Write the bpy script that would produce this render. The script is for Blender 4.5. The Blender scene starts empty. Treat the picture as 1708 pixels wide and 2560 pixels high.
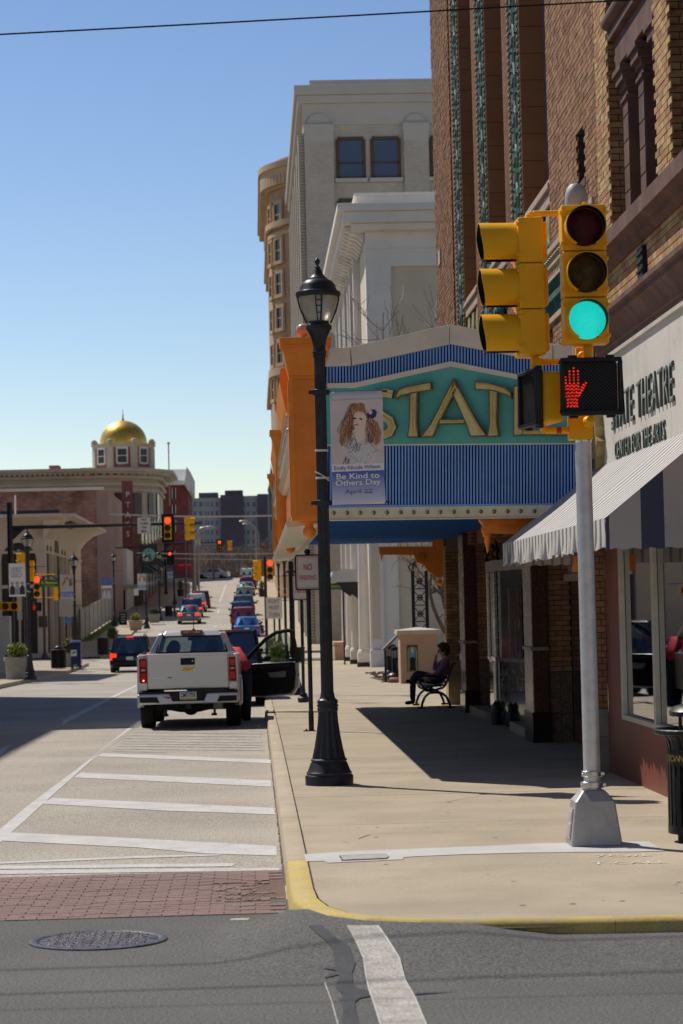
import bpy, bmesh, math, random
import numpy as np
from mathutils import Matrix, Vector
R=math.radians
random.seed(7)
SC=bpy.context.scene
COL=SC.collection
# ------------------------------------------------------------------ camera
W_,H_=1708,2560
FP=85/24*W_
CH=2.05
psi,th,rho=R(2.12),R(2.216),R(1.35)
fv=np.array([math.sin(psi)*math.cos(th),math.cos(psi)*math.cos(th),math.sin(th)])
r0=np.array([math.cos(psi),-math.sin(psi),0.]); u0=np.cross(r0,fv)
rv=r0*math.cos(rho)-u0*math.sin(rho); uv=u0*math.cos(rho)+r0*math.sin(rho)
cam=bpy.data.cameras.new("camera"); co=bpy.data.objects.new("camera",cam); COL.objects.link(co)
co.matrix_world=Matrix(((rv[0],uv[0],-fv[0],0),(rv[1],uv[1],-fv[1],0),(rv[2],uv[2],-fv[2],CH),(0,0,0,1)))
cam.sensor_fit='HORIZONTAL'; cam.sensor_width=24; cam.lens=85; cam.clip_start=.5; cam.clip_end=5000
cam.dof.use_dof=True; cam.dof.focus_distance=25; cam.dof.aperture_fstop=5.0
SC.camera=co
# ------------------------------------------------------------------ light
SA,SB=.52,.65          # shadow offset per metre of height: (+x, -y)
sun_el=math.atan(1/math.hypot(SA,SB)); sun_az=math.atan2(-SA,SB)   # sun stands at (-SA, +SB)
w=bpy.data.worlds.new("World"); SC.world=w; w.use_nodes=True
nt=w.node_tree; bg=nt.nodes["Background"]; sky=nt.nodes.new("ShaderNodeTexSky")
sky.sky_type='NISHITA'; sky.sun_disc=False; sky.sun_elevation=sun_el; sky.sun_rotation=sun_az
sky.altitude=500; sky.air_density=1.0; sky.dust_density=0.25; sky.ozone_density=2.5
SKG=1.4
v1=nt.nodes.new("ShaderNodeVectorMath"); v1.operation='SCALE'; v1.inputs["Scale"].default_value=.1
gm=nt.nodes.new("ShaderNodeGamma"); gm.inputs[1].default_value=SKG
v2=nt.nodes.new("ShaderNodeVectorMath"); v2.operation='MULTIPLY'; v2.inputs[1].default_value=(11.2,9.7,9.1)
nt.links.new(sky.outputs[0],v1.inputs[0]); nt.links.new(v1.outputs[0],gm.inputs[0]); nt.links.new(gm.outputs[0],v2.inputs[0]); nt.links.new(v2.outputs[0],bg.inputs[0]); bg.inputs[1].default_value=0.094
sl=bpy.data.lights.new("sun",'SUN'); so=bpy.data.objects.new("sun",sl); COL.objects.link(so)
sl.energy=3.3; sl.angle=R(.53); sl.color=(1,.94,.84)
so.rotation_euler=Vector((SA,-SB,-1)).to_track_quat('-Z','Y').to_euler()
SC.view_settings.view_transform='Standard'; SC.view_settings.look='None'; SC.view_settings.exposure=0.42; SC.view_settings.gamma=1
# ------------------------------------------------------------------ street profile and pixel helpers
PY=[-400,18,45,70,92,111,135,163,188,249,305,330,400,3000]
PZ=[0,0,-.12,-.40,-.62,-.86,-.80,-.1,.77,2.7,5.4,6.2,6.6,6.6]
def zr(Y):
    return float(np.mean(np.interp(np.linspace(Y-8,Y+8,9),PY,PZ)))
def S(Y): return zr(Y)+.15
def ray(x,y):
    d=fv*FP+rv*(x-W_/2)-uv*(y-H_/2); return d/d[1]
def P(x,y,Y):
    d=ray(x,y)*Y; return Vector((d[0],d[1],d[2]+CH))
def PX(x,y,X):
    d=ray(x,y); return P(x,y,X/d[0])
def G(x,y,off=0.):
    d=ray(x,y); Y=4.
    while Y<420:
        if CH+d[2]*Y<zr(Y)+off: break
        Y+=.05
    return Vector((d[0]*Y,Y,CH+d[2]*Y))
# ------------------------------------------------------------------ materials
MT={}
def _new(name):
    m=bpy.data.materials.new(name); m.use_nodes=True; n=m.node_tree.nodes; l=m.node_tree.links
    return m,n,l,n["Principled BSDF"]
def mat(name,col,rough=.55,metal=0,var=.14,vs=4,bump=0,bs=60,spec=.22,coat=0,speck=0,ss=180,stain=None,st=.5,sts=1.2,emit=0,world=False):
    if name in MT: return MT[name]
    m,n,l,b=_new(name); MT[name]=m
    b.inputs["Roughness"].default_value=rough; b.inputs["Metallic"].default_value=metal
    b.inputs["Specular IOR Level"].default_value=spec; b.inputs["Coat Weight"].default_value=coat
    tc=n.new("ShaderNodeTexCoord")
    if world:
        g=n.new("ShaderNodeNewGeometry"); src=g.outputs["Position"]
    else: src=tc.outputs["Object"]
    c=(*col,1)
    def noise(s,d=5,ro=.6):
        t=n.new("ShaderNodeTexNoise"); t.inputs["Scale"].default_value=s; t.inputs["Detail"].default_value=d; t.inputs["Roughness"].default_value=ro
        l.new(src,t.inputs["Vector"]); return t
    t=noise(vs)
    mx=n.new("ShaderNodeMix"); mx.data_type='RGBA'
    mx.inputs["A"].default_value=tuple(max(0,x*(1-var)) for x in col)+(1,)
    mx.inputs["B"].default_value=tuple(min(1,x*(1+var)) for x in col)+(1,)
    mr=n.new("ShaderNodeMapRange"); mr.inputs[1].default_value=.3; mr.inputs[2].default_value=.7
    l.new(t.outputs["Fac"],mr.inputs[0]); l.new(mr.outputs[0],mx.inputs["Factor"]); out=mx.outputs["Result"]
    if stain:
        t2=noise(sts,6,.7); m2=n.new("ShaderNodeMapRange"); m2.inputs[1].default_value=.5; m2.inputs[2].default_value=.72; m2.inputs[4].default_value=st
        x2=n.new("ShaderNodeMix"); x2.data_type='RGBA'; x2.inputs["B"].default_value=(*stain,1)
        l.new(t2.outputs["Fac"],m2.inputs[0]); l.new(m2.outputs[0],x2.inputs["Factor"]); l.new(out,x2.inputs["A"]); out=x2.outputs["Result"]
    if speck:
        t3=noise(ss,2,.5); m3=n.new("ShaderNodeMapRange"); m3.inputs[1].default_value=.35; m3.inputs[2].default_value=.65
        m3.inputs[3].default_value=1-speck; m3.inputs[4].default_value=1+speck
        x3=n.new("ShaderNodeVectorMath"); x3.operation='SCALE'
        l.new(t3.outputs["Fac"],m3.inputs[0]); l.new(out,x3.inputs[0]); l.new(m3.outputs[0],x3.inputs["Scale"]); out=x3.outputs[0]
    l.new(out,b.inputs["Base Color"])
    rr=n.new("ShaderNodeMapRange"); rr.inputs[3].default_value=max(.03,rough-.08); rr.inputs[4].default_value=min(1,rough+.1)
    l.new(t.outputs["Fac"],rr.inputs[0]); l.new(rr.outputs[0],b.inputs["Roughness"])
    if bump:
        t4=noise(bs,4); bp=n.new("ShaderNodeBump"); bp.inputs["Strength"].default_value=bump; bp.inputs["Distance"].default_value=.02
        l.new(t4.outputs["Fac"],bp.inputs["Height"]); l.new(bp.outputs[0],b.inputs["Normal"])
    if emit:
        l.new(out,b.inputs["Emission Color"]); b.inputs["Emission Strength"].default_value=emit
    return m
def brickmat(name,c1,c2,mo,axis='x',bl=.21,bh=.07,ms=.012,rough=.8,var=.3):
    """far brickwork: axis 'x' = wall facing +-x (u=y), 'y' = wall facing +-y (u=x)"""
    if name in MT: return MT[name]
    m,n,l,b=_new(name); MT[name]=m
    tc=n.new("ShaderNodeTexCoord"); sp=n.new("ShaderNodeSeparateXYZ"); cb=n.new("ShaderNodeCombineXYZ")
    l.new(tc.outputs["Object"],sp.inputs[0]); l.new(sp.outputs["Y" if axis=='x' else "X"],cb.inputs[0]); l.new(sp.outputs["Z"],cb.inputs[1])
    t=n.new("ShaderNodeTexBrick"); l.new(cb.outputs[0],t.inputs["Vector"])
    t.inputs["Color1"].default_value=(*c1,1); t.inputs["Color2"].default_value=(*c2,1); t.inputs["Mortar"].default_value=(*mo,1)
    t.inputs["Scale"].default_value=1; t.inputs["Brick Width"].default_value=bl; t.inputs["Row Height"].default_value=bh; t.inputs["Mortar Size"].default_value=ms
    ns=n.new("ShaderNodeTexNoise"); ns.inputs["Scale"].default_value=.7; ns.inputs["Detail"].default_value=8; ns.inputs["Roughness"].default_value=.65; l.new(tc.outputs["Object"],ns.inputs["Vector"])
    mr=n.new("ShaderNodeMapRange"); mr.inputs[1].default_value=.3; mr.inputs[2].default_value=.7; mr.inputs[3].default_value=1-var; mr.inputs[4].default_value=1+var
    x=n.new("ShaderNodeVectorMath"); x.operation='SCALE'
    l.new(ns.outputs["Fac"],mr.inputs[0]); l.new(t.outputs["Color"],x.inputs[0]); l.new(mr.outputs[0],x.inputs["Scale"]); l.new(x.outputs[0],b.inputs["Base Color"])
    bp=n.new("ShaderNodeBump"); bp.inputs["Strength"].default_value=.5; bp.inputs["Distance"].default_value=.01; bp.invert=True
    l.new(t.outputs["Fac"],bp.inputs["Height"]); l.new(bp.outputs[0],b.inputs["Normal"])
    b.inputs["Roughness"].default_value=rough; b.inputs["Specular IOR Level"].default_value=.12
    return m
def glass(name,tint=(.6,.7,.68),refl=.12,dark=.25):
    """window pane: see-through, tinted, mirror reflection rising at grazing angles"""
    if name in MT: return MT[name]
    m,n,l,b=_new(name); MT[name]=m
    n.remove(b); o=n["Material Output"]
    tr=n.new("ShaderNodeBsdfTransparent"); tr.inputs[0].default_value=(*tint,1)
    gl=n.new("ShaderNodeBsdfGlossy"); gl.inputs["Roughness"].default_value=.015; gl.inputs[0].default_value=(.95,.97,1,1)
    fr=n.new("ShaderNodeFresnel"); fr.inputs[0].default_value=1.5
    mp=n.new("ShaderNodeMapRange"); mp.inputs[1].default_value=0; mp.inputs[2].default_value=1; mp.inputs[3].default_value=refl; mp.inputs[4].default_value=1.0
    mx=n.new("ShaderNodeMixShader"); l.new(fr.outputs[0],mp.inputs[0]); l.new(mp.outputs[0],mx.inputs[0]); l.new(tr.outputs[0],mx.inputs[1]); l.new(gl.outputs[0],mx.inputs[2]); l.new(mx.outputs[0],o.inputs[0])
    return m
def emis(name,col,st):
    if name in MT: return MT[name]
    m,n,l,b=_new(name); MT[name]=m
    b.inputs["Base Color"].default_value=(*col,1); b.inputs["Emission Color"].default_value=(*col,1); b.inputs["Emission Strength"].default_value=st; b.inputs["Roughness"].default_value=.3
    tc=n.new("ShaderNodeTexCoord"); v=n.new("ShaderNodeTexNoise"); v.inputs["Scale"].default_value=130; v.inputs["Detail"].default_value=1
    l.new(tc.outputs["Object"],v.inputs["Vector"]); mr=n.new("ShaderNodeMapRange"); mr.inputs[3].default_value=st*.6; mr.inputs[4].default_value=st*1.4
    l.new(v.outputs["Fac"],mr.inputs[0]); l.new(mr.outputs[0],b.inputs["Emission Strength"])
    return m
# ------------------------------------------------------------------ mesh builder
class B:
    def __init__(s): s.v=[];s.f=[];s.m=[]
    def add(s,vs,fs,mi=0):
        o=len(s.v); s.v+=[tuple(v) for v in vs]; s.f+=[tuple(i+o for i in f) for f in fs]; s.m+=[mi]*len(fs); return s
    def hexa(s,p,mi=0):   # p: 4 bottom (ccw) + 4 top
        return s.add(p,[(3,2,1,0),(4,5,6,7),(0,1,5,4),(1,2,6,5),(2,3,7,6),(3,0,4,7)],mi)
    def box(s,x0,x1,y0,y1,z0,z1,mi=0):
        return s.hexa([(x0,y0,z0),(x1,y0,z0),(x1,y1,z0),(x0,y1,z0),(x0,y0,z1),(x1,y0,z1),(x1,y1,z1),(x0,y1,z1)],mi)
    def taper(s,b,t,z0,z1,mi=0):  # b,t = (x0,x1,y0,y1)
        return s.hexa([(b[0],b[2],z0),(b[1],b[2],z0),(b[1],b[3],z0),(b[0],b[3],z0),(t[0],t[2],z1),(t[1],t[2],z1),(t[1],t[3],z1),(t[0],t[3],z1)],mi)
    def prism(s,poly,ax,a,b,mi=0):
        n=len(poly)
        g={'x':lambda p,t:(t,p[0],p[1]),'y':lambda p,t:(p[0],t,p[1]),'z':lambda p,t:(p[0],p[1],t)}[ax]
        vs=[g(p,a) for p in poly]+[g(p,b) for p in poly]
        return s.add(vs,[tuple(range(n))[::-1],tuple(range(n,2*n))]+[(i,(i+1)%n,n+(i+1)%n,n+i) for i in range(n)],mi)
    def lathe(s,prof,c=(0,0,0),n=16,mi=0,flute=0,fn=0):
        vs=[];fs=[]
        for (r,z) in prof:
            for i in range(n):
                a=2*math.pi*i/n; q=r*(1-flute*(i%2 if fn==0 else .5-.5*math.cos(fn*a)))
                vs.append((c[0]+q*math.cos(a),c[1]+q*math.sin(a),c[2]+z))
        k=len(prof)
        for j in range(k-1):
            for i in range(n): fs.append((j*n+i,j*n+(i+1)%n,(j+1)*n+(i+1)%n,(j+1)*n+i))
        fs.append(tuple(range(n))[::-1]); fs.append(tuple(range((k-1)*n,k*n)))
        return s.add(vs,fs,mi)
    def cyl(s,p0,p1,r,r1=None,n=10,mi=0,cap=True):
        r1=r if r1 is None else r1; a=Vector(p0);b=Vector(p1); d=(b-a).normalized()
        u=d.orthogonal().normalized(); v=d.cross(u); vs=[]
        for c,q in((a,r),(b,r1)):
            for i in range(n):
                t=2*math.pi*i/n; vs.append(tuple(c+u*q*math.cos(t)+v*q*math.sin(t)))
        fs=[(i,(i+1)%n,n+(i+1)%n,n+i) for i in range(n)]
        if cap: fs+=[tuple(range(n))[::-1],tuple(range(n,2*n))]
        return s.add(vs,fs,mi)
    def tube(s,pts,r,n=6,mi=0,r1=None):
        k=len(pts)
        for i in range(k-1):
            a=r if r1 is None else r+(r1-r)*i/(k-1); b=r if r1 is None else r+(r1-r)*(i+1)/(k-1)
            s.cyl(pts[i],pts[i+1],a,b,n,mi)
        return s
    def ball(s,c,r,n=12,k=8,sc=(1,1,1),mi=0):
        vs=[];fs=[]
        for j in range(k+1):
            t=math.pi*j/k
            for i in range(n):
                a=2*math.pi*i/n; vs.append((c[0]+r*sc[0]*math.sin(t)*math.cos(a),c[1]+r*sc[1]*math.sin(t)*math.sin(a),c[2]+r*sc[2]*math.cos(t)))
        for j in range(k):
            for i in range(n): fs.append((j*n+i,(j+1)*n+i,(j+1)*n+(i+1)%n,j*n+(i+1)%n))
        return s.add(vs,fs,mi)
    def quad(s,a,b,c,d,mi=0): return s.add([a,b,c,d],[(0,1,2,3)],mi)
    def tf(s,M,start=0):
        for i in range(start,len(s.v)): s.v[i]=tuple(M@Vector(s.v[i]))
        return s
    def ob(s,name,mats,parent=None,smooth=35,bevel=0,seg=2,kind=None,recalc=True):
        if not isinstance(mats,(list,tuple)): mats=[mats]
        me=bpy.data.meshes.new(name); me.from_pydata(s.v,[],s.f)
        if recalc and len(s.f)<60000:
            bm=bmesh.new(); bm.from_mesh(me)
            bmesh.ops.remove_doubles(bm,verts=bm.verts,dist=1e-5) if smooth and len(s.f)<4000 else None
            bmesh.ops.recalc_face_normals(bm,faces=bm.faces); 
            same=len(bm.faces)==len(s.m); bm.to_mesh(me); bm.free()
        else: same=True
        for m in mats: me.materials.append(m)
        if same and len(mats)>1: me.polygons.foreach_set('material_index',s.m)
        if smooth:
            me.polygons.foreach_set('use_smooth',[True]*len(me.polygons)); me.set_sharp_from_angle(angle=R(smooth))
        o=bpy.data.objects.new(name,me); COL.objects.link(o)
        if parent: o.parent=parent
        if bevel:
            b=o.modifiers.new("bevel",'BEVEL'); b.width=bevel; b.segments=seg; b.limit_method='ANGLE'; b.angle_limit=R(40); b.harden_normals=False
        if kind: o["kind"]=kind
        return o
def tag(o,label,cat,group=None):
    o["label"]=label; o["category"]=cat
    if group: o["group"]=group
    return o
def thing(name,label,cat,loc=(0,0,0),rz=0,group=None):
    o=bpy.data.objects.new(name,None); COL.objects.link(o); o.location=loc; o.rotation_euler=(0,0,rz); o.empty_display_size=.2
    return tag(o,label,cat,group)
def copy_tree(o,parent=None):
    c=o.copy(); COL.objects.link(c); c.parent=parent
    for ch in list(o.children): copy_tree(ch,c)
    return c
def empty(name,parent,loc=(0,0,0)):
    o=bpy.data.objects.new(name,None); COL.objects.link(o); o.parent=parent; o.location=loc; return o
def text(s,name,m,parent,loc,rot,h=.1,w=None,depth=.002,bold=0,align='CENTER',shear=0,space=1):
    cu=bpy.data.curves.new("lettering",'FONT'); cu.body=s; cu.size=1; cu.align_x=align; cu.align_y='CENTER'; cu.extrude=.0; cu.offset=bold; cu.shear=shear; cu.space_character=space; cu.resolution_u=3
    o=bpy.data.objects.new("tmp",cu); COL.objects.link(o)
    dg=bpy.context.evaluated_depsgraph_get(); me=bpy.data.meshes.new_from_object(o.evaluated_get(dg)); bpy.data.objects.remove(o)
    vs=[v.co for v in me.vertices]
    if vs:
        x0=min(v.x for v in vs);x1=max(v.x for v in vs);y0=min(v.y for v in vs);y1=max(v.y for v in vs)
        sy=h/max(1e-6,(y1-y0)); sx=(w/(x1-x0)) if w else sy
        bm=bmesh.new(); bm.from_mesh(me)
        cx=(x0+x1)/2 if align=='CENTER' else x0
        for v in bm.verts: v.co=Vector(((v.co.x-cx)*sx,(v.co.y-(y0+y1)/2)*sy,0))
        if depth>0:
            g=bmesh.ops.extrude_face_region(bm,geom=bm.faces[:]); bmesh.ops.translate(bm,verts=[e for e in g['geom'] if isinstance(e,bmesh.types.BMVert)],vec=(0,0,depth))
        bm.to_mesh(me); bm.free()
    me.materials.clear(); me.materials.append(m)
    t=bpy.data.objects.new(name,me); COL.objects.link(t); t.parent=parent; t.location=loc; t.rotation_euler=rot
    return t
FC=(R(90),0,0)            # lettering that faces the camera (-y)
FS=(R(90),0,R(-90))       # lettering on the right-hand facades, facing the street (-x)
def brick_mesh(name,l,d,h,m):
    b=B(); e=.004
    b.taper((0,l,0,d),(0,l,0,d),0,h); o=b.ob(name,m,None,smooth=0); me=o.data; bpy.data.objects.remove(o); return me
def bricks(parent,org,u,nrm,L,H,mats,budget=0,bl=.203,bh=.06,j=.011,d=.012,holes=(),joined="brickwork"):
    """running-bond bricks on a plane: org = lower corner, u = direction along the wall, nrm = outward normal; each brick proud of the mortar by d."""
    u=Vector(u);nrm=Vector(nrm);org=Vector(org); up=Vector((0,0,1)); J=B(); cnt=0
    rng=random.Random(int(abs(org.x*31+org.y*17+org.z*7)*10)); cache={}
    rows=int(H/(bh+j))
    for r_ in range(rows):
        z=r_*(bh+j)+j/2; x=-(bl+j)/2*(r_%2)
        while x<L:
            a=max(x,0);e=min(x+bl,L); x+=bl+j
            if e-a<.03: continue
            if any(h[0]<(a+e)/2<h[1] and h[2]<z+bh/2<h[3] for h in holes): continue
            mi=rng.randrange(len(mats)); dd=d*rng.uniform(.7,1.25)
            if cnt<budget and abs((e-a)-bl)<1e-4:
                if mi not in cache:
                    bb=B(); bb.box(0,bl,-d*1.0,.02,0,bh); oo=bb.ob("brick",mats[mi],None,smooth=0); cache[mi]=oo.data; bpy.data.objects.remove(oo)
                o=bpy.data.objects.new("brick",cache[mi]); COL.objects.link(o); o.parent=parent
                inw=-nrm; M=Matrix(((u.x,inw.x,0),(u.y,inw.y,0),(0,0,1))).to_4x4(); M.translation=org+u*a+up*z; o.matrix_local=M; cnt+=1
            else:
                p=[org+u*a+up*z,org+u*e+up*z,org+u*e+up*(z+bh),org+u*a+up*(z+bh)]; q=[t+nrm*dd for t in p]
                J.add(p+q,[(4,5,6,7),(0,1,5,4),(1,2,6,5),(2,3,7,6),(3,0,4,7)],mi)
    if J.v: J.ob(joined,mats,parent,smooth=0,kind="stuff",recalc=False)
# ================================================================== ground, roads, pavements
asph=mat("asphalt_tan",(.395,.355,.300),.85,var=.16,vs=.35,bump=.35,bs=70,speck=.38,ss=55,stain=(.31,.285,.245),st=.5,sts=.5,world=True)
asph2=mat("asphalt_grey",(.122,.119,.114),.85,var=.16,vs=.5,bump=.4,bs=60,speck=.42,ss=60,stain=(.095,.092,.09),st=.55,sts=.8,world=True)
conc=mat("pavement_concrete",(.42,.352,.258),.85,var=.16,vs=.8,bump=.15,bs=90,speck=.14,ss=110,stain=(.33,.285,.22),st=.7,sts=.55,world=True)
conc2=mat("kerb_concrete",(.44,.365,.265),.85,var=.15,vs=1.5,bump=.2,bs=60,speck=.15,ss=90,stain=(.28,.21,.15),st=.6,sts=1.1,world=True)
patchm=mat("fresh_cement",(.52,.51,.49),.85,var=.1,vs=2,bump=.1,bs=70,speck=.08,world=True)
jointm=mat("dark_joint",(.10,.085,.07),.95,var=.3,vs=9,speck=.4,ss=90,world=True)
white=mat("road_paint_white",(.56,.55,.535),.75,var=.1,vs=3,bump=.2,bs=80,speck=.16,ss=70,stain=(.40,.37,.33),st=.65,sts=2.2,world=True)
wornw=mat("road_paint_worn",(.42,.395,.355),.8,var=.2,vs=6,speck=.3,ss=70,stain=(.27,.25,.22),st=.8,sts=4,world=True)
yel=mat("kerb_paint_yellow",(.52,.39,.12),.75,var=.12,vs=4,speck=.12,ss=80,stain=(.40,.34,.24),st=.95,sts=4.5,world=True)
tar=mat("tar_patch",(.060,.062,.068),.75,var=.25,vs=3,speck=.2,ss=60,world=True)
brk=mat("paver_brick",(.235,.155,.14),.85,var=.14,vs=1.3,bump=.2,bs=60,speck=.25,ss=70,stain=(.20,.14,.125),st=.6,sts=.9,world=True)
pjoint=mat("paver_joint",(.165,.108,.095),.95,var=.2,vs=5,speck=.2,ss=60,world=True)
ground=mat("earth",(.17,.15,.10),.95,var=.3,vs=.1,speck=.2,ss=2,world=True)
ysamp=sorted(set([-300,-120,-40,-20,0]+[round(v,2) for v in np.arange(4,60,4)]+[round(v,2) for v in np.arange(60,350,5)]+[360,400,500,700,1200,2500]))
def sheet(name,x0,x1,y0,y1,m,dz=0.,kind="structure",parent=None,f=zr,xs=None,step=3.):
    b=B(); ys=[y0]+[y for y in ysamp if y0<y<y1]+[y1]; xs=xs or [x0,x1]; vs=[];fs=[]
    for y in ys:
        for x in xs: vs.append((x,y,f(y)+dz))
    k=len(xs)
    for i in range(len(ys)-1):
        for j in range(k-1): fs.append((i*k+j,i*k+j+1,(i+1)*k+j+1,(i+1)*k+j))
    b.add(vs,fs); return b.ob(name,m,parent,smooth=0,kind=kind,recalc=False)
KX=.20; LX=-8.8
sheet("ground",-1500,1500,-300,2500,ground,-.02,xs=[-1500,-300,-60,-13,KX,6,60,300,1500])
def lift(x,y):
    """the asphalt overlay rises to meet the dropped kerb at the rounded corner"""
    if y>15.9 or y<12.2 or x<-1.2: return 0.
    d=min((Vector((x,y))-a-(c-a)*max(0,min(1,(Vector((x,y))-a).dot(c-a)/(c-a).length_squared))).length for a,c in KSEG)
    fx=max(.5,min(1,(2.3-x)/1.1))*max(0,min(1,(x+.3)/.45)); fy=max(0,min(1,(15.9-y)/.5)); fd=max(0,1-d/1.5); return .142*fx*fy*fd*fd*(3-2*fd)
KSEG=[(Vector(a),Vector(c)) for a,c in zip([(.2,16.4),(.215,15.85),(.27,15.4),(.40,15.0),(.62,14.72),(.95,14.55),(1.4,14.45),(2.1,14.38),(3.2,14.33)],[(.215,15.85),(.27,15.4),(.40,15.0),(.62,14.72),(.95,14.55),(1.4,14.45),(2.1,14.38),(3.2,14.33),(14,14.3)])]
b=B(); xs=[-90,-30,-8]+[round(-1.5+.12*i,2) for i in range(36)]+[round(3.+.6*i,2) for i in range(10)]+[12,30,90]; ys=[-25,0,8]+[round(12+.12*i,2) for i in range(41)]+[17.1]
b.add([(x,y,lift(x,y)) for y in ys for x in xs],[(i*len(xs)+j,i*len(xs)+j+1,(i+1)*len(xs)+j+1,(i+1)*len(xs)+j) for i in range(len(ys)-1) for j in range(len(xs)-1)])
xst=b.ob("cross_street",asph2,None,smooth=60,kind="structure",recalc=False)
road=sheet("road",LX-.1,KX+.1,17.0,420,asph,.004)
x2=sheet("cross_street.001",-90,90,128.8,140.5,asph,.008)
def gq(pts,dz,off=0.):
    out=[]
    for p in pts:
        g=G(*p,off); out.append((g.x,g.y,zr(g.y)+off+dz))
    return out
def mark(name,pts,m,dz=.008,parent=road,off=0.):
    """flat painted patch given by its outline on the photograph, laid on the road"""
    v=gq(pts,dz,off)
    if parent is not xst: b=B(); b.add(v,[tuple(range(len(v)))]); return b.ob(name,m,parent,smooth=0,recalc=False)
    q=[]
    for p in pts:
        d=ray(*p); Y=6.
        while Y<20 and CH+d[2]*Y>lift(d[0]*Y,Y)+dz: Y+=.01
        q.append(Vector((d[0]*Y,Y,0)))
    me=bpy.data.meshes.new(name); me.from_pydata([tuple(a) for a in q],[],[tuple(range(len(q)))]); bm=bmesh.new(); bm.from_mesh(me); bmesh.ops.triangulate(bm,faces=bm.faces)
    for it in range(4): bmesh.ops.subdivide_edges(bm,edges=[e for e in bm.edges if e.calc_length()>.14],cuts=1); bmesh.ops.triangulate(bm,faces=bm.faces)
    for a in bm.verts: a.co.z=lift(a.co.x,a.co.y)+dz
    bm.to_mesh(me); bm.free(); me.materials.append(m); o=bpy.data.objects.new(name,me); COL.objects.link(o); o.parent=parent; return o
def mz(name,pts,m,**k):   # outline in a zoomed view of the photo's lower left corner
    return mark(name,[(x/1.7422,1700+y/1.7422) for x,y in pts],m,**k)
mz("hatching_border_line",[(-60,742),(0,655),(120,552),(330,395),(470,282),(596,182),(614,186),(520,262),(400,352),(215,518),(45,672),(-30,742)],white)
mz("hatching_stripe",[(50,668),(500,690),(1205,728),(1207,772),(900,760),(600,735),(10,705)],white)
mz("hatching_stripe",[(228,517),(1193,562),(1199,590),(700,572),(180,543)],white)
mz("hatching_stripe",[(350,407),(1180,441),(1180,468),(322,428)],white)
mz("hatching_stripe",[(446,321),(1180,350),(1181,366),(426,335)],white)
for k,(y,xa,xb,t) in enumerate([(226,585,1140,5),(237,570,1135,7),(252,552,1105,5),(262,540,1142,8),(275,525,1140,6),(284,515,1120,7),(297,505,1145,7),(308,492,720,5)]):
    mz("worn_stripe",[(xa,y),(xb,y+6),(xb,y+6+t),(xa-4,y+t)],wornw)
mz("stop_line",[(0,798),(300,785),(650,770),(960,764),(960,770),(500,785),(0,806)],white)
mz("stop_line",[(-60,816),(1010,803),(1028,810),(1005,817),(-60,830)],white)
mz("crosswalk_line",[(-60,837),(1212,823),(1218,836),(-60,852)],white)
mz("crosswalk_line",[(1010,1047),(1090,1044),(1080,1053),(1000,1056)],wornw); mz("crosswalk_line",[(1180,1050),(1290,1047),(1385,1055),(1260,1061),(1165,1060)],wornw)
mz("lane_line",[(-40,328),(0,305),(300,163),(592,22),(603,24),(300,182),(0,330),(-40,350)],white)
def mr3(name,pts,m,**k): return mark(name,[(700+x/2.613,2050+y/2.613) for x,y in pts],m,parent=xst,**k)
mr3("crosswalk_line",[(435,690),(640,690),(730,820),(780,905),(822,1050),(880,1150),(960,1345),(655,1345),(610,1200),(580,1110),(545,900),(490,790)],wornw,dz=.010)
mr3("crosswalk_edge",[(628,690),(645,690),(786,905),(826,1050),(884,1150),(966,1345),(955,1345),(876,1150),(818,1050),(776,905)],white,dz=.015)
mr3("crosswalk_edge",[(492,790),(500,800),(552,905),(588,1110),(622,1200),(666,1345),(655,1345),(610,1200),(578,1110),(543,905)],white,dz=.015)
mr3("tar_patch",[(185,690),(270,685),(330,740),(400,800),(455,825),(475,890),(495,935),(470,1000),(478,1060),(505,1100),(570,1112),(860,1130),(1170,1118),(870,1142),(600,1150),(520,1165),(490,1190),(495,1240),(520,1345),(400,1345),(415,1240),(385,1170),(420,1150),(360,1090),(385,1010),(290,1035),(300,1020),(370,985),(270,970),(360,960),(345,850),(300,790),(240,740)],tar,dz=.006)
mr3("worn_edge_line",[(288,1062),(298,1062),(345,1190),(388,1345),(376,1345),(335,1190)],wornw,dz=.010)
# brick crosswalk: every paver in view its own piece, the rest towards the far kerb joined
cw=sheet("brick_crosswalk",LX,KX-.02,16.28,19.05,pjoint,.006)
BL,BW,BJ=.205,.1005,.004
pme=B(); pme.taper((0,BL,0,BW),(.002,BL-.002,.002,BW-.002),0,.009); po=pme.ob("paver",brk,None,smooth=0); pmesh=po.data; bpy.data.objects.remove(po)
far=B(); n=0; rr=random.Random(3)
for r_ in range(int(2.74/(BW+BJ))):
    y=16.30+r_*(BW+BJ); x=KX-.03-BL-(BL/2 if r_%2 else 0)
    while x>LX:
        dz=rr.uniform(-.0025,.0025)
        broken=(x>-.12-.25*rr.random() and 16.9<y<18.2) or (x>-1.1 and y<16.4 and rr.random()<.5)
        if broken and rr.random()<.55: x-=BL+BJ; continue
        if x>-2.25 and n<300:
            o=bpy.data.objects.new("paver",pmesh); COL.objects.link(o); o.parent=cw; o.location=(x,y,zr(y)+.003+dz*.5); o.rotation_euler=(rr.uniform(-.008,.008),rr.uniform(-.008,.008),rr.uniform(-.012,.012)); n+=1
        else:
            z=zr(y); far.box(x,x+BL,y,y+BW,z,z+.012+dz*.5)
        x-=BL+BJ
far.ob("pavers",brk,cw,smooth=0,kind="stuff",recalc=False)
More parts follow.
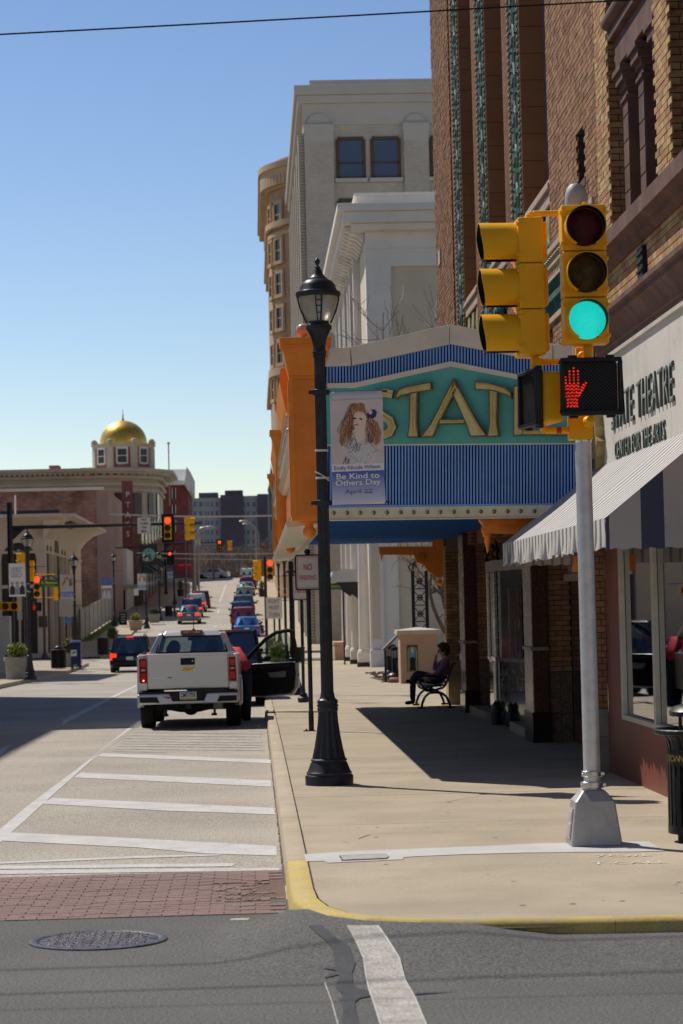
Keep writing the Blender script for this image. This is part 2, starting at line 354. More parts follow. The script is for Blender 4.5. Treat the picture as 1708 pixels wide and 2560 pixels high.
# manhole
mh=G(246,2355); iron=mat("cast_iron",(.10,.095,.105),.45,.6,var=.4,vs=14,bump=.3,bs=60)
t=thing("manhole_cover","round cast iron manhole cover in the grey cross street","manhole cover",(mh.x,mh.y,zr(mh.y)))
b=B(); b.lathe([(.43,0),(.43,.014),(.395,.02),(.375,.012),(.375,0)],n=48); b.ob("frame",iron,t)
b=B(); b.lathe([(.368,.0),(.368,.012),(0.001,.012)],n=48); cv=b.ob("cover",iron,t)
b=B()
for i in range(-6,7):
    for j in range(-6,7):
        if math.hypot(i,j)<6.3 and (i+j)%2==0: b.taper((i*.055-.03,i*.055+.03,j*.055-.03,j*.055+.03),(i*.055-.018,i*.055+.018,j*.055-.018,j*.055+.018),.011,.02)
b.ob("tread_studs",iron,cv,smooth=0,kind="stuff")
# ---- right pavement
sw=sheet("sidewalk",.37,9,14.4,128.5,jointm,.0,f=lambda y:zr(y)+.118,xs=[.5,9])
kp=[(KX,y) for y in (128.5,110,95,80,70,62,56,52,48.9)]+[(KX-.03,48.6)]+[(KX,y) for y in (45.3,42.3,39.3,36.3,33.3,30.3,27.3,24.3,21.3,18.3,16.4)]+[(.215,15.85),(.27,15.4),(.40,15.0),(.62,14.72),(.95,14.55),(1.4,14.45),(2.1,14.38),(3.2,14.33),(5,14.30),(8,14.3),(14,14.3)]
def kerb_run(pts,side,name,parent,wd=.155,painted=None,gap=.006):
    """kerb stones along a path; side = +1: the pavement lies to the right of travel"""
    n=len(pts); off=[]
    for i in range(n):
        a=Vector(pts[max(0,i-1)]);c=Vector(pts[min(n-1,i+1)]); d=(c-a).normalized(); nn=Vector((d.y,-d.x))*side; off.append(Vector(pts[i])+nn*wd)
    for i in range(n-1):
        a,c=Vector(pts[i]),Vector(pts[i+1]); d=(c-a).normalized()*gap if (c-a).length>1 else Vector((0,0)); a2=a+d*.5; c2=c-d*.5; a3=off[i]+d*.5; c3=off[i+1]-d*.5
        za,zc=S(a.y)+.003,S(c.y)+.003; lo=.3; ins=.018
        na=(a3-a2)*ins/wd; nc=(c3-c2)*ins/wd
        b=B(); q=lambda p,z:(p.x,p.y,z)
        prof=lambda A,A3,z,nv:[q(A-nv*1.2,z-lo),q(A,z-.03),q(A+nv,z),q(A3,z),q(A3,z-lo)]
        p0=prof(a2,a3,za,na);p1=prof(c2,c3,zc,nc)
        b.add(p0+p1,[(4,3,2,1,0),(5,6,7,8,9)]+[(k,(k+1)%5,5+(k+1)%5,5+k) for k in range(5)])
        b.ob("kerb_stone",yel if painted and painted(pts[i],pts[i+1]) else conc2,parent,smooth=60)
kerb_run(kp,-1,"kerb",sw,painted=lambda a,c:max(a[1],c[1])<18.4)
inner=[]
for i in range(len(kp)):
    a=Vector(kp[max(0,i-1)]);c=Vector(kp[min(len(kp)-1,i+1)]); d=(c-a).normalized(); inner.append(Vector(kp[i])+Vector((-d.y,d.x))*.168)
# slabs
corner=[(p.x,p.y) for p in inner if p.y<18.0]
b=B(); poly=[(.368,21.25)]+[(.368,18.3)]+corner+[(14,21.25)]
vs=[(x,y,S(y)) for x,y in poly]; b.add(vs,[tuple(range(len(vs)))]); b.ob("slab",conc,sw,smooth=0,recalc=False)
ye=21.262; edges=[]
while ye<126: edges.append(ye); ye+=3.33 if ye<70 else 5
for i in range(len(edges)-1):
    y0,y1=edges[i],edges[i+1]-.022; b=B()
    b.hexa([(.368,y0,S(y0)-.05),(7.9,y0,S(y0)-.05),(7.9,y1,S(y1)-.05),(.368,y1,S(y1)-.05),(.368,y0,S(y0)),(7.9,y0,S(y0)),(7.9,y1,S(y1)),(.368,y1,S(y1))])
    b.ob("slab",conc,sw,smooth=0)
def pave(name,pts,m,dz=.004): return mark(name,pts,m,dz=dz,parent=sw,off=.15)
pr=lambda pts:[(1300+x/3.843,1950+y/3.843) for x,y in pts]
pl=lambda pts:[(700+x/2.613,2050+y/2.613) for x,y in pts]
pave("cement_patch",pl([(160,230),(560,205),(1000,188),(1340,175)])+pr([(200,616),(440,612),(940,603),(1240,602),(1395,690),(1130,697),(440,704),(0,708)])+pl([(1200,232),(890,243),(810,250),(800,262),(310,287),(290,275),(170,275)]),patchm)
lidm=mat("box_lid",(.40,.39,.37),.8,var=.15,vs=9,bump=.3,bs=50,world=True)
pave("pull_box_lid",pl([(385,240),(690,226),(715,246),(700,262),(405,274)]),jointm,.006)
pave("pull_box_lid",pl([(395,243),(690,229),(710,247),(698,258),(412,270)]),lidm,.009)
chalk=mat("chalk_marks",(.62,.57,.47),.9,var=.2,vs=30,speck=.3,ss=200,world=True)
for s_,x,y,h,wd in (("7C#E",1560,2141,.17,.42),("T-CALL",1575,2158,.15,.55)):
    g=G(x,y,.15); text(s_,"chalk_lettering",chalk,sw,(g.x,g.y,S(g.y)+.005),(0,0,R(-4)),h=h,w=wd,depth=0)
# crumbling kerb bits on the corner
b=B(); rr=random.Random(5)
for i in range(70):
    x=rr.uniform(1.05,1.75); y=14.44+rr.uniform(-.03,.02); s=rr.uniform(.004,.013); b.ball((x,y,rr.uniform(.0,.02)),s,4,3,(1.5,1,.6))
for i in range(90):
    x=rr.uniform(-.32,.12); y=rr.uniform(17.0,18.2); s=rr.uniform(.004,.014); b.ball((x,y,.008),s,4,3,(1.3,1,.5))
b.ob("kerb_rubble",conc2,sw,smooth=0,kind="stuff",recalc=False)
# ragged gutter joint and pavement joint gravel
b=B()
for i in range(900):
    y=18+(i/900)**1.6*30; x=KX-.012+rr.uniform(-.014,.006); s=rr.uniform(.004,.011); b.ball((x,y,zr(y)+.004),s,5,3)
for i in range(700):
    y=15.8+(i/700)**1.5*22; x=.3615+rr.uniform(-.004,.004); s=rr.uniform(.003,.006); b.ball((x,y,S(y)-.002),s,5,3)
b.ob("joint_gravel",mat("gravel_grey",(.25,.22,.19),.9,var=.5,vs=40,world=True),sw,smooth=0,kind="stuff",recalc=False)
# gum spots, flecks and hairline cracks
b=B(); rr=random.Random(14)
for i in range(170):
    y=15.2+rr.random()**1.7*45; x=rr.uniform(.45,3.8); z=S(y)+.0035; r_=rr.uniform(.005,.016); k=7
    if y<16.2 and x<1.5: continue
    b.add([(x+r_*rr.uniform(.7,1.5)*1.4*math.cos(a*6.283/k),y+r_*rr.uniform(.7,1.5)*math.sin(a*6.283/k),z) for a in range(k)],[tuple(range(k))])
b.ob("gum_spots",mat("gum_dark",(.25,.21,.16),.9,var=.3,vs=8,world=True),sw,smooth=0,kind="stuff",recalc=False)
b=B()
for x,y,dx,dy,n in((1.2,33,.25,.18,9),(2.6,31.6,.2,-.3,7),(1.0,41,.3,.1,8),(1.5,23.5,.22,.1,8),(.8,19.9,.2,.12,6),(2.2,36,.28,.2,7)):
    px,py=x,y
    for i in range(n):
        qx,qy=px+dx*rr.uniform(.3,1.2)+rr.gauss(0,.08),py+dy*rr.uniform(.2,1.2)+rr.gauss(0,.12); w_=.005
        b.add([(px-w_,py,S(py)+.003),(px+w_,py,S(py)+.003),(qx+w_,qy,S(qy)+.003),(qx-w_,qy,S(qy)+.003)],[(0,1,2,3)]); px,py=qx,qy
b.ob("hairline_cracks",jointm,sw,smooth=0,kind="stuff",recalc=False)
# ---- other pavements
def walk(name,x0,x1,y0,y1,kx,step,first=None):
    s_=sheet(name,x0+.05,x1-.05,y0+.05,y1-.05,jointm,f=lambda y:zr(y)+.11)
    y=y0
    xa,xb=(x0+.16,x1) if kx==x0 else (x0,x1-.16)
    while y<y1-.1:
        e=min(y+step,y1)-.015; b=B()
        b.hexa([(xa,y,S(y)-.08),(xb,y,S(y)-.08),(xb,e,S(e)-.08),(xa,e,S(e)-.08),(xa,y,S(y)),(xb,y,S(y)),(xb,e,S(e)),(xa,e,S(e))]); b.ob("slab",conc,s_,smooth=0)
        b=B(); k0,k1=(x0,x0+.155) if kx==x0 else (x1-.155,x1)
        b.hexa([(k0,y,S(y)-.3),(k1,y,S(y)-.3),(k1,e,S(e)-.3),(k0,e,S(e)-.3),(k0,y,S(y)+.003),(k1,y,S(y)+.003),(k1,e,S(e)+.003),(k0,e,S(e)+.003)]); b.ob("kerb_stone",conc2,s_,smooth=0)
        y+=step
    return s_
walk("sidewalk.001",-13.4,LX,24,128.6,LX,5.2)
walk("sidewalk.002",-13.4,LX,140.7,330,LX,6)
walk("sidewalk.003",KX,4.6,140.7,330,KX,6)
# far lane dashes and stains
for a in ([(585,1605),(597,1605),(607,1578),(601,1577)],[(535,1568),(542,1568),(549,1523),(545,1523)],[(547,1506),(552,1506),(566,1463),(563,1463)]):
    mark("lane_dash",a,white,dz=.008)
# ================================================================== traffic signals, lamps, signs
sigy=mat("signal_yellow",(.92,.46,.010),.42,var=.08,vs=3,bump=.05,bs=120,stain=(.62,.31,.02),st=.3,sts=3)
blk=mat("black_paint",(.018,.018,.022),.38,var=.3,vs=9,bump=.06,bs=90,stain=(.05,.05,.055),st=.4,sts=5)
blkmat=mat("black_matt",(.012,.012,.014),.8,var=.3,vs=9)
alu=mat("brushed_aluminium",(.64,.63,.62),.42,.6,var=.1,vs=14,bump=.06,bs=200,stain=(.36,.35,.34),st=.5,sts=3)
alud=mat("cast_aluminium",(.42,.41,.40),.5,.6,var=.15,vs=9,bump=.08,bs=110,stain=(.28,.27,.27),st=.5,sts=4)
steel=mat("steel_band",(.62,.62,.62),.25,.95,var=.1,vs=20)
capm=mat("weathered_cap",(.42,.41,.39),.6,.2,var=.15,vs=9)
lred=mat("lens_red_off",(.085,.006,.006),.35,var=.5,vs=14,bump=.3,bs=160)
lamb=mat("lens_amber_off",(.10,.05,.008),.35,var=.5,vs=14,bump=.3,bs=160)
lgrn=mat("lens_green_off",(.006,.06,.03),.12,var=.5,vs=14,coat=.6)
egrn=emis("lens_green_lit",(.010,.56,.48),.72)
ered=emis("lens_red_lit",(1,.055,.02),1.5)
ehand=emis("hand_lit",(.9,.025,.004),.75)
def visor(b,c,r,L,d0=0,a0=-40,a1=220,t=.006,n=26,taperf=.86):
    """cut-away visor facing -y; material 0 outside, 1 inside"""
    def ring(rad,y,short): 
        out=[]
        for i in range(n+1):
            a=R(a0+(a1-a0)*i/n); k=min(1,max(0,(math.sin(a)+.85)/1.2)); yy=y if not short else -(L*(.9+.1*k))
            out.append((c[0]+rad*math.cos(a),c[1]+yy,c[2]+rad*math.sin(a)))
        return out
    o0,o1,i0,i1=ring(r+t,0,0),ring((r+t)*1.0,0,1),ring(r,0,0),ring(r,0,1)
    k=n+1; b.add(o0+o1,[(j,j+1,k+j+1,k+j) for j in range(n)],0); b.add(i0+i1,[(j,j+1,k+j+1,k+j) for j in range(n)],1); b.add(o1+i1,[(j,j+1,k+j+1,k+j) for j in range(n)],0)
def signal_head(parent,M,lit,back=False,full=True,w=.345,h=.355,body=None,vl=.23):
    body=body or sigy
    hd=empty("signal_head",parent); hd.matrix_local=M
    b=B()
    for i in(-1,0,1):
        z=i*(h+.006); b.box(-w/2,w/2,-.10,.10,z-h/2,z+h/2)
        b.box(-w/2+.05,w/2-.05,.10,.135,z-h/2+.03,z+h/2-.03)
    b.ob("housing",body,hd,bevel=.012 if full else 0)
    if full:
        b=B()
        for i in(-1,0,1):
            for sx in(-1,1):
                for sz in(-1,1):
                    b.box(sx*w/2-.012,sx*w/2+.012,-.115,-.06,i*(h+.006)+sz*.12-.012,i*(h+.006)+sz*.12+.012); b.cyl((sx*(w/2-.03),-.113,i*(h+.006)+sz*.14),(sx*(w/2-.03),-.098,i*(h+.006)+sz*.14),.008,n=6)
        b.ob("latches",body,hd,bevel=.003,kind="stuff")
    for i,(nm,off,on) in enumerate((("green",lgrn,egrn),("amber",lamb,lamb),("red",lred,ered))):
        z=(i-1)*(h+.006); b=B(); v=[]
        for k in range(5):
            q=.148*k/4; v.append((max(q,.001),-.03*(1-(k/4)**2)))
        b.lathe([(r_,zz) for r_,zz in v[::-1]],n=28); b.tf(Matrix.Translation((0,-.104,z))@Matrix.Rotation(R(90),4,'X')@Matrix.Scale(-1,4,(0,0,1)))
        b.ob("lens",on if lit==nm else off,hd)
        b=B(); visor(b,(0,-.10,z),.152,vl,a0=-62,a1=242,n=26 if full else 12); b.ob("visor",[body,blkmat],hd,recalc=False)
    if back:
        b=B(); b.box(-w/2-.12,w/2+.12,-.02,-.012,-1.5*h-.14,1.5*h+.14); b.ob("backplate",blkmat,hd,bevel=.03)
    return hd
def hand_dots(b,cx,cz,y,sc=1.,r=.0078,mirror=1):
    pts=[]
    z2=lambda x,yv:((x-115)/1273*sc*mirror+cx,(285-yv)/1273*sc+cz)
    for x0,t in ((38,185),(76,128),(118,100),(160,128)):
        yv=t
        while yv<330: pts.append((x0,yv)); yv+=30
    for i in range(7):
        yv=270+i*33
        for x0 in (55,97,139) if i<3 else (60,97,134): pts.append((x0,yv))
    for i in range(5):
        for x0 in (40,78,118,155) if i<2 else (50,82,115,145): pts.append((x0,345+i*33))
    for k in range(6): pts.append((238-k*14,248+k*24)); 
    for k in range(4): pts.append((208-k*14,250+k*26+14))
    for x,yv in pts:
        X,Z=z2(x,yv); b.ball((X,y,Z),r*sc,8,6,(1,.5,1))
def ped_head(parent,M,lit=True,body=None):
    hd=empty("pedestrian_signal",parent); hd.matrix_local=M
    b=B(); b.box(-.215,.215,-.02,.16,-.20,.20); b.ob("housing",body or sigy,hd,bevel=.035,seg=4)
    b=B(); w,h=.24,.225
    for x0,x1,z0,z1 in((-w,w,h-.032,h),(-w,w,-h,-h+.032),(-w,-w+.032,-h+.032,h-.032),(w-.032,w,-h+.032,h-.032)): b.box(x0,x1,-.085,-.02,z0,z1)
    b.ob("frame",blk,hd,bevel=.012)
    b=B(); b.box(-.205,.205,-.03,-.02,-.19,.19); b.ob("face",mat("signal_face",(.006,.006,.007),.35),hd)
    b=B()
    for i in range(-14,15):
        c=i*.03
        for s_ in(1,-1):
            x0,x1=max(-.205,c-.19),min(.205,c+.19)
            if x1-x0>.03:
                z0,z1=(x0-c)*s_,(x1-c)*s_; b.cyl((x0,-.056,z0),(x1,-.056,z1),.0022,n=4,cap=False)
    b.ob("visor_grille",mat("grille",(.05,.05,.052),.4),hd,kind="stuff",recalc=False)
    b=B()
    for x in(-.14,.15):
        for s_ in(1,-1): b.box(x-.035,x+.035,-.05,.0,s_*.222-.02,s_*.222+.025 if s_>0 else s_*.222+.02)
    b.ob("hinges",blk,hd,bevel=.008,kind="stuff")
    if lit:
        b=B(); hand_dots(b,-.135,0,-.034,1.); b.ob("lit_hand",ehand,hd,kind="stuff")
    return hd
sp=(2.615,18.93); sz=S(sp[1])
t=thing("traffic_signal","brushed aluminium traffic signal pole with two yellow signal heads, green light showing","traffic signal",(sp[0],sp[1],sz))
b=B(); b.taper((-.2,.2,-.2,.2),(-.155,.155,-.155,.155),0,.345); b.taper((-.155,.155,-.155,.155),(-.085,.085,-.085,.085),.345,.43); bs_=b.ob("base",alud,t,bevel=.014,seg=3)
b=B(); b.box(-.09,.09,-.004,.004,-.12,.12); b.box(-.075,.075,-.008,-.004,.02,.1); b.box(-.075,.075,-.008,-.004,-.1,0); o=b.ob("access_plate",alu,bs_,bevel=.002); o.matrix_local=Matrix.Translation((-.184,0,.17))@Matrix.Rotation(R(-90),4,'Z')@Matrix.Rotation(R(-7.4),4,'X')
b=B(); b.lathe([(.066,.40),(.0645,2.5),(.061,5.02)],n=32); b.ob("shaft",alu,t)
b=B()
for z,h,r_ in((.44,.05,.092),(.53,.045,.082)):
    b.lathe([(r_,z),(r_,z+h)],n=24); b.box(-r_-.004,-r_+.06,-.075,-.055,z+.01,z+h-.01); b.box(r_-.05,r_+.012,-.05,-.02,z+.01,z+h-.01)
b.ob("collar",steel,t,bevel=.005)
b=B(); b.lathe([(.064,4.99),(.088,5.0),(.092,5.06),(.088,5.12),(.072,5.165),(.045,5.195),(.001,5.205)],n=24); b.ob("cap",capm,t)
b=B(); b.lathe([(.068,4.93),(.068,4.965)],n=24); b.ob("strap",steel,t); b=B(); b.lathe([(.07,3.15),(.07,3.17)],n=24); b.ob("strap",steel,t)
b=B()   # brackets and pipes
b.cyl((-.35,-.02,4.965),(.0,-.02,4.965),.024,n=12); b.cyl((-.39,-.02,4.88),(-.39,-.02,4.94),.03,n=12); b.tube([(-.39,-.02,4.93),(-.38,-.02,4.955),(-.35,-.02,4.965)],.027,12); b.cyl((-.1,-.02,4.965),(-.05,-.02,4.965),.032,n=12)
b.box(-.06,.07,-.10,-.05,4.89,5.0); b.ball((.055,-.12,4.97),.055,10,8,(1,1.2,1)); b.cyl((.03,-.3,4.98),(.03,-.1,4.96),.03,n=10); b.ob("bracket",sigy,t,bevel=.006)
b=B(); b.cyl((.03,-.24,3.76),(.03,-.24,3.95),.038,n=12); b.box(-.05,.06,-.12,-.05,3.77,3.89); b.ball((-.005,-.13,3.82),.04,10,8); b.ob("bracket",sigy,t,bevel=.006)
b=B(); b.cyl((-.34,-.02,3.79),(-.03,-.02,3.79),.024,n=12); b.cyl((-.365,-.02,3.68),(-.365,-.02,3.86),.034,n=12); b.box(-.39,-.31,-.06,.03,3.70,3.82); b.ob("bracket",sigy,t,bevel=.006)
b=B(); b.cyl((-.30,-.02,3.25),(-.02,-.02,3.25),.026,n=12); b.tube([(-.33,-.02,3.33),(-.325,-.02,3.28),(-.295,-.02,3.25)],.03,12); b.box(-.11,.07,-.10,.06,3.17,3.37); b.ball((.03,-.12,3.30),.05,10,8,(1,1.3,1)); b.cyl((.03,-.28,3.31),(.03,-.08,3.30),.03,n=10)
b.ob("bracket",sigy,t,bevel=.006)
for x0,x1 in((-.21,-.17),):
    b=B(); b.cyl((x0,-.02,3.25),(x1,-.02,3.25),.0265,n=12); b.ob("red_tape",mat("red_tape",(.5,.05,.02),.5),t)
signal_head(t,Matrix.Translation((.0,-.30,4.43)),"green",vl=.13)
signal_head(t,Matrix.Translation((-.395,-.02,4.375))@Matrix.Rotation(R(-88),4,'Z'),None,vl=.29)
ped_head(t,Matrix.Translation((.03,-.30,3.56)))
ped_head(t,Matrix.Translation((-.36,-.02,3.50))@Matrix.Rotation(R(-80),4,'Z'),False)
# ---------------------------------------------------------------- street lamp
lpm=mat("lamp_black_paint",(.030,.032,.040),.36,.1,var=.25,vs=7,bump=.08,bs=80,stain=(.07,.07,.08),st=.45,sts=4)
globe=mat("lamp_globe",(.62,.59,.47),.3,var=.18,vs=9,bump=.1,bs=60,stain=(.45,.38,.26),st=.5,sts=6)
globe.node_tree.nodes["Principled BSDF"].inputs["Transmission Weight"].default_value=.45
def make_lamp(label,loc,group,detail=True):
    t=thing("street_lamp",label,"street lamp",loc,0,group); n=32 if detail else 14
    b=B(); b.lathe([(.262,0),(.262,.09),(.255,.105),(.245,.11),(.247,.135),(.232,.15),(.20,.235),(.188,.25),(.197,.262),(.197,.275),(.182,.285)],n=n); b.ob("base",lpm,t)
    b=B(); b.lathe([(.182,.283),(.155,.40),(.132,.53),(.112,.68),(.103,.80)],n=48 if detail else 14,flute=.13,fn=12); b.ob("flared_skirt",lpm,t)
    b=B(); b.lathe([(.107,.795),(.112,.80),(.112,.835),(.107,.84),(.107,.875),(.112,.88),(.112,.915),(.09,.93),(.078,.955),(.072,1.0)],n=n)
    if detail:
        for i in range(24):
            a=2*math.pi*i/24; b.ball((.108*math.cos(a),.108*math.sin(a),.857),.012,6,4)
    b.ob("ring",lpm,t)
    b=B(); b.lathe([(.0685,.98),(.060,4.66)],n=64 if detail else 12,flute=.10,fn=16); b.ob("shaft",lpm,t,smooth=50)
    b=B(); b.lathe([(.066,4.65),(.078,4.67),(.07,4.69),(.08,4.71),(.066,4.74),(.068,4.78),(.085,4.86),(.12,4.94),(.142,4.965),(.142,5.0),(.125,5.01),(.11,5.03),(.11,5.05)],n=n); b.ob("capital",lpm,t)
    b=B(); b.lathe([(.095,5.03),(.135,5.08),(.172,5.15),(.198,5.23),(.21,5.32)],n=n); gl=b.ob("globe",globe,t)
    b=B()
    for k in range(4):
        a=k*math.pi/2+R(8); c,s_=math.cos(a),math.sin(a)
        if k%2==1 or True: b.tube([(c*r_,s_*r_,z) for r_,z in((.13,5.03),(.165,5.10),(.198,5.18),(.222,5.27),(.232,5.37))],.010,6)
    for dx in(-.028,.028): b.tube([(dx*.5,-.125,5.05),(dx*.8,-.172,5.13),(dx*1.1,-.205,5.22),(dx*1.25,-.218,5.32)],.007,5)
    for z,r_ in((5.13,.172),(5.2,.197),(5.26,.209)): b.cyl((-.03,-r_,z),(.03,-r_,z),.006,n=5)
    b.ob("cage",lpm,gl)
    b=B(); b.lathe([(.215,5.315),(.243,5.325),(.25,5.345),(.243,5.37),(.215,5.38),(.205,5.395),(.19,5.44),(.165,5.48),(.125,5.505),(.105,5.512),(.105,5.522),(.085,5.535),(.06,5.57),(.045,5.61),(.03,5.635),(.034,5.645),(.016,5.655),(.014,5.67),(.026,5.69),(.03,5.715),(.02,5.735),(.001,5.75)],n=n); b.ob("cap",lpm,t)
    return t
def lamp_arm(t,s=1):
    for z in(4.27,3.06):
        b=B(); b.lathe([(.085,z-.03),(.085,z+.03)],n=16); b.box(-.02*s,.1*s,-.035,.035,z-.025,z+.025); b.cyl((.05*s,-.02,z),(.73*s,-.02,z),.012,n=8); b.box(-.13*s,-.06*s,-.05,.02,z-.02,z+.02); b.ob("banner_arm",lpm,t,bevel=.004)
    b=B()
    for z in(3.32,3.62): b.lathe([(.072,z),(.075,z+.008),(.075,z+.016),(.072,z+.024)],n=14)
    b.tube([(.07,-.04,3.3),(.0,-.075,3.36),(-.08,-.04,3.4)],.008,5); b.ob("cable_tie",mat("cable_tie_white",(.6,.6,.58),.5),t)
LP=(.775,26.35)
lamp1=make_lamp("tall black fluted street lamp with a banner, nearest the camera",(LP[0],LP[1],S(LP[1])),"black street lamps")
lamp_arm(lamp1)
# ---------------------------------------------------------------- banners
def grad_mat(name,c0,c1,z0,z1):
    m,n,l,b=_new(name); tc=n.new("ShaderNodeTexCoord"); sp_=n.new("ShaderNodeSeparateXYZ"); mr=n.new("ShaderNodeMapRange"); mx=n.new("ShaderNodeMix"); mx.data_type='RGBA'
    l.new(tc.outputs["Object"],sp_.inputs[0]); l.new(sp_.outputs["Z"],mr.inputs[0]); mr.inputs[1].default_value=z0; mr.inputs[2].default_value=z1; l.new(mr.outputs[0],mx.inputs["Factor"])
    mx.inputs["A"].default_value=(*c0,1); mx.inputs["B"].default_value=(*c1,1); l.new(mx.outputs["Result"],b.inputs["Base Color"]); b.inputs["Roughness"].default_value=.5; return m
vin=mat("banner_vinyl",(.78,.73,.70),.5,var=.04,vs=3)
hairm=[mat("print_hair_a",(.30,.13,.06),.6),mat("print_hair_b",(.44,.23,.12),.6),mat("print_hair_c",(.17,.07,.04),.6),mat("print_hair_d",(.62,.42,.28),.6)]
skinp=mat("print_skin",(.80,.62,.53),.6,var=.05); lips=mat("print_lips",(.50,.20,.18),.6); dressm=mat("print_dress",(.62,.62,.64),.6,var=.1,vs=120,speck=.5,ss=260); navy=mat("print_navy",(.035,.045,.15),.6,var=.5,vs=60)
inkd=mat("print_dark",(.05,.045,.06),.6); inkb=mat("print_blue_ink",(.13,.17,.42),.6); inkw=mat("print_white_ink",(.86,.86,.9),.6); grom=mat("grommet",(.45,.42,.36),.4,.7)
bgrad=grad_mat("print_blue_fade",(.62,.63,.78),(.08,.14,.52),.02,.33)
def portrait_banner(name,label,loc,wd=.575,ht=1.235,fine=True,parent=None):
    t=thing(name,label,"banner",loc,0,"banners on the street lamps")
    b=B(); n=12; vs=[]
    for i in range(n+1):
        for j in range(n+1):
            u,v=i/n,j/n; vs.append((u*wd,.012*math.sin(3*u+1.5*v)*v*(1-v)*2,v*ht))
    k=n+1; b.add(vs,[(i*k+j,(i+1)*k+j,(i+1)*k+j+1,i*k+j+1) for i in range(n) for j in range(n)])
    o=b.ob("sheet",vin,t,recalc=False); md=o.modifiers.new("thick",'SOLIDIFY'); md.thickness=.003; md.offset=0
    def bp(zx,zy,lay):
        q=(zy-205)/1890; x0=75+45*q; return ((zx-x0)/878*wd,-.018-.0016*lay,(1-q)*ht)
    def poly(nm,pts,m,lay,par=t):
        b=B(); v=[bp(x,y,lay) for x,y in pts]; b.add(v,[tuple(range(len(v)))]); return b.ob(nm,m,par,smooth=0,recalc=False)
    def ell(nm,cx,cy,rx,ry,m,lay,k=18,rot=0): return poly(nm,[(cx+rx*math.cos(2*math.pi*i/k)*math.cos(rot)-ry*math.sin(2*math.pi*i/k)*math.sin(rot),cy+rx*math.cos(2*math.pi*i/k)*math.sin(rot)+ry*math.sin(2*math.pi*i/k)*math.cos(rot)) for i in range(k)],m,lay)
    poly("print_backdrop",[(88,360),(950,340),(985,1420),(110,1430)],mat("print_backdrop",(.66,.59,.56),.6,var=.12,vs=2),0)
    poly("print_hair",[(400,470),(470,420),(600,400),(655,430),(665,500),(720,640),(820,700),(880,740),(905,830),(940,900),(920,1000),(900,1080),(830,1120),(780,900),(700,840),(430,830),(380,900),(340,960),(330,1080),(270,1130),(250,1080),(230,1030),(250,930),(230,900),(270,800),(330,760),(360,620),(380,540)],hairm[1],1)
    poly("print_dress",[(430,840),(690,870),(780,900),(800,1080),(770,1250),(740,1420),(300,1425),(340,1260),(330,1100),(360,930)],dressm,2)
    poly("print_arm",[(740,1230),(860,1220),(870,1290),(800,1400),(690,1415),(690,1370),(770,1330)],skinp,3)
    poly("print_cuff",[(775,1130),(850,1180),(960,1240),(965,1280),(860,1310),(780,1250)],dressm,4)
    poly("print_neck",[(500,800),(680,780),(640,900),(540,930),(500,870)],skinp,3)
    ell("print_face",562,690,126,152,skinp,4,22,-.1)
    poly("print_fist",[(510,900),(590,860),(660,900),(650,980),(600,1040),(555,1060),(500,990),(490,930)],skinp,4)
    poly("print_flower",[(690,600),(740,530),(830,520),(860,570),(840,640),(780,680),(720,680)],navy,5); ell("print_flower_centre",752,566,34,36,mat("print_pearl",(.75,.62,.55),.6),6,10)
    poly("print_bow",[(710,890),(780,880),(815,930),(800,1060),(740,1090),(700,1030)],navy,5)
    for cx in(492,592): ell("print_eye",cx,662 if cx<500 else 676,30,15,inkd,5,10,.1)
    ell("print_mouth",520,772,42,13,lips,5,10,.1); ell("print_nose",528,733,16,8,mat("print_shade",(.66,.46,.38),.6),5,8)
    if fine:
        rr=random.Random(11); ribs=[B() for _ in range(4)]
        def strand(x,y,dx,dy,n,amp,fr,wid,m,lay):
            pts=[]
            for i in range(n+1):
                s_=i/n; q=amp*math.sin(fr*s_*6.28+rr.random()*.3)*(.3+s_); pts.append((x+dx*s_+q,y+dy*s_))
            for i in range(n):
                a,c=pts[i],pts[i+1]; w0=wid*(1-.7*i/n); ribs[m].add([bp(a[0]-w0,a[1],lay),bp(a[0]+w0,a[1],lay),bp(c[0]+w0*.9,c[1],lay),bp(c[0]-w0*.9,c[1],lay)],[(0,1,2,3)])
        for i in range(110): strand(rr.uniform(400,470),rr.uniform(440,640),rr.uniform(-230,10),rr.uniform(260,560),14,rr.uniform(8,24),rr.uniform(1.5,3.5),rr.uniform(3,9),rr.randrange(4),5+rr.random())
        for i in range(95): strand(rr.uniform(690,790),rr.uniform(650,760),rr.uniform(-30,150),rr.uniform(180,420),12,rr.uniform(8,24),rr.uniform(1.5,3.5),rr.uniform(3,9),rr.randrange(4),5+rr.random())
        for i in range(40): strand(rr.uniform(430,640),rr.uniform(405,450),rr.uniform(-90,30),rr.uniform(60,170),8,8,1,rr.uniform(4,9),rr.randrange(4),5+rr.random())
        for k,bb in enumerate(ribs): bb.ob("print_curls",hairm[k],t,smooth=0,kind="stuff",recalc=False)
        lines=B()
        for pts in([(490,990),(520,1060),(510,1130),(450,1200),(370,1250)],[(330,1100),(400,1170),(460,1140),(500,1090)],[(545,1080),(520,1180),(500,1220)],[(590,1080),(560,1200),(500,1220)],[(780,1240),(850,1200),(960,1250)],[(300,1420),(350,1300),(340,1420)],[(360,1420),(400,1330),(390,1420)],[(420,1300),(560,1380),(740,1400)]):
            for i in range(len(pts)-1):
                a,c=pts[i],pts[i+1]; lines.add([bp(a[0]-5,a[1],6),bp(a[0]+5,a[1],6),bp(c[0]+5,c[1],6),bp(c[0]-5,c[1],6)],[(0,1,2,3)])
        lines.ob("print_lines",inkd,t,smooth=0,recalc=False)
    poly("print_name_strip",[(110,1425),(975,1415),(980,1532),(112,1548)],mat("print_white",(.80,.78,.80),.6,var=.03),1)
    poly("print_blue_panel",[(112,1549),(980,1534),(1005,2060),(120,2105)],bgrad,1)
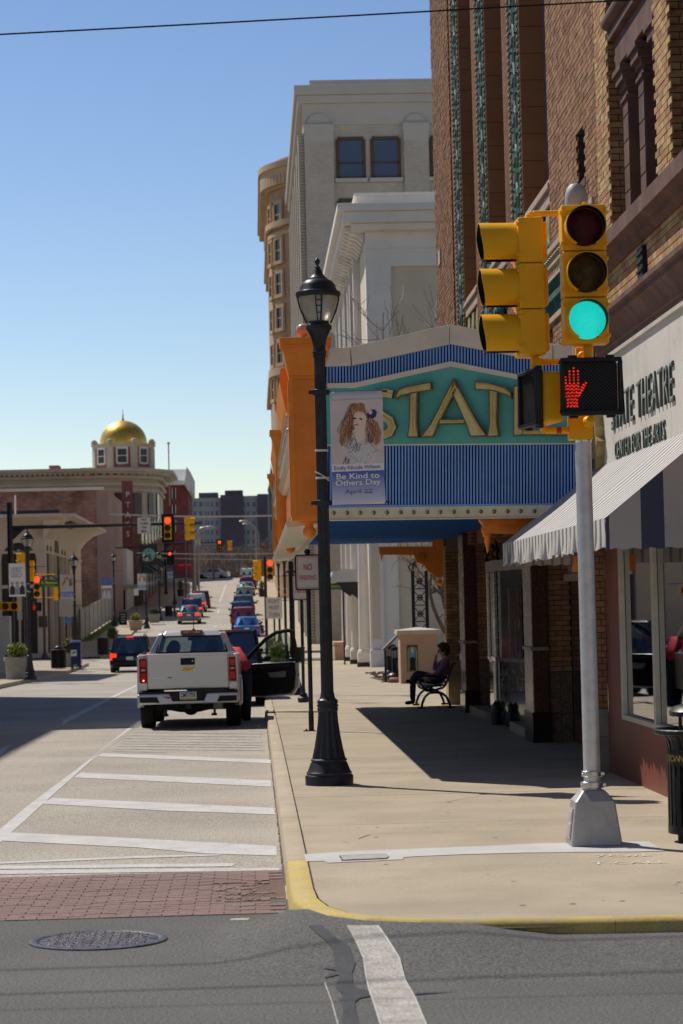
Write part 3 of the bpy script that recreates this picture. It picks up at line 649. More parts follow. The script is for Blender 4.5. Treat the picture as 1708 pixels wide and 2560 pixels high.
    for s_,x,y,wz,hz,m in(("Emily Nicole Wilson",535,1490,770,88,inkb),("Be Kind to",545,1622,715,95,inkw),("Others Day",550,1745,750,125,inkw),("April 22",555,1890,455,95,inkb)):
        if s_[0] in "BO":
            p=bp(x+7,y+9,2); text(s_,"lettering_shadow",inkb,t,p,(R(90),R(-1.2),0),h=hz/1890*ht,w=wz/878*wd,depth=0,bold=.018)
        p=bp(x,y,3); text(s_,"lettering",m,t,p,(R(90),R(-1.2),0),h=hz/1890*ht,w=wz/878*wd,depth=0,bold=.012)
    poly("underline",[(645,1906),(782,1901),(782,1909),(645,1914)],inkb,3)
    b=B()
    for x,y in((105,350),(918,333),(967,1948)):
        p=bp(x,y,2); b.cyl((p[0],p[1],p[2]),(p[0],p[1]-.003,p[2]),.009,n=10)
    b.ob("grommet",grom,t)
    return t
portrait_banner("portrait_banner","white vinyl banner with a long-haired child's portrait above blue lettering, beside the nearest lamp",(LP[0]+.10,LP[1]-.06,S(LP[1])+3.035))
# ---------------------------------------------------------------- no parking signs
sgw=mat("sign_white",(.74,.70,.66),.4,var=.05,vs=5,stain=(.6,.55,.5),st=.3,sts=8); sgr=mat("sign_red",(.50,.02,.025),.4,var=.1)
def no_parking(label,x,y,lines=True):
    t=thing("no_parking_sign",label,"road sign",(x,y,S(y)),0,"no parking signs")
    b=B(); b.cyl((0,0,0),(0,0,2.86),.036,n=14); b.cyl((0,0,0),(0,0,.30),.043,n=14); b.box(-.13,.06,-.06,.06,0,.012); b.ball((-.08,0,.02),.02,8,6); b.ball((0,0,2.87),.05,12,8,(1,.6,1)); b.ob("post",lpm,t)
    def rrect(w,h,r,k=5):
        return [(sx*(w-r)+r*math.cos(a),sz*(h-r)+r*math.sin(a)) for sx,sz,a0 in((1,1,0),(-1,1,90),(-1,-1,180),(1,-1,270)) for a in[R(a0+90*i/k) for i in range(k+1)]]
    zc=2.54; m_=lambda pts:[(x_,z_+zc) for x_,z_ in pts]
    b=B(); b.prism(m_(rrect(.208,.285,.05)),'y',-.055,-.04); b.ob("frame",blk,t)
    b=B(); b.prism(m_(rrect(.183,.262,.035)),'y',-.060,-.0552); pl_=b.ob("plate",sgw,t)
    b=B(); o,i_=m_(rrect(.170,.249,.03)),m_(rrect(.163,.242,.026)); n=len(o); b.add([(x_,-.0615,z_) for x_,z_ in o+i_],[(k,(k+1)%n,n+(k+1)%n,n+k) for k in range(n)]); b.ob("border",sgr,pl_,smooth=0,recalc=False)
    text("NO","lettering",sgr,pl_,(0,-.0615,zc+.085),FC,h=.105,w=.135,depth=0,bold=.02); text("PARKING","lettering",sgr,pl_,(0,-.0615,zc-.085),FC,h=.082,w=.27,depth=0,bold=.015)
    b=B()
    for z in(.225,-.225): b.cyl((0,-.065,zc+z),(0,-.06,zc+z),.009,n=8)
    b.ob("bolt",grom,pl_)
    return t
g=G(782,1828,.15); no_parking("no parking sign on a black post beside the nearest lamp",g.x-.02,g.y)
g=G(762,1756,.15); n2=no_parking("farther no parking sign half hidden behind the nearer one",g.x-.02,g.y)
b=B(); b.lathe([(.06,0),(.13,.02),(.14,.1),(.09,.13),(.075,.2),(.05,.21)],n=16); b.ob("post_foot",lpm,n2)
# ---------------------------------------------------------------- litter bin
tb=thing("litter_bin","black steel slatted litter bin at the right edge of the pavement","litter bin",(3.50,18.95,S(19)))
b=B()
b.lathe([(.285,.07),(.29,.07),(.29,.13),(.285,.13)],n=36); b.ob("hoop",blk,tb); b=B(); b.lathe([(.275,.60),(.28,.60),(.28,.72),(.275,.72)],n=36); b.ob("hoop",blk,tb)
for i in range(30):
    a=2*math.pi*i/30; c,s_=math.cos(a),math.sin(a); q=lambda r_,z,da=0:(r_*math.cos(a+da),r_*math.sin(a+da),z)
    b=B(); w_=.055
    prof=[(.287,.09),(.284,.74),(.30,.80),(.345,.855)]
    for k in range(3):
        r1,z1=prof[k];r2,z2=prof[k+1]; b.add([q(r1,z1,-w_),q(r1,z1,w_),q(r2,z2,w_),q(r2,z2,-w_),q(r1-.006,z1,-w_),q(r1-.006,z1,w_),q(r2-.006,z2,w_),q(r2-.006,z2,-w_)],[(0,1,2,3),(7,6,5,4),(0,3,7,4),(1,5,6,2),(2,6,7,3),(0,4,5,1)])
    b.ob("slat",blk,tb,smooth=0)
b=B()
for i in range(36):
    a=2*math.pi*i/36;a2=2*math.pi*(i+1)/36; b.cyl((.365*math.cos(a),.365*math.sin(a),.865),(.365*math.cos(a2),.365*math.sin(a2),.865),.024,n=10,cap=False)
b.ob("rim",blk,tb,smooth=60)
b=B(); b.lathe([(.25,.09),(.25,.84),(.245,.84),(.245,.1)],n=24); b.ob("liner",blkmat,tb)
b=B(); b.lathe([(.255,.985),(.26,1.02),(.22,1.06),(.12,1.085),(.001,1.09)],n=28)
for k in range(4):
    a=k*math.pi/2+.5; b.box(.22*math.cos(a)-.012,.22*math.cos(a)+.012,.22*math.sin(a)-.012,.22*math.sin(a)+.012,.84,1.0)
b.ob("hood",blk,tb)
for k in range(3):
    a=k*2.1+3.6; b=B(); b.box(.24*math.cos(a)-.02,.24*math.cos(a)+.02,.24*math.sin(a)-.02,.24*math.sin(a)+.02,0,.08); b.ob("foot",blk,tb)
b=B(); n=10
for i in range(n):
    a0=R(190+i*9);a1=R(190+(i+1)*9); r_=.293; p=lambda a,r,z:(r*math.cos(a),r*math.sin(a),z)
    b.hexa([p(a0,r_,.615),p(a1,r_,.615),p(a1,r_-.006,.615),p(a0,r_-.006,.615),p(a0,r_,.705),p(a1,r_,.705),p(a1,r_-.006,.705),p(a0,r_-.006,.705)])
pq=b.ob("name_plate",mat("bronze_plate",(.035,.028,.02),.4,.4),tb,smooth=60)
gold=mat("gold_ink",(.5,.36,.12),.4,.5)
for i,ch in enumerate("TOWN"):
    a=R(196+i*9.5); text(ch,"letter",gold,pq,(.2945*math.cos(a),.2945*math.sin(a),.66),(R(90),0,a+R(90)),h=.05,depth=0)
# ================================================================== right-hand buildings near the camera
FX=3.95; Z0=S(27)
mortar=mat("mortar_dark",(.075,.055,.042),.95,var=.2,vs=6)
yb=[mat("yellow_brick_a",(.42,.275,.125),.8,var=.18,vs=7,bump=.15,bs=50,world=True),mat("yellow_brick_b",(.50,.35,.165),.8,var=.15,vs=7,bump=.15,bs=50,world=True),mat("yellow_brick_c",(.34,.20,.095),.8,var=.2,vs=7,bump=.15,bs=50,world=True),mat("yellow_brick_d",(.45,.22,.12),.8,var=.2,vs=7,bump=.15,bs=50,world=True)]
rb=[mat("brown_brick_a",(.29,.152,.078),.8,var=.2,vs=6,bump=.15,bs=50,world=True),mat("brown_brick_b",(.35,.19,.10),.8,var=.2,vs=6,bump=.15,bs=50,world=True),mat("brown_brick_c",(.22,.112,.06),.8,var=.2,vs=6,bump=.15,bs=50,world=True)]
stone=mat("brownstone",(.155,.085,.068),.75,var=.3,vs=3,bump=.25,bs=35,stain=(.075,.05,.045),st=.7,sts=1.6,world=True)
uglass=mat("upper_window_glass",(.035,.05,.085),.08,var=.3,vs=.4,spec=.9)  # blue base colour carries the reflected sky
dglass=mat("dark_window_glass",(.010,.012,.018),.08,var=.2,vs=1,spec=.4)
frame=mat("window_frame_dark",(.022,.018,.018),.5,var=.2)
t=thing("corner_building","yellow brick corner building with brownstone cornices and a white sign panel","building")
b=B(); b.box(FX+.015,14,17.6,26.7,Z0+4.5,Z0+5.76); b.box(FX+.5,14,17.6,26.7,Z0+5.76,13.5); b.box(FX+.015,FX+.5,25.83,26.7,Z0+5.76,13.5); b.box(FX+.015,FX+.5,22.06,22.9,Z0+5.76,13.5); b.box(FX+.015,FX+.5,17.6,19.2,Z0+5.76,13.5); b.box(FX+2.2,14,17.6,26.7,Z0-.5,Z0+4.5); wl=b.ob("wall",mortar,t,smooth=0)
# brick piers and frieze
U=(0,-1,0); N=(-1,0,0)
holes=[(.87,3.8,5.75-5.0,9),(4.64,9,5.75-5.0,9)]
bricks(t,(FX,26.7,Z0+5.0),U,N,9.0,8.2,yb,budget=300,holes=holes,bl=.2,bh=.06)
# recess reveals: far side of each window recess faces the camera
for y0,y1 in((25.83,22.9),(22.06,19.2)):
    b=B(); b.box(FX+.0,FX+.5,y0+.001,y0+.2,Z0+5.7,13.5); b.ob("reveal_core",mortar,t,smooth=0)
    bricks(t,(FX+.0,y0,Z0+5.75),(1,0,0),(0,-1,0),.30,7.4,[yb[2],rb[1],yb[0]],bl=.2,bh=.06,d=.008)
    b=B(); b.box(FX+.42,FX+.47,y1,y0,Z0+5.75,13.5); wn=b.ob("window",dglass,t,smooth=0)
    b=B()
    for k in range(3):
        y=y0-.08-k*(y0-y1-.16)/2; b.box(FX+.36,FX+.42,y-.035,y+.035,Z0+5.75,13)
    b.box(FX+.36,FX+.42,y1,y0,Z0+7.9,Z0+8.0); b.ob("window_frame",frame,wn,smooth=0)
    for yc in(y0-.42,y0-1.45,y0-2.5):       # brownstone pilasters with moulded capital and base
        b=B(); zt=Z0+7.35; b.box(FX+.12,FX+.42,yc-.17,yc+.17,Z0+5.75,zt)
        for k in range(6):
            z=Z0+6.0+k*.27; b.box(FX+.112,FX+.12,yc-.165,yc+.165,z,z+.255)
        for z_,h,e in((Z0+5.75,.12,.06),(Z0+5.87,.05,.03),(zt-.12,.04,.03),(zt,.07,.03),(zt+.07,.1,.07),(zt+.17,.06,.1)): b.box(FX+.12-e,FX+.42,yc-.17-e,yc+.17+e,z_,z_+h)
        b.ob("pilaster",stone,t,bevel=.012)
    b=B(); b.box(FX+.06,FX+.46,y1,y0-.02,Z0+7.62,Z0+7.95); b.box(FX+.0,FX+.46,y1,y0-.02,Z0+7.95,Z0+8.05); b.cyl((FX+.02,y0-.03,Z0+8.15),(FX+.02,y1,Z0+8.15),.09,n=14); b.ob("lintel",stone,t,bevel=.012)
# stone courses, in blocks
def course(name,prof,y0,y1,step,m,gap=.008):
    y=y1
    while y>y0+.05:
        e=max(y0,y-step); b=B(); b.prism(prof,'y',e+gap,y); o=b.ob(name,m,t,smooth=40); y-=step
zA,zB=Z0+5.48,Z0+4.57
course("cornice_block",[(FX+.05,zA),(FX-.03,zA),(FX-.05,zA+.02),(FX-.09,zA+.05),(FX-.10,zA+.10),(FX-.15,zA+.13),(FX-.19,zA+.145),(FX-.19,zA+.30),(FX+.05,zA+.30)],17.6,26.7,.62,stone)
course("cornice_block",[(FX+.05,zB),(FX-.03,zB),(FX-.03,zB+.10),(FX-.05,zB+.11),(FX-.05,zB+.15),(FX-.08,zB+.2),(FX-.14,zB+.28),(FX-.17,zB+.30),(FX-.17,zB+.35),(FX-.21,zB+.37),(FX-.21,zB+.42),(FX+.05,zB+.43)],17.6,27.05,.78,stone)
b=B(); vz=Z0+5.02; vy=23.72
b.box(FX-.06,FX+.03,vy-.16,vy+.16,vz+.02,vz+.40)
for k in range(4): b.box(FX-.075,FX-.06,vy-.15,vy+.15,vz+.06+k*.085,vz+.09+k*.085)
b.ob("vent_grille",frame,t,bevel=.006)
# white sign panels
pan=mat("sign_panel_white",(.66,.62,.55),.55,var=.05,vs=1.2,bump=.04,bs=20,stain=(.42,.37,.30),st=.55,sts=1.1,world=True)
y=27.62
for e in(26.35,25.0,23.62,22.2,20.8,19.4,18.0):
    b=B(); b.box(FX-.055,FX-.02,e+.006,y,Z0+3.30,zB-.035); b.ob("sign_panel",pan,t,smooth=0,bevel=.003); y=e
b=B(); b.box(FX-.09,FX+.0,18,27.64,zB-.035,zB+.005); b.ob("panel_cap",mat("panel_cap",(.55,.50,.42),.6,stain=(.3,.25,.2),st=.6,sts=2),t,smooth=0)
let=mat("dark_green_letters",(.085,.10,.085),.5,var=.15,vs=5); lett=mat("letter_face",(.30,.33,.30),.5,var=.12,vs=5)
for words,yc,z,h,wd,dp in((("STATE","THEATRE"),23.85,3.93,.37,3.9,.02),(("CENTER","FOR","THE","ARTS"),24.05,3.52,.19,3.15,.016)):
    un=wd/(sum(len(q) for q in words)+.6*(len(words)-1)); y=yc+wd/2
    for q in words:
        ww=un*len(q)*.97; text(q,"sign_word",let,t,(FX-.056,y-ww/2,Z0+z),FS,h=h,w=ww,depth=dp,space=1.1); text(q,"sign_word_face",lett,t,(FX-.057-dp,y-ww/2,Z0+z),FS,h=h,w=ww,depth=.002,bold=-.004,space=1.1); y-=un*(len(q)+.6)
goldm=mat("gold_masks",(.42,.31,.14),.45,.3,var=.25,vs=9)
for yc,z,s_ in((27.0,3.83,.20),(26.55,3.68,.24)):
    b=B(); pts=[]
    for k in range(16):
        a=2*math.pi*k/16; r_=s_*(1.15 if k%4==0 else .72 if k%2==0 else .5); pts.append((yc+r_*.6*math.cos(a),Z0+z+r_*1.35*math.sin(a)))
    b.prism(pts,'x',FX-.15,FX-.056); b.ob("gold_star",goldm,t,smooth=0)
# shopfront
redp=mat("shopfront_red_panel",(.185,.060,.042),.45,var=.22,vs=1.1,bump=.05,bs=30,stain=(.11,.035,.028),st=.6,sts=1.0,world=True)
b=B(); b.box(FX,FX+.12,17.6,27.07,S(22)-.2,Z0+.645); b.ob("stall_riser",redp,t,smooth=0)
b=B(); b.box(FX,FX+.2,26.08,27.07,Z0+.645,Z0+3.3); b.ob("shopfront_pier",redp,t,smooth=0)
b=B(); b.box(FX+.01,FX+.2,17.6,26.08,Z0+2.75,Z0+3.3); b.ob("fascia",redp,t,smooth=0)
anod=mat("anodised_frame",(.55,.53,.48),.4,.7,var=.1,vs=6)
shop=glass("shop_glass",(.62,.66,.64),.30)
yy=[26.08,23.95,21.9,19.8,17.7]
for k in range(4):
    a,c=yy[k],yy[k+1]; b=B(); b.box(FX+.05,FX+.056,c+.03,a-.03,Z0+.70,Z0+2.75); pn=b.ob("shop_window",shop,t,smooth=0)
    b=B(); b.box(FX-.008,FX+.048,a-.10,a,Z0+.645,Z0+2.75); b.box(FX-.015,FX+.048,c,a-.10,Z0+.645,Z0+.70); b.ob("window_frame",anod,pn,smooth=0,bevel=.004)
# shop interior
intw=mat("shop_interior",(.32,.29,.25),.8,var=.1,vs=1); intf=mat("shop_floor",(.22,.17,.12),.6)
b=B(); b.box(FX+2.1,FX+2.2,17.7,26.9,Z0,Z0+3.4); b.box(FX+.2,FX+2.2,26.9,27.0,Z0,Z0+3.4); b.ob("interior_wall",intw,t,smooth=0)
b=B(); b.box(FX+.13,FX+2.1,17.7,26.9,Z0-.05,Z0+.02); b.box(FX+.1,FX+2.2,17.7,26.9,Z0+3.3,Z0+3.38); b.ob("interior_floor",intf,t,smooth=0)
b=B(); b.box(FX+.6,FX+.75,20,26,Z0+.02,Z0+1.0); b.box(FX+1.2,FX+1.6,21,25.5,Z0+.02,Z0+1.6); b.ob("display_shelf",mat("display_wood",(.25,.2,.16),.6),t,smooth=0)
# frosted brick jamb beside the shopfront
b=B(); b.box(FX-.10,FX+.0,27.14,27.5,S(27)-.1,Z0+3.0); b.ob("jamb_core",mortar,t,smooth=0)
bricks(t,(FX-.10,27.14,Z0+.72),(1,0,0),(0,-1,0),.10,2.2,[rb[0],rb[1]],bl=.095,bh=.06,d=.008)
b=B(); b.box(FX-.108,FX+.0,27.12,27.14,Z0,Z0+.40); b.box(FX-.108,FX,27.12,27.14,Z0+.405,Z0+.71); b.ob("stone_plinth",mat("grey_stone",(.27,.24,.21),.8,var=.2,vs=5),t,smooth=0)
# ------------------------------------------------------------------ awning
def stripemat(name,axis,per,duty,c0,c1):
    m,n,l,b=_new(name); tc=n.new("ShaderNodeTexCoord"); sp_=n.new("ShaderNodeSeparateXYZ"); l.new(tc.outputs["Object"],sp_.inputs[0])
    a=n.new("ShaderNodeMath"); a.operation='DIVIDE'; a.inputs[1].default_value=per; l.new(sp_.outputs[axis],a.inputs[0])
    f_=n.new("ShaderNodeMath"); f_.operation='FRACT'; l.new(a.outputs[0],f_.inputs[0]); g_=n.new("ShaderNodeMath"); g_.operation='LESS_THAN'; g_.inputs[1].default_value=duty; l.new(f_.outputs[0],g_.inputs[0])
    ns=n.new("ShaderNodeTexNoise"); ns.inputs["Scale"].default_value=1.4; ns.inputs["Detail"].default_value=6; l.new(tc.outputs["Object"],ns.inputs["Vector"]); mr=n.new("ShaderNodeMapRange"); mr.inputs[3].default_value=.86; mr.inputs[4].default_value=1.08; l.new(ns.outputs["Fac"],mr.inputs[0])
    mx=n.new("ShaderNodeMix"); mx.data_type='RGBA'; mx.inputs["A"].default_value=(*c1,1); mx.inputs["B"].default_value=(*c0,1); l.new(g_.outputs[0],mx.inputs["Factor"])
    s_=n.new("ShaderNodeVectorMath"); s_.operation='SCALE'; l.new(mx.outputs["Result"],s_.inputs[0]); l.new(mr.outputs[0],s_.inputs["Scale"]); l.new(s_.outputs[0],b.inputs["Base Color"]); b.inputs["Roughness"].default_value=.75
    # thin canvas lets some light through
    tl=n.new("ShaderNodeBsdfTranslucent"); l.new(s_.outputs[0],tl.inputs[0]); ms=n.new("ShaderNodeMixShader"); ms.inputs[0].default_value=.22; l.new(b.outputs[0],ms.inputs[1]); l.new(tl.outputs[0],ms.inputs[2]); l.new(ms.outputs[0],n["Material Output"].inputs[0])
    return m
aw=thing("striped_awning","white and grey striped canvas awning over the shop window","awning")
s1=stripemat("awning_stripes","Y",.27,.40,(.20,.20,.23),(.68,.65,.60)); s2=stripemat("awning_end_shaded","X",.45,.42,(.055,.065,.13),(.45,.45,.46))  # end stripes are darker and bluer: their shade is in the colour
AX,AY0,AY1=2.86,19.5,27.62; zt,zv,zb=Z0+3.42,Z0+2.60,Z0+2.335
b=B(); n=120; vs=[]
for i in range(n+1):
    y=AY0+(AY1-AY0)*i/n; sag=.035*math.sin(math.pi*((i%40)/40))
    for k in range(5):
        q=k/4; vs.append((FX-.06+(AX-FX+.06)*q,y,zt+(zv-zt)*q-sag*math.sin(math.pi*q)))
b.add(vs,[(i*5+k,(i+1)*5+k,(i+1)*5+k+1,i*5+k+1) for i in range(n) for k in range(4)]); b.ob("canvas_top",s1,aw,recalc=False)
b=B(); vs=[]; n=260
for i in range(n+1):
    y=AY0+(AY1-AY0)*i/n; wv=.018*math.sin(i*.9)+.012*math.sin(i*.37)
    for k in range(5):
        q=k/4; hem=.035*abs(math.sin(i*.245))*(k==4)
        vs.append((AX-.004+wv*q*q,y,zv+(zb-zv)*q+hem))
b.add(vs,[(i*5+k,(i+1)*5+k,(i+1)*5+k+1,i*5+k+1) for i in range(n) for k in range(4)]); b.ob("valance",s1,aw,recalc=False)
for y,sg in((AY0,-1),(AY1,1)):
    b=B(); vs=[];n=14
    for i in range(n+1):
        x=AX+(FX-.06-AX)*i/n; ztop=zv+(zt-zv)*i/n
        for k in range(4): vs.append((x,y+sg*.012*math.sin(i*1.1+k)*(k<3),zb+(ztop-zb)*k/3+(.02*abs(math.sin(i*1.6)) if k==0 else 0)))
    b.add(vs,[(i*4+k,(i+1)*4+k,(i+1)*4+k+1,i*4+k+1) for i in range(n) for k in range(3)]); b.ob("canvas_end",s2 if sg<0 else stripemat("awning_far_stripes","X",.11,.3,(.30,.30,.34),(.62,.60,.56)),aw,recalc=False)
b=B()
for y in(19.7,22.3,24.9,27.4): b.tube([(FX-.02,y,Z0+3.38),(AX+.03,y,Z0+2.57)],.014,6); b.cyl((FX-.02,y,Z0+2.5),(AX+.03,y,Z0+2.56),.012,n=6)
b.cyl((AX+.02,19.55,Z0+2.575),(AX+.02,27.55,Z0+2.575),.014,n=6); b.ob("frame",alud,aw)
# ------------------------------------------------------------------ theatre
th_=thing("theatre","brown brick theatre with green terracotta strips on tall piers","theatre")
farb=brickmat("theatre_far_brick",(.35,.175,.085),(.26,.12,.06),(.085,.05,.035),'x',.205,.07,.010)
TZ=17.5
b=B(); b.box(FX+.62,18,26.7,49.9,S(45)-.6,TZ); b.ob("core_wall",mortar,th_,smooth=0)
zb0=Z0+4.9
b=B(); b.box(FX+.012,FX+.62,26.7,27.78,zb0,TZ); b.box(FX+.012,FX+.62,28.36,31.06,zb0,TZ); b.box(FX+.012,FX+.62,27.78,28.36,zb0,Z0+6.82); b.box(FX+.012,FX+.62,27.78,28.36,Z0+7.44,TZ); b.ob("field_wall",mortar,th_,smooth=0)
b=B(); b.box(FX,FX+.62,45.63,49.9,Z0+3.0,TZ); b.ob("end_wall",mortar,th_,smooth=0); bricks(th_,(FX,49.88,Z0+4.2),(0,-1,0),(-1,0,0),4.2,11.4,rb,bl=.2,bh=.062,j=.02,d=.02,joined="far_bricks")
bricks(th_,(FX+.005,31.06,zb0),(0,-1,0),(-1,0,0),4.36,5.6,rb,bl=.2,bh=.06,holes=[(2.66,3.32,1.90,2.54)],joined="facade_bricks")
b=B(); b.box(FX+.28,FX+.3,27.78,28.36,Z0+6.8,Z0+7.46); b.ob("slit_recess",blkmat,th_,smooth=0); b=B(); b.box(FX-.02,FX+.05,27.68,28.42,Z0+6.74,Z0+6.83); b.ob("slit_sill",stone,th_,smooth=0)
b=B(); b.box(FX-.004,FX+.02,48.6,48.85,Z0+9.1,Z0+11.6); b.ob("slit_recess",blkmat,th_,smooth=0); b=B(); b.box(FX-.05,FX+.02,48.5,48.95,Z0+8.8,Z0+9.1); b.ob("slit_sill",mat("pale_stone",(.5,.43,.36),.7,var=.12),th_,smooth=0)
tc_g=mat("terracotta_green",(.024,.112,.095),.5,var=.45,vs=9,spec=.2,bump=.4,bs=26,stain=(.10,.22,.30),st=.5,sts=5,world=True); tc_c=mat("terracotta_cream",(.36,.31,.20),.6,var=.3,vs=12,world=True); tc_t=mat("terracotta_tan",(.300,.135,.055),.6,var=.12,vs=1.5,bump=.05,bs=40,stain=(.22,.095,.045),st=.5,sts=1.2,world=True); buff=mat("buff_trim",(.48,.36,.27),.6,var=.12,vs=3,world=True)
strip=brickmat("theatre_strip_brick",(.30,.145,.07),(.22,.10,.055),(.07,.045,.035),'x',.205,.07,.010)
piers=[(45.63,43.69,46.2),(41.24,38.99,41.3),(36.4,34.08,36.4)]
for (ya,yb_,yf) in piers:
    b=B(); b.box(FX,FX+.62,yb_,yf,Z0+3.0,TZ); pr_=b.ob("pier",strip,th_,smooth=0)
    g0=yb_+.15; g1=yb_+1.0
    b=B(); b.box(FX-.02,FX+.02,g0,g1,Z0+3.5,TZ); b.ob("green_strip",tc_g,pr_,smooth=0)
    b=B(); zz=Z0+4
    while zz<15:
        b.prism([(g0,zz),(g0+.16,zz+.03),(g1-.1,zz+.17),(g1-.3,zz+.17),(g0+.1,zz+.09)],'x',FX-.045,FX-.02); b.ball((FX-.03,g0+.5,zz+.21),.06,6,4,(.5,1,1)); b.prism([(g1,zz+.15),(g1-.25,zz+.30),(g1-.45,zz+.30)],'x',FX-.04,FX-.02); zz+=.29
    b.ob("leaf_ornament",tc_g,pr_,smooth=0,kind="stuff")
    b=B(); zz=Z0+4; pts=[]
    while zz<15: pts.append((FX-.03,g0+.22+.07*math.sin(zz*11),zz)); zz+=.11
    b.tube(pts,.028,5); zz=Z0+4
    while zz<15: b.ball((FX-.012,g0-.06,zz),.035,6,4,(.5,1,1)); b.ball((FX-.016,g1+.3,zz),.042,6,4,(.6,1,1)); zz+=.10
    b.ob("bead_moulding",tc_c,pr_,smooth=0,kind="stuff")
    # reveal of tan terracotta blocks on the near side of the pier (faces the camera)
    z=Z0+3.2; k=0
    while z<TZ and k<34:
        b=B(); b.box(FX+.004,FX+.60,yb_-.018,yb_,z,z+.376); b.ob("terracotta_block",tc_t,pr_,smooth=0,bevel=.004); z+=.385; k+=1
def bay(y0,y1):
    """window bay between y0 (near) and y1 (far)"""
    b=B(); b.box(FX+.42,FX+.46,y0,y1,Z0+7.45,TZ); wn=b.ob("window",dglass,th_,smooth=0)
    b=B(); y=y0+.1
    while y<y1: b.box(FX+.34,FX+.42,y-.035,y+.035,Z0+7.45,TZ); y+=.72
    for z in np.arange(Z0+8.4,TZ,1.55): b.box(FX+.36,FX+.42,y0,y1,z,z+.07)
    b.ob("window_frame",mat("steel_frame",(.20,.20,.26),.4,.3),wn,smooth=0)
    b=B(); b.box(FX-.03,FX+.42,y0,y1-.02,Z0+7.28,Z0+7.36); b.box(FX+.02,FX+.42,y0,y1-.02,Z0+7.36,Z0+7.45); b.box(FX+.01,FX+.05,y0,y1-.02,Z0+7.1,Z0+7.28); b.ob("sill",buff,th_,smooth=0,bevel=.01)
    b=B(); b.box(FX+.10,FX+.5,y0,y1-.02,Z0+3.0,Z0+7.1); b.ob("spandrel",tc_t,th_,smooth=0)
    for k in range(3):
        b=B(); yc=y0+(k+.5)*(y1-y0)/3
        for d in(-.12,-.04,.04,.12): b.tube([(FX+.05,yc+d,Z0+7.05),(FX+.04,yc+d*1.5,Z0+6.8),(FX+.06,yc+d*.4,Z0+6.5)],.03,5)
        b.ob("garland",mat("garland_cream",(.42,.40,.22),.5,var=.4,vs=8,world=True),th_)
    for k in range(3):
        b=B(); yc=y0+(k+.5)*(y1-y0)/3; b.ball((FX+.05,yc,Z0+6.55),.14,8,6,(.5,1.2,1))
        b.ob("garland_leaves",tc_g,th_)
bay(41.24,43.67); bay(36.4,38.97); bay(31.06,34.06)
b=B(); b.box(FX-.04,FX+.05,27.05,34.06,Z0+6.42,Z0+6.50); b.box(FX-.04,FX+.05,27.05,34.06,Z0+6.02,Z0+6.10); b.box(FX-.04,FX+.05,27.05,34.06,Z0+5.52,Z0+5.60); b.box(FX-.01,FX+.05,27.05,34.06,Z0+6.10,Z0+6.42); b.ob("frieze_moulding",buff,th_,smooth=0,bevel=.008)
b=B(); y=27.1
while y<34: b.lathe([(.001,-.1),(.05,-.06),(.02,0),(.055,.06),(.001,.1)],(FX-.03,y,Z0+6.26),6); y+=.16
b.ob("frieze_ornament",tc_c,th_,smooth=0,kind="stuff")
b=B(); b.box(FX-.02,FX+.05,27.05,34.06,Z0+5.60,Z0+6.02); y=27.1
while y<34: b.tube([(FX-.03,y,Z0+5.62),(FX-.07,y+.02,Z0+5.75),(FX-.03,y+.05,Z0+5.87),(FX-.08,y+.03,Z0+6.0)],.025,5); y+=.09
b.ob("green_fluting",tc_g,th_,smooth=0,recalc=False)
# entrance level
gran=mat("red_granite",(.085,.035,.028),.25,var=.35,vs=25,coat=.4,speck=.5,ss=90); grand=mat("black_granite",(.014,.012,.014),.2,coat=.3); specks=mat("speckled_stone",(.15,.105,.075),.7,var=.4,vs=40,speck=.5,ss=60); band=mat("pale_band",(.30,.25,.2),.5); wood=mat("dark_wood",(.09,.04,.025),.5,var=.3,vs=4)
def pier(y0,y1,first):
    zs=S(y0)
    b=B(); b.box(FX-.09,FX+.13,y0,y1,zs+.42,Z0+3.2); pg=b.ob("granite_pilaster",gran,th_,smooth=0,bevel=.008)
    b=B(); b.box(FX-.095,FX-.0901,y0+.02,y1,zs+.42,Z0+3.2); b.ob("side_face",mat("lit_side",(.36,.31,.29),.25,.2,var=.15,vs=3),pg,smooth=0)  # paler than the granite: light on the street side put into the colour
    b=B(); b.box(FX-.12,FX+.14,y0-.03,y1,zs-.05,zs+.42); b.ob("plinth",grand,pg,smooth=0,bevel=.008)
    b=B()
    for z in(zs+1.28,): b.box(FX-.125,FX+.14,y0-.025,y1,z,z+.05)
    b.ob("band",band,pg,smooth=0,bevel=.008)
    b=B(); b.box(FX+.13,FX+.46,y0+.05,y1,zs-.1,Z0+3.2); b.ob("brick_pier_core",mortar,th_,smooth=0)
    bricks(th_,(FX+.135,y0+.05,zs+.98),(1,0,0),(0,-1,0),.325,2.2,[rb[0],rb[1],yb[2]],budget=first,bl=.2,bh=.06,d=.011)
    for k in range(2):
        b=B(); b.box(FX+.132+k*.165,FX+.132+k*.165+.16,y0+.03,y0+.06,zs+.4,zs+.97); b.box(FX+.132+k*.165,FX+.132+k*.165+.16,y0+.03,y0+.06,zs,zs+.39); b.ob("stone_block",specks,th_,smooth=0,bevel=.005)
pier(33.6,34.6,150); pier(44.4,45.4,110)
b=B(); b.box(FX+.50,FX+.62,27.2,49.9,S(45)-.2,Z0+3.3); b.ob("entrance_wall",wood,th_,smooth=0)
b=B(); b.box(FX+.42,FX+.50,27.5,33.5,Z0+2.3,Z0+2.42); b.box(FX+.36,FX+.44,27.5,33.5,Z0+2.2,Z0+2.3); b.ob("door_head",band,th_,smooth=0)
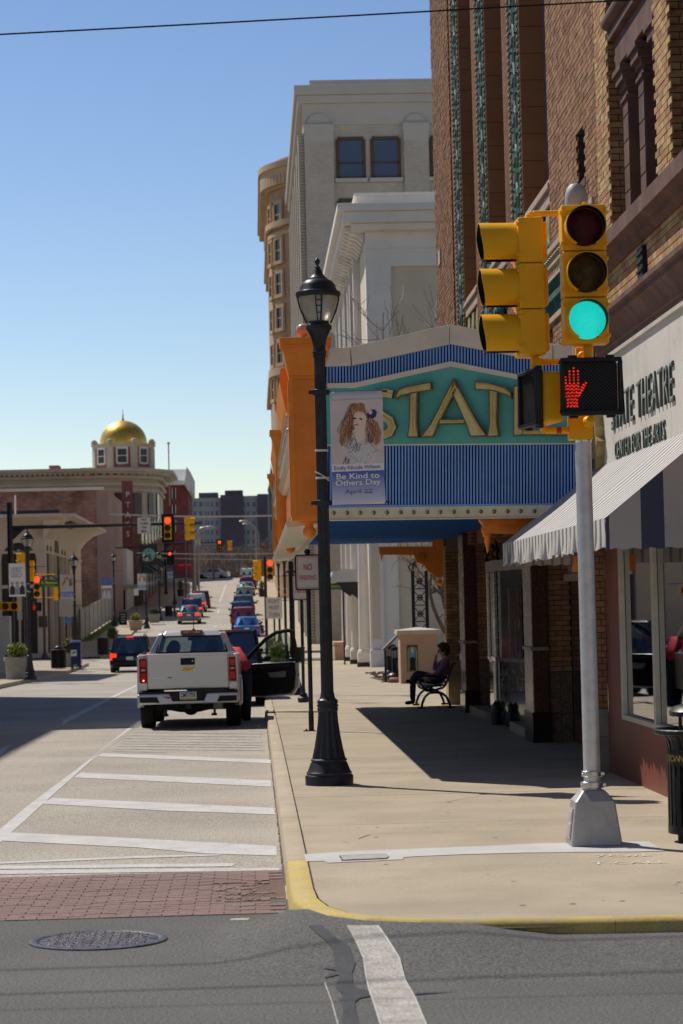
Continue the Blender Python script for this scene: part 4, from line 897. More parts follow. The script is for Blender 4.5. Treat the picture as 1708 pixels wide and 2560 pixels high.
for k in range(4):
    y=27.7+k*1.45; b=B(); b.box(FX+.44,FX+.5,y,y+1.35,S(30),Z0+2.2); d=b.ob("door",wood,th_,smooth=0); b=B(); b.box(FX+.425,FX+.44,y+.18,y+1.15,S(30)+.35,Z0+2.05); b.ob("pane",dglass,d,smooth=0); b=B(); b.cyl((FX+.40,y+.12,S(30)+1.0),(FX+.40,y+.12,S(30)+1.25),.014,n=6); b.ob("handle",steel,d)
for k in range(4):
    y=45.8+k*1.0; b=B(); b.box(FX+.44,FX+.5,y,y+.92,S(47),Z0+2.2); d=b.ob("door",mat("pale_door",(.38,.36,.33),.5,var=.1),th_,smooth=0); b=B(); b.box(FX+.425,FX+.44,y+.12,y+.8,S(47)+.5,Z0+2.05); b.ob("pane",dglass,d,smooth=0)
b=B(); b.box(FX+.02,FX+.3,45.9,46.2,S(46),Z0+3.2); b.box(FX-.05,FX+.3,45.85,46.25,S(46)+.95,S(46)+1.08); b.ob("door_jamb",mat("white_jamb",(.5,.48,.45),.6,var=.1),th_,smooth=0)
b=B(); b.box(FX-.02,FX+.4,49.3,49.88,S(49),Z0+3.3); b.ob("end_pier_core",mortar,th_,smooth=0); bricks(th_,(FX-.02,49.3,S(49)+.9),(1,0,0),(0,-1,0),.4,2.4,[rb[1],yb[0],rb[0]],bl=.2,bh=.06,d=.01); bricks(th_,(FX-.02,49.88,S(49)+.9),(0,-1,0),(-1,0,0),.58,2.4,[yb[0],rb[1]],bl=.2,bh=.06,d=.01,joined="end_bricks")
b=B(); b.box(FX-.03,FX+.42,49.27,49.9,S(49)-.1,S(49)+.9); b.ob("end_plinth",mat("cream_plinth",(.42,.33,.2),.7,var=.15),th_,smooth=0)
for y0,y1 in((34.7,37.3),(41.3,44.3)):
    b=B(); b.box(FX-.05,FX+.4,y0,y1,S(y0)-.1,S(y0)+.13); b.ob("step",mat("step_stone",(.36,.31,.23),.8,var=.15,vs=3),th_,smooth=0,bevel=.01)
# drain pipe corner by the shopfront
b=B(); b.box(FX-.02,FX+.06,27.9,28.05,S(28),Z0+2.2); b.ob("dark_jamb",blk,th_,smooth=0)
# ------------------------------------------------------------------ ticket booth
tk=thing("ticket_booth","dark marble ticket booth with chrome edges between the granite piers","ticket booth",(0,0,0))
marb=mat("dark_green_marble",(.012,.024,.026),.12,var=.5,vs=2,coat=.5)
nn=marb.node_tree.nodes; ll=marb.node_tree.links; wv=nn.new("ShaderNodeTexNoise"); wv.inputs["Scale"].default_value=2.2; wv.inputs["Detail"].default_value=7; wv.inputs["Distortion"].default_value=1.6
rm=nn.new("ShaderNodeValToRGB"); rm.color_ramp.elements[0].position=.485; rm.color_ramp.elements[0].color=(.012,.024,.026,1); rm.color_ramp.elements[1].position=.515; rm.color_ramp.elements[1].color=(.012,.024,.026,1); e_=rm.color_ramp.elements.new(.5); e_.color=(.24,.26,.25,1)
ll.new(nn["Texture Coordinate"].outputs["Object"],wv.inputs["Vector"]); ll.new(wv.outputs["Fac"],rm.inputs[0]); ll.new(rm.outputs[0],nn["Principled BSDF"].inputs["Base Color"])
plan=[(FX+.02,41.0),(FX-.02,39.4),(FX+.33,37.4),(FX+.5,37.4),(FX+.5,41.0)]
def sc(p,k): 
    cx,cy=FX+.3,39.2; return [(cx+(x-cx)*k,cy+(y-cy)*k) for x,y in p]
zk=S(39)
b=B(); b.prism(plan,'z',zk,zk+1.03); b.ob("marble_base",marb,tk,smooth=0)
b=B(); b.prism(sc(plan,1.06),'z',zk+1.03,zk+1.09); b.ob("counter",mat("counter_marble",(.10,.12,.13),.15,coat=.5),tk,smooth=0)
b=B(); b.prism(sc(plan,.9),'z',zk+1.09,zk+2.5); b.ob("booth_glass",dglass,tk,smooth=0)
for x,y in plan[:3]:
    b=B(); b.box(x-.02,x+.03,y-.05,y+.05,zk+1.09,zk+2.5); b.ob("chrome_post",steel,tk,smooth=0,bevel=.004)
b=B(); b.box(FX-.045,FX-.02,39.35,39.75,zk+.15,zk+1.03); b.ob("chrome_panel",mat("bright_chrome",(.6,.58,.54),.25,.9),tk,smooth=0)
b=B()
for k in range(5): x=FX+.05+k*.06; b.box(x,x+.02,37.9+.0*k,38.0,zk+1.12,zk+2.2)
b.ob("curtain",mat("curtain",(.22,.15,.12),.9,var=.3,vs=20),tk,smooth=0)
b=B(); b.prism(sc(plan,1.07),'z',zk+2.5,zk+2.68); b.ob("cornice",mat("booth_cornice",(.33,.30,.26),.5,var=.15),tk,smooth=0,bevel=.01)
for x,y in((FX+.0,40.9),(FX+.04,39.6)):
    b=B(); b.lathe([(.05,0),(.05,.04),(.02,.06),(.055,.12),(.06,.18),(.025,.24),(.035,.27),(.012,.31),(.001,.36)],(x,y,zk+2.68),10); b.ob("finial",mat("bronze",(.06,.045,.025),.35,.6),tk)
for x,y in((FX-.06,39.3),(FX+.1,38.5)):
    b=B(); b.lathe([(.07,0),(.075,.2),(.05,.27),(.055,.34),(.001,.40)],(x,y,zk),10); b.ob("guard_post",blk,tk)
# ------------------------------------------------------------------ marquee
mq=thing("theatre_marquee","theatre marquee with blue corrugated panels, orange pilasters and large STATE letters","marquee",(0,0,0))
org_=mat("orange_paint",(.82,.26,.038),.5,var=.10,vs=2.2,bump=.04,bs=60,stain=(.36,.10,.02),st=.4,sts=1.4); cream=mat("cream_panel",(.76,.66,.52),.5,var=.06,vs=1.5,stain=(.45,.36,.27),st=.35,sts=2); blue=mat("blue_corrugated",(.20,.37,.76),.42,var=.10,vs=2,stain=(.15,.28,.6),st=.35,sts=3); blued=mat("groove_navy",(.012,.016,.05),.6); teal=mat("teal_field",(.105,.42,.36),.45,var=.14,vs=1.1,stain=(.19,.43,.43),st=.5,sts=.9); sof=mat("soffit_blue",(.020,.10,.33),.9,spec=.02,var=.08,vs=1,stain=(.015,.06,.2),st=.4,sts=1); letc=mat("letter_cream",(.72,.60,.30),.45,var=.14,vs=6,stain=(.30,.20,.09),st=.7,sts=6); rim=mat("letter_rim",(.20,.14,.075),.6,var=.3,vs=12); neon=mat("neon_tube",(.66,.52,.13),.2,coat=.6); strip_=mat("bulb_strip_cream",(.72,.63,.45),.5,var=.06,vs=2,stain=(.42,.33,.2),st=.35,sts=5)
A0=Vector((.95,28.30,0)); D=Vector((3.0,-1.30,0)).normalized(); NN=Vector((D.y,-D.x,0)); NN=NN if NN.y<0 else -NN
def NF(x,y,out=0.):
    """point of the photograph's marquee face, on the near face plane moved outward by out"""
    d=Vector(ray(x,y)); o=Vector((0,0,CH)); pt=A0+NN*out; t_=(pt-o).dot(NN)/d.dot(NN); return o+d*t_
def nz(x,y,out=0.): return NF(650+x/1.96,750+y/1.96,out)
def face(name,pts,m,o0,o1,par=mq,bev=0):
    b=B(); n=len(pts); f=[nz(x,y,o1) for x,y in pts]; k=[v-NN*(o1-o0) for v in f]
    b.add([tuple(v) for v in f+k],[tuple(range(n)),tuple(range(n,2*n))[::-1]]+[(i,(i+1)%n,n+(i+1)%n,n+i) for i in range(n)]); return b.ob(name,m,par,smooth=0,bevel=bev)
capT=[(322,238),(441,230),(930,119),(1436,213),(1560,236)]; capB=[(1560,332),(1436,311),(930,215),(450,321),(318,326)]
face("cap_panel",[(322,238),(441,230),(444,321),(318,326)],cream,-.2,.03,bev=.004); face("cap_panel",[(443,230),(928,119.5),(928,215.5),(452,320.5)],cream,-.2,.03,bev=.004); face("cap_panel",[(931,119),(1434,212.5),(1434,310.5),(931,215)],cream,-.2,.03,bev=.004); face("cap_panel",[(1438,213.5),(1560,236),(1560,332),(1438,312)],cream,-.2,.03,bev=.004)
face("corrugation_backing",[(318,322),(450,318),(930,212),(1560,330),(1560,420),(935,305),(462,410),(320,414)],blued,-.2,-.03)
face("corrugation_backing",[(322,705),(1560,696),(1560,1005),(322,1020)],blued,-.2,-.03)
def wtop(x): return 408+(405-408)*(x-330)/132 if x<462 else 405+(x-462)*(300-405)/473 if x<935 else 300+(x-935)*.195
def ctop(x): return 324 if x<450 else 321+(x-450)*(215-321)/480 if x<930 else 215+(x-930)*.1865
b=B(); b2=B(); x=326
while x<1555:
    def rib(b,y0a,y0b,y1a,y1b):
        p=[nz(x,y0a,-.022),nz(x+9.6,y0b,-.022),nz(x+9.6,y1b,-.022),nz(x,y1a,-.022)]; q=[nz(x+.8,y0a,.0),nz(x+8.8,y0b,.0),nz(x+8.8,y1b,.0),nz(x+.8,y1a,.0)]
        b.add([tuple(v) for v in p+q],[(4,5,6,7),(0,1,5,4),(1,2,6,5),(2,3,7,6),(3,0,4,7)])
    rib(b,ctop(x)-4,ctop(x+10)-4,wtop(x)+5,wtop(x+10)+5); rib(b2,708,708,1014-(x-330)*.009,1014-(x-330)*.009); x+=15.3
b.ob("corrugated_panel",blue,mq,smooth=0,recalc=False); b2.ob("corrugated_panel",blue,mq,smooth=0,recalc=False)
face("white_strip",[(330,408),(462,405),(935,300),(935,326),(462,431),(330,431)],cream,-.1,.02); face("white_strip",[(936,300),(1240,360),(1560,424),(1560,450),(1240,384),(936,326)],cream,-.1,.02)
face("teal_panel",[(322,430),(462,430),(935,325),(1240,382),(1560,446),(1560,704),(322,712)],teal,-.1,.012)
face("panel_edge",[(322,708),(1560,700),(1560,706),(322,715)],cream,-.05,.02)
face("blue_edge",[(322,1008),(1560,994),(1560,1003),(322,1018)],blue,-.05,.022)
face("bulb_strip",[(322,1018),(1560,1003),(1560,1058),(322,1075)],strip_,-.12,.03,bev=.004); face("strip_lip",[(322,1076),(1560,1059),(1560,1064),(322,1081)],strip_,-.14,.05)
for k,x in enumerate((362,428,492,558,623,690,753,820,884,950,1018,1082,1148,1213,1278,1345)):
    y=1044-(x-362)*.0098; c=nz(x,y,.03); b=B(); b.cyl(tuple(c),tuple(c+NN*.012),.026,.022,n=12); b.cyl(tuple(c+NN*.012),tuple(c+NN*.035),.014,.016,n=8); b.ob("bulb_socket",mat("socket",(.20,.17,.13),.4,.4),mq)
    b=B(); v=c+NN*.042; b.ball(tuple(v),.016,8,6); b.ob("bulb",mat("bulb_glass",(.45,.42,.36),.15,coat=.5),mq)
def letter(polys,tubes):
    e=empty("sign_letter",mq)
    for p in polys:
        cx=sum(q[0] for q in p)/len(p);cy=sum(q[1] for q in p)/len(p)
        face("letter_rim",[(cx+(x-cx)*1.0+(3 if x>cx else -3),cy+(y-cy)+(3 if y>cy else -3)) for x,y in p],rim,.012,.075,e); face("letter_face",p,letc,.07,.092,e); bo=B(); bo.tube([tuple(nz(x,y,.096)) for x,y in list(p)+[p[0]]],.007,5); bo.ob("letter_edge",rim if len(polys)<6 else letc,e)
    b=B()
    for tt in tubes: b.tube([tuple(nz(x,y,.115)) for x,y in tt],.0085,6)
    b.ob("neon_tube",neon,e)
letter([[(665,477),(678,440),(722,424),(835,403),(838,440),(772,450),(735,458),(690,468),(667,483)],[(735,456),(770,450),(768,610),(776,670),(723,671),(731,610)]],[[(675,468),(688,450),(725,438),(830,420)],[(743,465),(744,660)],[(757,465),(760,660)]])
letter([[(948,387),(966,428),(872,610),(846,668),(790,671),(832,614)],[(948,387),(985,452),(1060,590),(1108,664),(1030,668),(1012,610),(938,445)],[(882,586),(1000,584),(1008,604),(872,607)]],[[(955,420),(850,625),(815,660)],[(940,425),(840,618)],[(955,420),(1075,640),(1080,655)],[(890,600),(995,598)]])
letter([[(1053,400),(1112,404),(1200,428),(1229,452),(1229,480),(1213,466),(1163,449),(1122,441),(1054,438)],[(1122,440),(1163,448),(1160,605),(1169,665),(1115,668),(1124,605)]],[[(1060,412),(1115,418),(1195,440),(1220,462)],[(1134,452),(1134,655)],[(1148,455),(1150,655)]])
sp_=[(647,462),(612,455),(568,466),(543,500),(556,540),(600,566),(636,590),(648,622),(634,650),(596,664),(552,655)]
spoly=[]
for i,(x,y) in enumerate(sp_):
    a=sp_[max(0,i-1)];c=sp_[min(len(sp_)-1,i+1)]; d=Vector((c[0]-a[0],c[1]-a[1])).normalized(); spoly.append(((x-d.y*17,y+d.x*17),(x+d.y*17,y-d.x*17)))
letter([[spoly[i][0],spoly[i+1][0],spoly[i+1][1],spoly[i][1]] for i in range(len(sp_)-1)],[sp_])
letter([[(1245,420),(1290,424),(1288,660),(1243,664)],[(1290,424),(1420,446),(1420,474),(1290,452)],[(1289,535),(1400,540),(1400,564),(1289,560)],[(1288,634),(1535,640),(1535,662),(1288,660)]],[[(1262,430),(1262,655)],[(1290,648),(1525,650)],[(1290,438),(1410,460)]])
# orange pilasters with flared capital
def pilaster(xc,y0,z0,zc,w=.41,label=None):
    e=empty("orange_pilaster",mq,(xc,y0,0)); h=w/2
    b=B(); b.box(-h,h,0,h*2,z0,zc); b.ob("shaft",org_,e,bevel=.006)
    b=B(); b.box(-h+.055,h-.055,-.012,0,z0+.06,zc-.05); b.box(-h-.012,-h,.055,2*h-.055,z0+.06,zc-.05); b.ob("panel",mat("orange_panel",(.74,.225,.035),.5,var=.12,vs=2.2,stain=(.3,.09,.02),st=.4,sts=1.4),e,bevel=.004)
    b=B(); b.taper((-h,h,0,2*h),(-h-.07,h+.07,-.07,2*h+.07),zc,zc+.33); b.box(-h-.075,h+.075,-.075,2*h+.075,zc+.33,zc+.365); b.box(-h-.10,h+.10,-.10,2*h+.10,zc+.365,zc+.44); b.ob("capital",org_,e,bevel=.006)
    b=B(); b.lathe([(.11,0),(.11,-.02),(.05,-.04),(.05,-.07)],(0,.2,z0),16); b.ball((0,.2,z0-.125),.076,16,12); b.ob("ball_drop",org_,e)
    b=B(); b.ball((-.02,.2,zc+.55),.085,14,10); b.lathe([(.03,0),(.03,.05)],(-.02,.2,zc+.44),10); b.ob("globe_light",mat("pink_globe",(.62,.33,.24),.3,coat=.3),e)
    return e
pa=NF(769,1302); zL=P(769,1302,28.35).z; zC=P(769,939,28.35).z
pilaster(P(769,1100,28.35).x,28.30,zL,zC)
pilaster(.62,39.6,zL+.08,zC-.25); pilaster(.64,50.8,zL+.16,zC-.35)
# street-side face
white2=mat("reader_board",(.62,.62,.58),.4,var=.05,vs=2)
b=B(); b.box(.58,.80,28.75,50.8,zL+.05,zC-.1); b.ob("front_board",cream,mq,smooth=0)
for y0,y1 in((28.9,39.5),(40.1,50.7)):
    b=B(); b.box(.565,.58,y0,y1,zL+.15,zL+.75); b.ob("reader_board",white2,mq,smooth=0)
    b=B()
    for k in range(8): z=zL+.18+k*.07; b.box(.555,.565,y0,y1,z,z+.02)
    b.ob("board_rails",org_,mq,smooth=0)
    b=B(); b.prism([(.62,zC-.55),(.46,zC-.42),(.42,zC-.30),(.36,zC+.0),(.38,zC+.15),(.75,zC+.15),(.75,zC-.55)],'y',y0+.05,min(y1,y0+4.2)); b.ob("orange_cornice",org_,mq,smooth=0)
    b=B(); b.prism([(.62,zL+.80),(.50,zL+.82),(.44,zL+.92),(.46,zL+1.0),(.62,zL+1.05)],'y',y0,y1); b.ob("cream_moulding",cream,mq,smooth=0)
    b=B()
    for k in range(int((y1-y0)/.5)): y=y0+.3+k*.5; b.ball((.47,y,zL+1.12),.045,8,6); b.ball((.47,y,zL+1.3),.045,8,6)
    b.ob("bulb_row",mat("bulb_glass",(.45,.42,.36)),mq,kind="stuff")
b=B(); b.prism([(.40,zL+.0),(.42,zL-.06),(.80,zL-.02),(1.0,zL+.1),(1.0,zL+.16),(.44,zL+.06)],'y',28.75,50.8); b.ob("flared_lip",mat("lip_cream",(.62,.57,.47),.45,var=.08,vs=2,stain=(.42,.35,.25),st=.5,sts=3),mq,smooth=0)
b=B(); zs_=Z0+3.13; p=[(.75,28.45),(3.94,27.08),(3.94,51.2),(.75,50.9)]
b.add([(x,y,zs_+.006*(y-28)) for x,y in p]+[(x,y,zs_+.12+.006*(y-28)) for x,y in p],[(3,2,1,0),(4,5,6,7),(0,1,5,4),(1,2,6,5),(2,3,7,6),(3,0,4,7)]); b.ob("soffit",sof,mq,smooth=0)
b=B(); b.add([(x+(.05 if x<1 else 0),y+(.25 if y<40 else 0),z) for z in(zC-.2,zC-.1) for x,y in p],[(3,2,1,0),(4,5,6,7),(0,1,5,4),(1,2,6,5),(2,3,7,6),(3,0,4,7)]); b.ob("roof",mat("roof_felt",(.12,.12,.12),.9),mq,smooth=0)
b=B(); b.box(.8,3.9,50.75,50.9,zs_+.1,zC-.1); b.ob("rear_board",blue,mq,smooth=0)
def yz(name,pts,Y,th__,m,off,sc_,par=mq):
    b=B(); v=[P(off[0]+x/sc_,off[1]+y/sc_,Y) for x,y in pts]; n=len(v); b.add([tuple(q) for q in v]+[(q.x,q.y+th__,q.z) for q in v],[tuple(range(n)),tuple(range(n,2*n))[::-1]]+[(i,(i+1)%n,n+(i+1)%n,n+i) for i in range(n)]); return b.ob(name,m,par,smooth=0)
br=yz("orange_bracket",[(555,72),(1140,70),(1140,-20),(1282,-20),(1285,405),(1155,408),(1150,370),(1105,350),(1075,320),(1055,285),(1025,262),(985,250),(958,228),(948,190),(940,165),(620,160),(600,168),(565,150)],50.3,.16,org_,(820,1350),4.356)
c=P(820+1217/4.356,1350+462/4.356,50.38); b=B(); b.ball(tuple(c),.066,14,10); b.ob("ball_drop",org_,br)
c=P(820+585/4.356,1350+190/4.356,50.38); b=B(); b.lathe([(.03,.06),(.025,.02),(.01,-.05),(.001,-.08)],tuple(c),10); b.ob("drop_finial",org_,br)
b=B()
for k,r_ in enumerate((.10,.065,.03)):
    c=P(820+1022/4.356,1350+195/4.356,50.28-.01*k); pts=[(c.x+r_*math.cos(a/12*6.283),c.y,c.z+r_*math.sin(a/12*6.283)) for a in range(13)]; b.tube(pts,.009,5)
b.ob("rosette",org_,br)
br=yz("orange_bracket",[(288,155),(900,148),(900,300),(335,302),(318,285),(316,250),(322,225),(305,200),(292,185)],27.75,.22,org_,(1120,1250),3.615)
yz("bracket_panel",[(460,232),(900,225),(900,268),(460,272)],27.74,.02,mat("orange_panel",(.4,.1,.02)),(1120,1250),3.615,br)
c=P(1120+356/3.615,1250+300/3.615,27.85); b=B(); b.lathe([(.055,0),(.06,-.03),(.035,-.05),(.04,-.1),(.02,-.16),(.016,-.2),(.001,-.24)],tuple(c),12); b.ob("drop_finial",org_,br)
c=P(1482,1455,27.4); b=B(); b.ball(tuple(c),.075,16,12); b.lathe([(.12,.13),(.11,.09),(.05,.07)],tuple(c),14); b.ob("ball_drop",org_,mq)
b=B(); v=P(1440,1425,27.4); b.box(v.x,v.x+.3,27.3,27.7,v.z-.02,v.z+.16); b.ob("orange_bracket",org_,mq,smooth=0)
# ================================================================== bench, pocket park, far right-hand buildings
bn=thing("park_bench","black cast iron bench with slatted seat under the far end of the marquee","bench",(3.22,47.55,S(47.6)))
L=1.55
for yy_ in(0,L):   # scrolled iron end frames (side view in x-z)
    b=B(); tb_=lambda pts,r=.022:b.tube([(x,yy_,z) for x,z in pts],r,6)
    tb_([(.02,.0),(.04,.10),(.09,.22),(.18,.30),(.30,.31),(.42,.30),(.52,.22),(.57,.10),(.60,.0)],.026); tb_([(.06,.40),(.13,.34),(.30,.36),(.46,.40),(.54,.52),(.60,.70),(.655,.86)],.024)
    tb_([(.0,.62),(.12,.64),(.34,.62),(.50,.60)],.022); tb_([(.03,.60),(-.01,.52),(.06,.42)],.02); tb_([(.655,.86),(.70,.88),(.71,.85)],.02); tb_([(.13,.34),(.22,.40),(.34,.34),(.42,.30)],.016)
    for x in(.02,.60): b.box(x-.07,x+.07,yy_-.04,yy_+.04,0,.035)
    b.ob("end_frame",blk,bn)
for k in range(6):
    x=.06+k*.085; z=.44-.012*math.sin(k*.6); b=B(); b.box(x-.033,x+.033,-.03,L+.03,z-.013,z+.013); b.ob("seat_slat",blk,bn,bevel=.006)
for k in range(5):
    z=.50+k*.08; x=.535+k*.028; b=B(); b.box(x-.012,x+.012,-.03,L+.03,z-.03,z+.03); b.ob("back_slat",blk,bn,bevel=.006)
# ---------------------------------------------------------------- stone pedestal with stained glass
pk=mat("pink_stucco",(.50,.335,.235),.8,var=.12,vs=2,bump=.1,bs=60,stain=(.42,.24,.15),st=.5,sts=2); capst=mat("limestone_cap",(.56,.48,.38),.75,var=.12,vs=4)
px0=P(1003,1705,70).x; px1=P(1098,1705,70).x; zk=S(70); hh=1.42
t=thing("stone_pedestal","square peach stone pedestal with a stained glass panel on its front","pedestal",((px0+px1)/2,70.5,zk)); hw=(px1-px0)/2
b=B(); b.box(-hw,hw,-.5,.6,-.1,hh); b.ob("body",pk,t,bevel=.01)
b=B(); b.box(-hw-.09,hw+.09,-.6,.7,hh,hh+.12); b.taper((-hw-.07,hw+.07,-.58,.68),(-.1,.1,-.1,.2),hh+.12,hh+.19); b.ob("cap",capst,t,bevel=.01)
gx0=P(1018,1650,70).x-(px0+px1)/2; gx1=P(1045,1650,70).x-(px0+px1)/2; gz0=P(1030,1679,70).z-zk; gz1=P(1030,1613,70).z-zk; gc=(gx0+gx1)/2; gw=(gx1-gx0)/2
b=B(); b.box(gx0,gx1,-.52,-.5,gz0,gz1); fr_=b.ob("panel_frame",mat("panel_brown",(.09,.055,.04),.5),t,smooth=0)
cols=[mat("glass_yellow",(.5,.38,.06),.3),mat("glass_green",(.10,.28,.10),.3),mat("glass_blue",(.06,.14,.40),.3),mat("glass_teal",(.14,.36,.36),.3),mat("glass_black",(.012,.012,.012),.4)]
def arch(s_,ins):
    w_=gw*s_; zt_=gz1-.04-ins-w_; return [(gc-w_,gz0+.02+ins),(gc+w_,gz0+.02+ins)]+[(gc+w_*math.cos(R(a)),zt_+w_*math.sin(R(a))) for a in range(0,181,20)]
for k,(s_,ins,m) in enumerate(((.85,0,cols[0]),(.72,.02,cols[1]),(.55,.05,cols[2]),(.40,.10,cols[3]))):
    b=B(); b.prism(arch(s_,ins),'y',-.524-.002*k,-.52); b.ob("glass_piece",m,fr_,smooth=0)
b=B(); b.prism([(gc-.10,gz0+.03),(gc+.10,gz0+.03),(gc+.07,gz0+.18),(gc+.09,gz0+.35),(gc+.03,gz0+.42),(gc-.03,gz0+.42),(gc-.08,gz0+.35),(gc-.06,gz0+.18)],'y',-.534,-.52); b.ob("glass_piece",cols[4],fr_,smooth=0)
b=B(); b.ball((gc,-.53,gz0+.62),.05,8,6,(1,.2,1.6)); b.ob("glass_piece",mat("glass_pale",(.4,.45,.4),.3),fr_)
# mulch bed + bollards + info stand
mulch=mat("mulch",(.10,.055,.04),.95,var=.5,vs=12,bump=.5,bs=40,world=True)
b=B(); zz=S(78)+.004; b.add([(3.95,71.0,S(71)+.004),(6.8,71.0,S(71)+.004),(6.8,95,S(95)+.004),(3.75,80,S(80)+.004)],[(0,1,2,3)]); b.ob("planting_bed",mulch,None,smooth=0,kind="structure",recalc=False)
b=B()
for i in range(500):
    y=random.uniform(71.5,90); x=random.uniform(4.0,6.6); b.ball((x,y,S(y)+.02),random.uniform(.02,.06),5,3,(1.5,1,.5))
b.ob("mulch_chips",mulch,None,smooth=0,kind="stuff",recalc=False)
dg=mat("bollard_black",(.025,.026,.032),.35,.2,var=.2)
def bollard(x,y,label):
    t=thing("lantern_bollard",label,"bollard",(x,y,S(y)),0,"lantern bollards by the pedestal")
    b=B(); b.lathe([(.24,0),(.24,.06),(.26,.12),(.22,.18),(.13,.22),(.10,.30),(.10,.62),(.13,.64),(.13,.68)],n=16); b.ob("base",dg,t)
    b=B(); b.lathe([(.10,.68),(.10,.92)],n=12); b.ob("lantern",mat("lantern_glass",(.35,.38,.38),.2,coat=.3),t)
    b=B(); b.lathe([(.14,.92),(.14,.95),(.10,1.02),(.001,1.05)],n=14)
    for k in range(6): a=k*1.047; b.box(.105*math.cos(a)-.012,.105*math.cos(a)+.012,.105*math.sin(a)-.012,.105*math.sin(a)+.012,.68,.93)
    b.ob("hood",dg,t)
    b=B(); b.lathe([(.2,-.02),(.22,0),(.16,.05)],(0,-.28,.03),12); b.ob("ground_light",mat("terracotta_pot",(.38,.2,.12),.8),t)
for x,y,lb in((988,76,"lantern bollard in front, closest to the stone pedestal"),(975,81,"lantern bollard in the middle of the three by the pedestal"),(983,87,"farthest lantern bollard behind the information stand")):
    bollard(P(x,1680,y).x,y,lb)
g=Vector((P(965,1700,72.5).x,72.5,S(72.5)))
t=thing("information_stand","slanted information panel on a black post by the planting bed","sign",tuple(g))
b=B(); b.box(-.035,.035,-.03,.03,0,1.02); b.ob("post",blk,t)
b=B(); b.hexa([(-.10,-.35,.98),(.0,-.35,.96),(.0,.35,.96),(-.10,.35,.98),(-.07,-.35,1.02),(.42,-.35,1.42),(.42,.35,1.42),(-.07,.35,1.02)]); b.hexa([(-.08,-.33,1.005),(-.05,-.33,.985),(-.05,.33,.985),(-.08,.33,1.005),(.38,-.33,1.44),(.42,-.33,1.40),(.42,.33,1.40),(.38,.33,1.44)]); b.ob("panel",mat("panel_grey",(.18,.17,.17),.5),t,smooth=0)
b=B(); b.box(-.15,.12,-.08,.08,-.01,.02); b.ob("foot_plate",blk,t)
# iron trellis gate-post
tx0=P(1035,1570,74).x; tx1=P(1069,1570,74).x; zg=S(74)
t=thing("iron_trellis","tall black wrought iron trellis rising behind the stone pedestal","trellis",((tx0+tx1)/2,74,zg)); hw=(tx1-tx0)/2
for s_ in(-1,1):
    b=B(); b.box(s_*hw-.05,s_*hw+.05,-.05,.05,0,3.35); b.ob("upright",blk,t,bevel=.008)
for k in range(6):
    z=.3+k*.5; b=B()
    for a,c in(((-hw,z),(hw,z+.46)),((-hw,z+.46),(hw,z)),((-hw,z),(hw,z))): b.cyl((a[0],0,a[1]),(c[0],0,c[1]),.016,n=5)
    b.lathe([(.001,-.02),(.07,-.02),(.07,.02),(.001,.02)],(0,0,z+.23),10)
    for q in range(8): a=q*.785; b.ball((.08*math.cos(a),0,z+.23+.08*math.sin(a)),.03,6,4)
    b.ob("lattice_panel",blk,t)
b=B()
for s_ in(-1,1):
    b.tube([(s_*hw+.11*math.cos(R(a))*s_,0,3.35+.11+.11*math.sin(R(a))) for a in range(-90,200,25)],.022,6)
b.tube([(-hw,0,3.4),(-.15,0,3.62),(.15,0,3.62),(hw,0,3.4)],.03,6); b.ob("scroll_top",blk,t)
# ---------------------------------------------------------------- bare tree
bark=mat("bark_grey",(.20,.155,.12),.9,var=.3,vs=8,bump=.3,bs=30); twigm=mat("twig_pale",(.36,.28,.22),.8,var=.3,vs=6)
def bare_tree(name,label,loc,h,seed,levels=5,spread=1.,r0=.16,group=None,twig=None,rmin=.006):
    t=thing(name,label,"tree",loc,0,group); rr=random.Random(seed); tr=B(); br_=B(); tw=B()
    def grow(p,d,l,r,lv):
        n=5 if lv<2 else 4; pts=[p]; q=p.copy(); dd=d.copy()
        for i in range(n):
            dd=(dd+Vector((rr.gauss(0,.05 if lv==0 else .15),rr.gauss(0,.05 if lv==0 else .15),rr.gauss(.09,.09)))).normalized(); q=q+dd*(l/n); pts.append(q.copy())
        B_=tr if lv==0 else br_ if lv<3 else tw
        B_.tube([tuple(v) for v in pts],r,7 if lv==0 else 5 if lv<3 else 3,r1=r*.6)
        if lv>=levels: return
        k=rr.randint(3,4) if lv<3 else rr.randint(2,4)
        for i in range(k):
            f=rr.uniform(.35,1.) if lv>0 else rr.uniform(.55,1); idx=min(n,int(f*n)); b0=pts[idx]
            side=Vector((rr.gauss(0,1),rr.gauss(0,1),rr.gauss(.25,.5))).normalized(); nd=(dd*.65+side*.75*spread).normalized()
            grow(b0,nd,l*rr.uniform(.55,.8),max(rmin,r*.55),lv+1)
    grow(Vector((0,0,0)),Vector((0,0,1)),h*.34,r0,0)
    tr.ob("trunk",bark,t); br_.ob("limbs",bark,t); o=tw.ob("twigs",twig or twigm,t,smooth=0,recalc=False); o["kind"]="stuff"
    return t
bare_tree("bare_tree","leafless tree with pale twigs in the gap beyond the theatre",(6.5,80,S(80)),19,2,5,1.0,.2,rmin=.014)
bare_tree("bare_tree","second leafless tree whose low branches hang below the marquee",(6.3,77,S(77)),8.6,11,5,1.2,.14,rmin=.011)
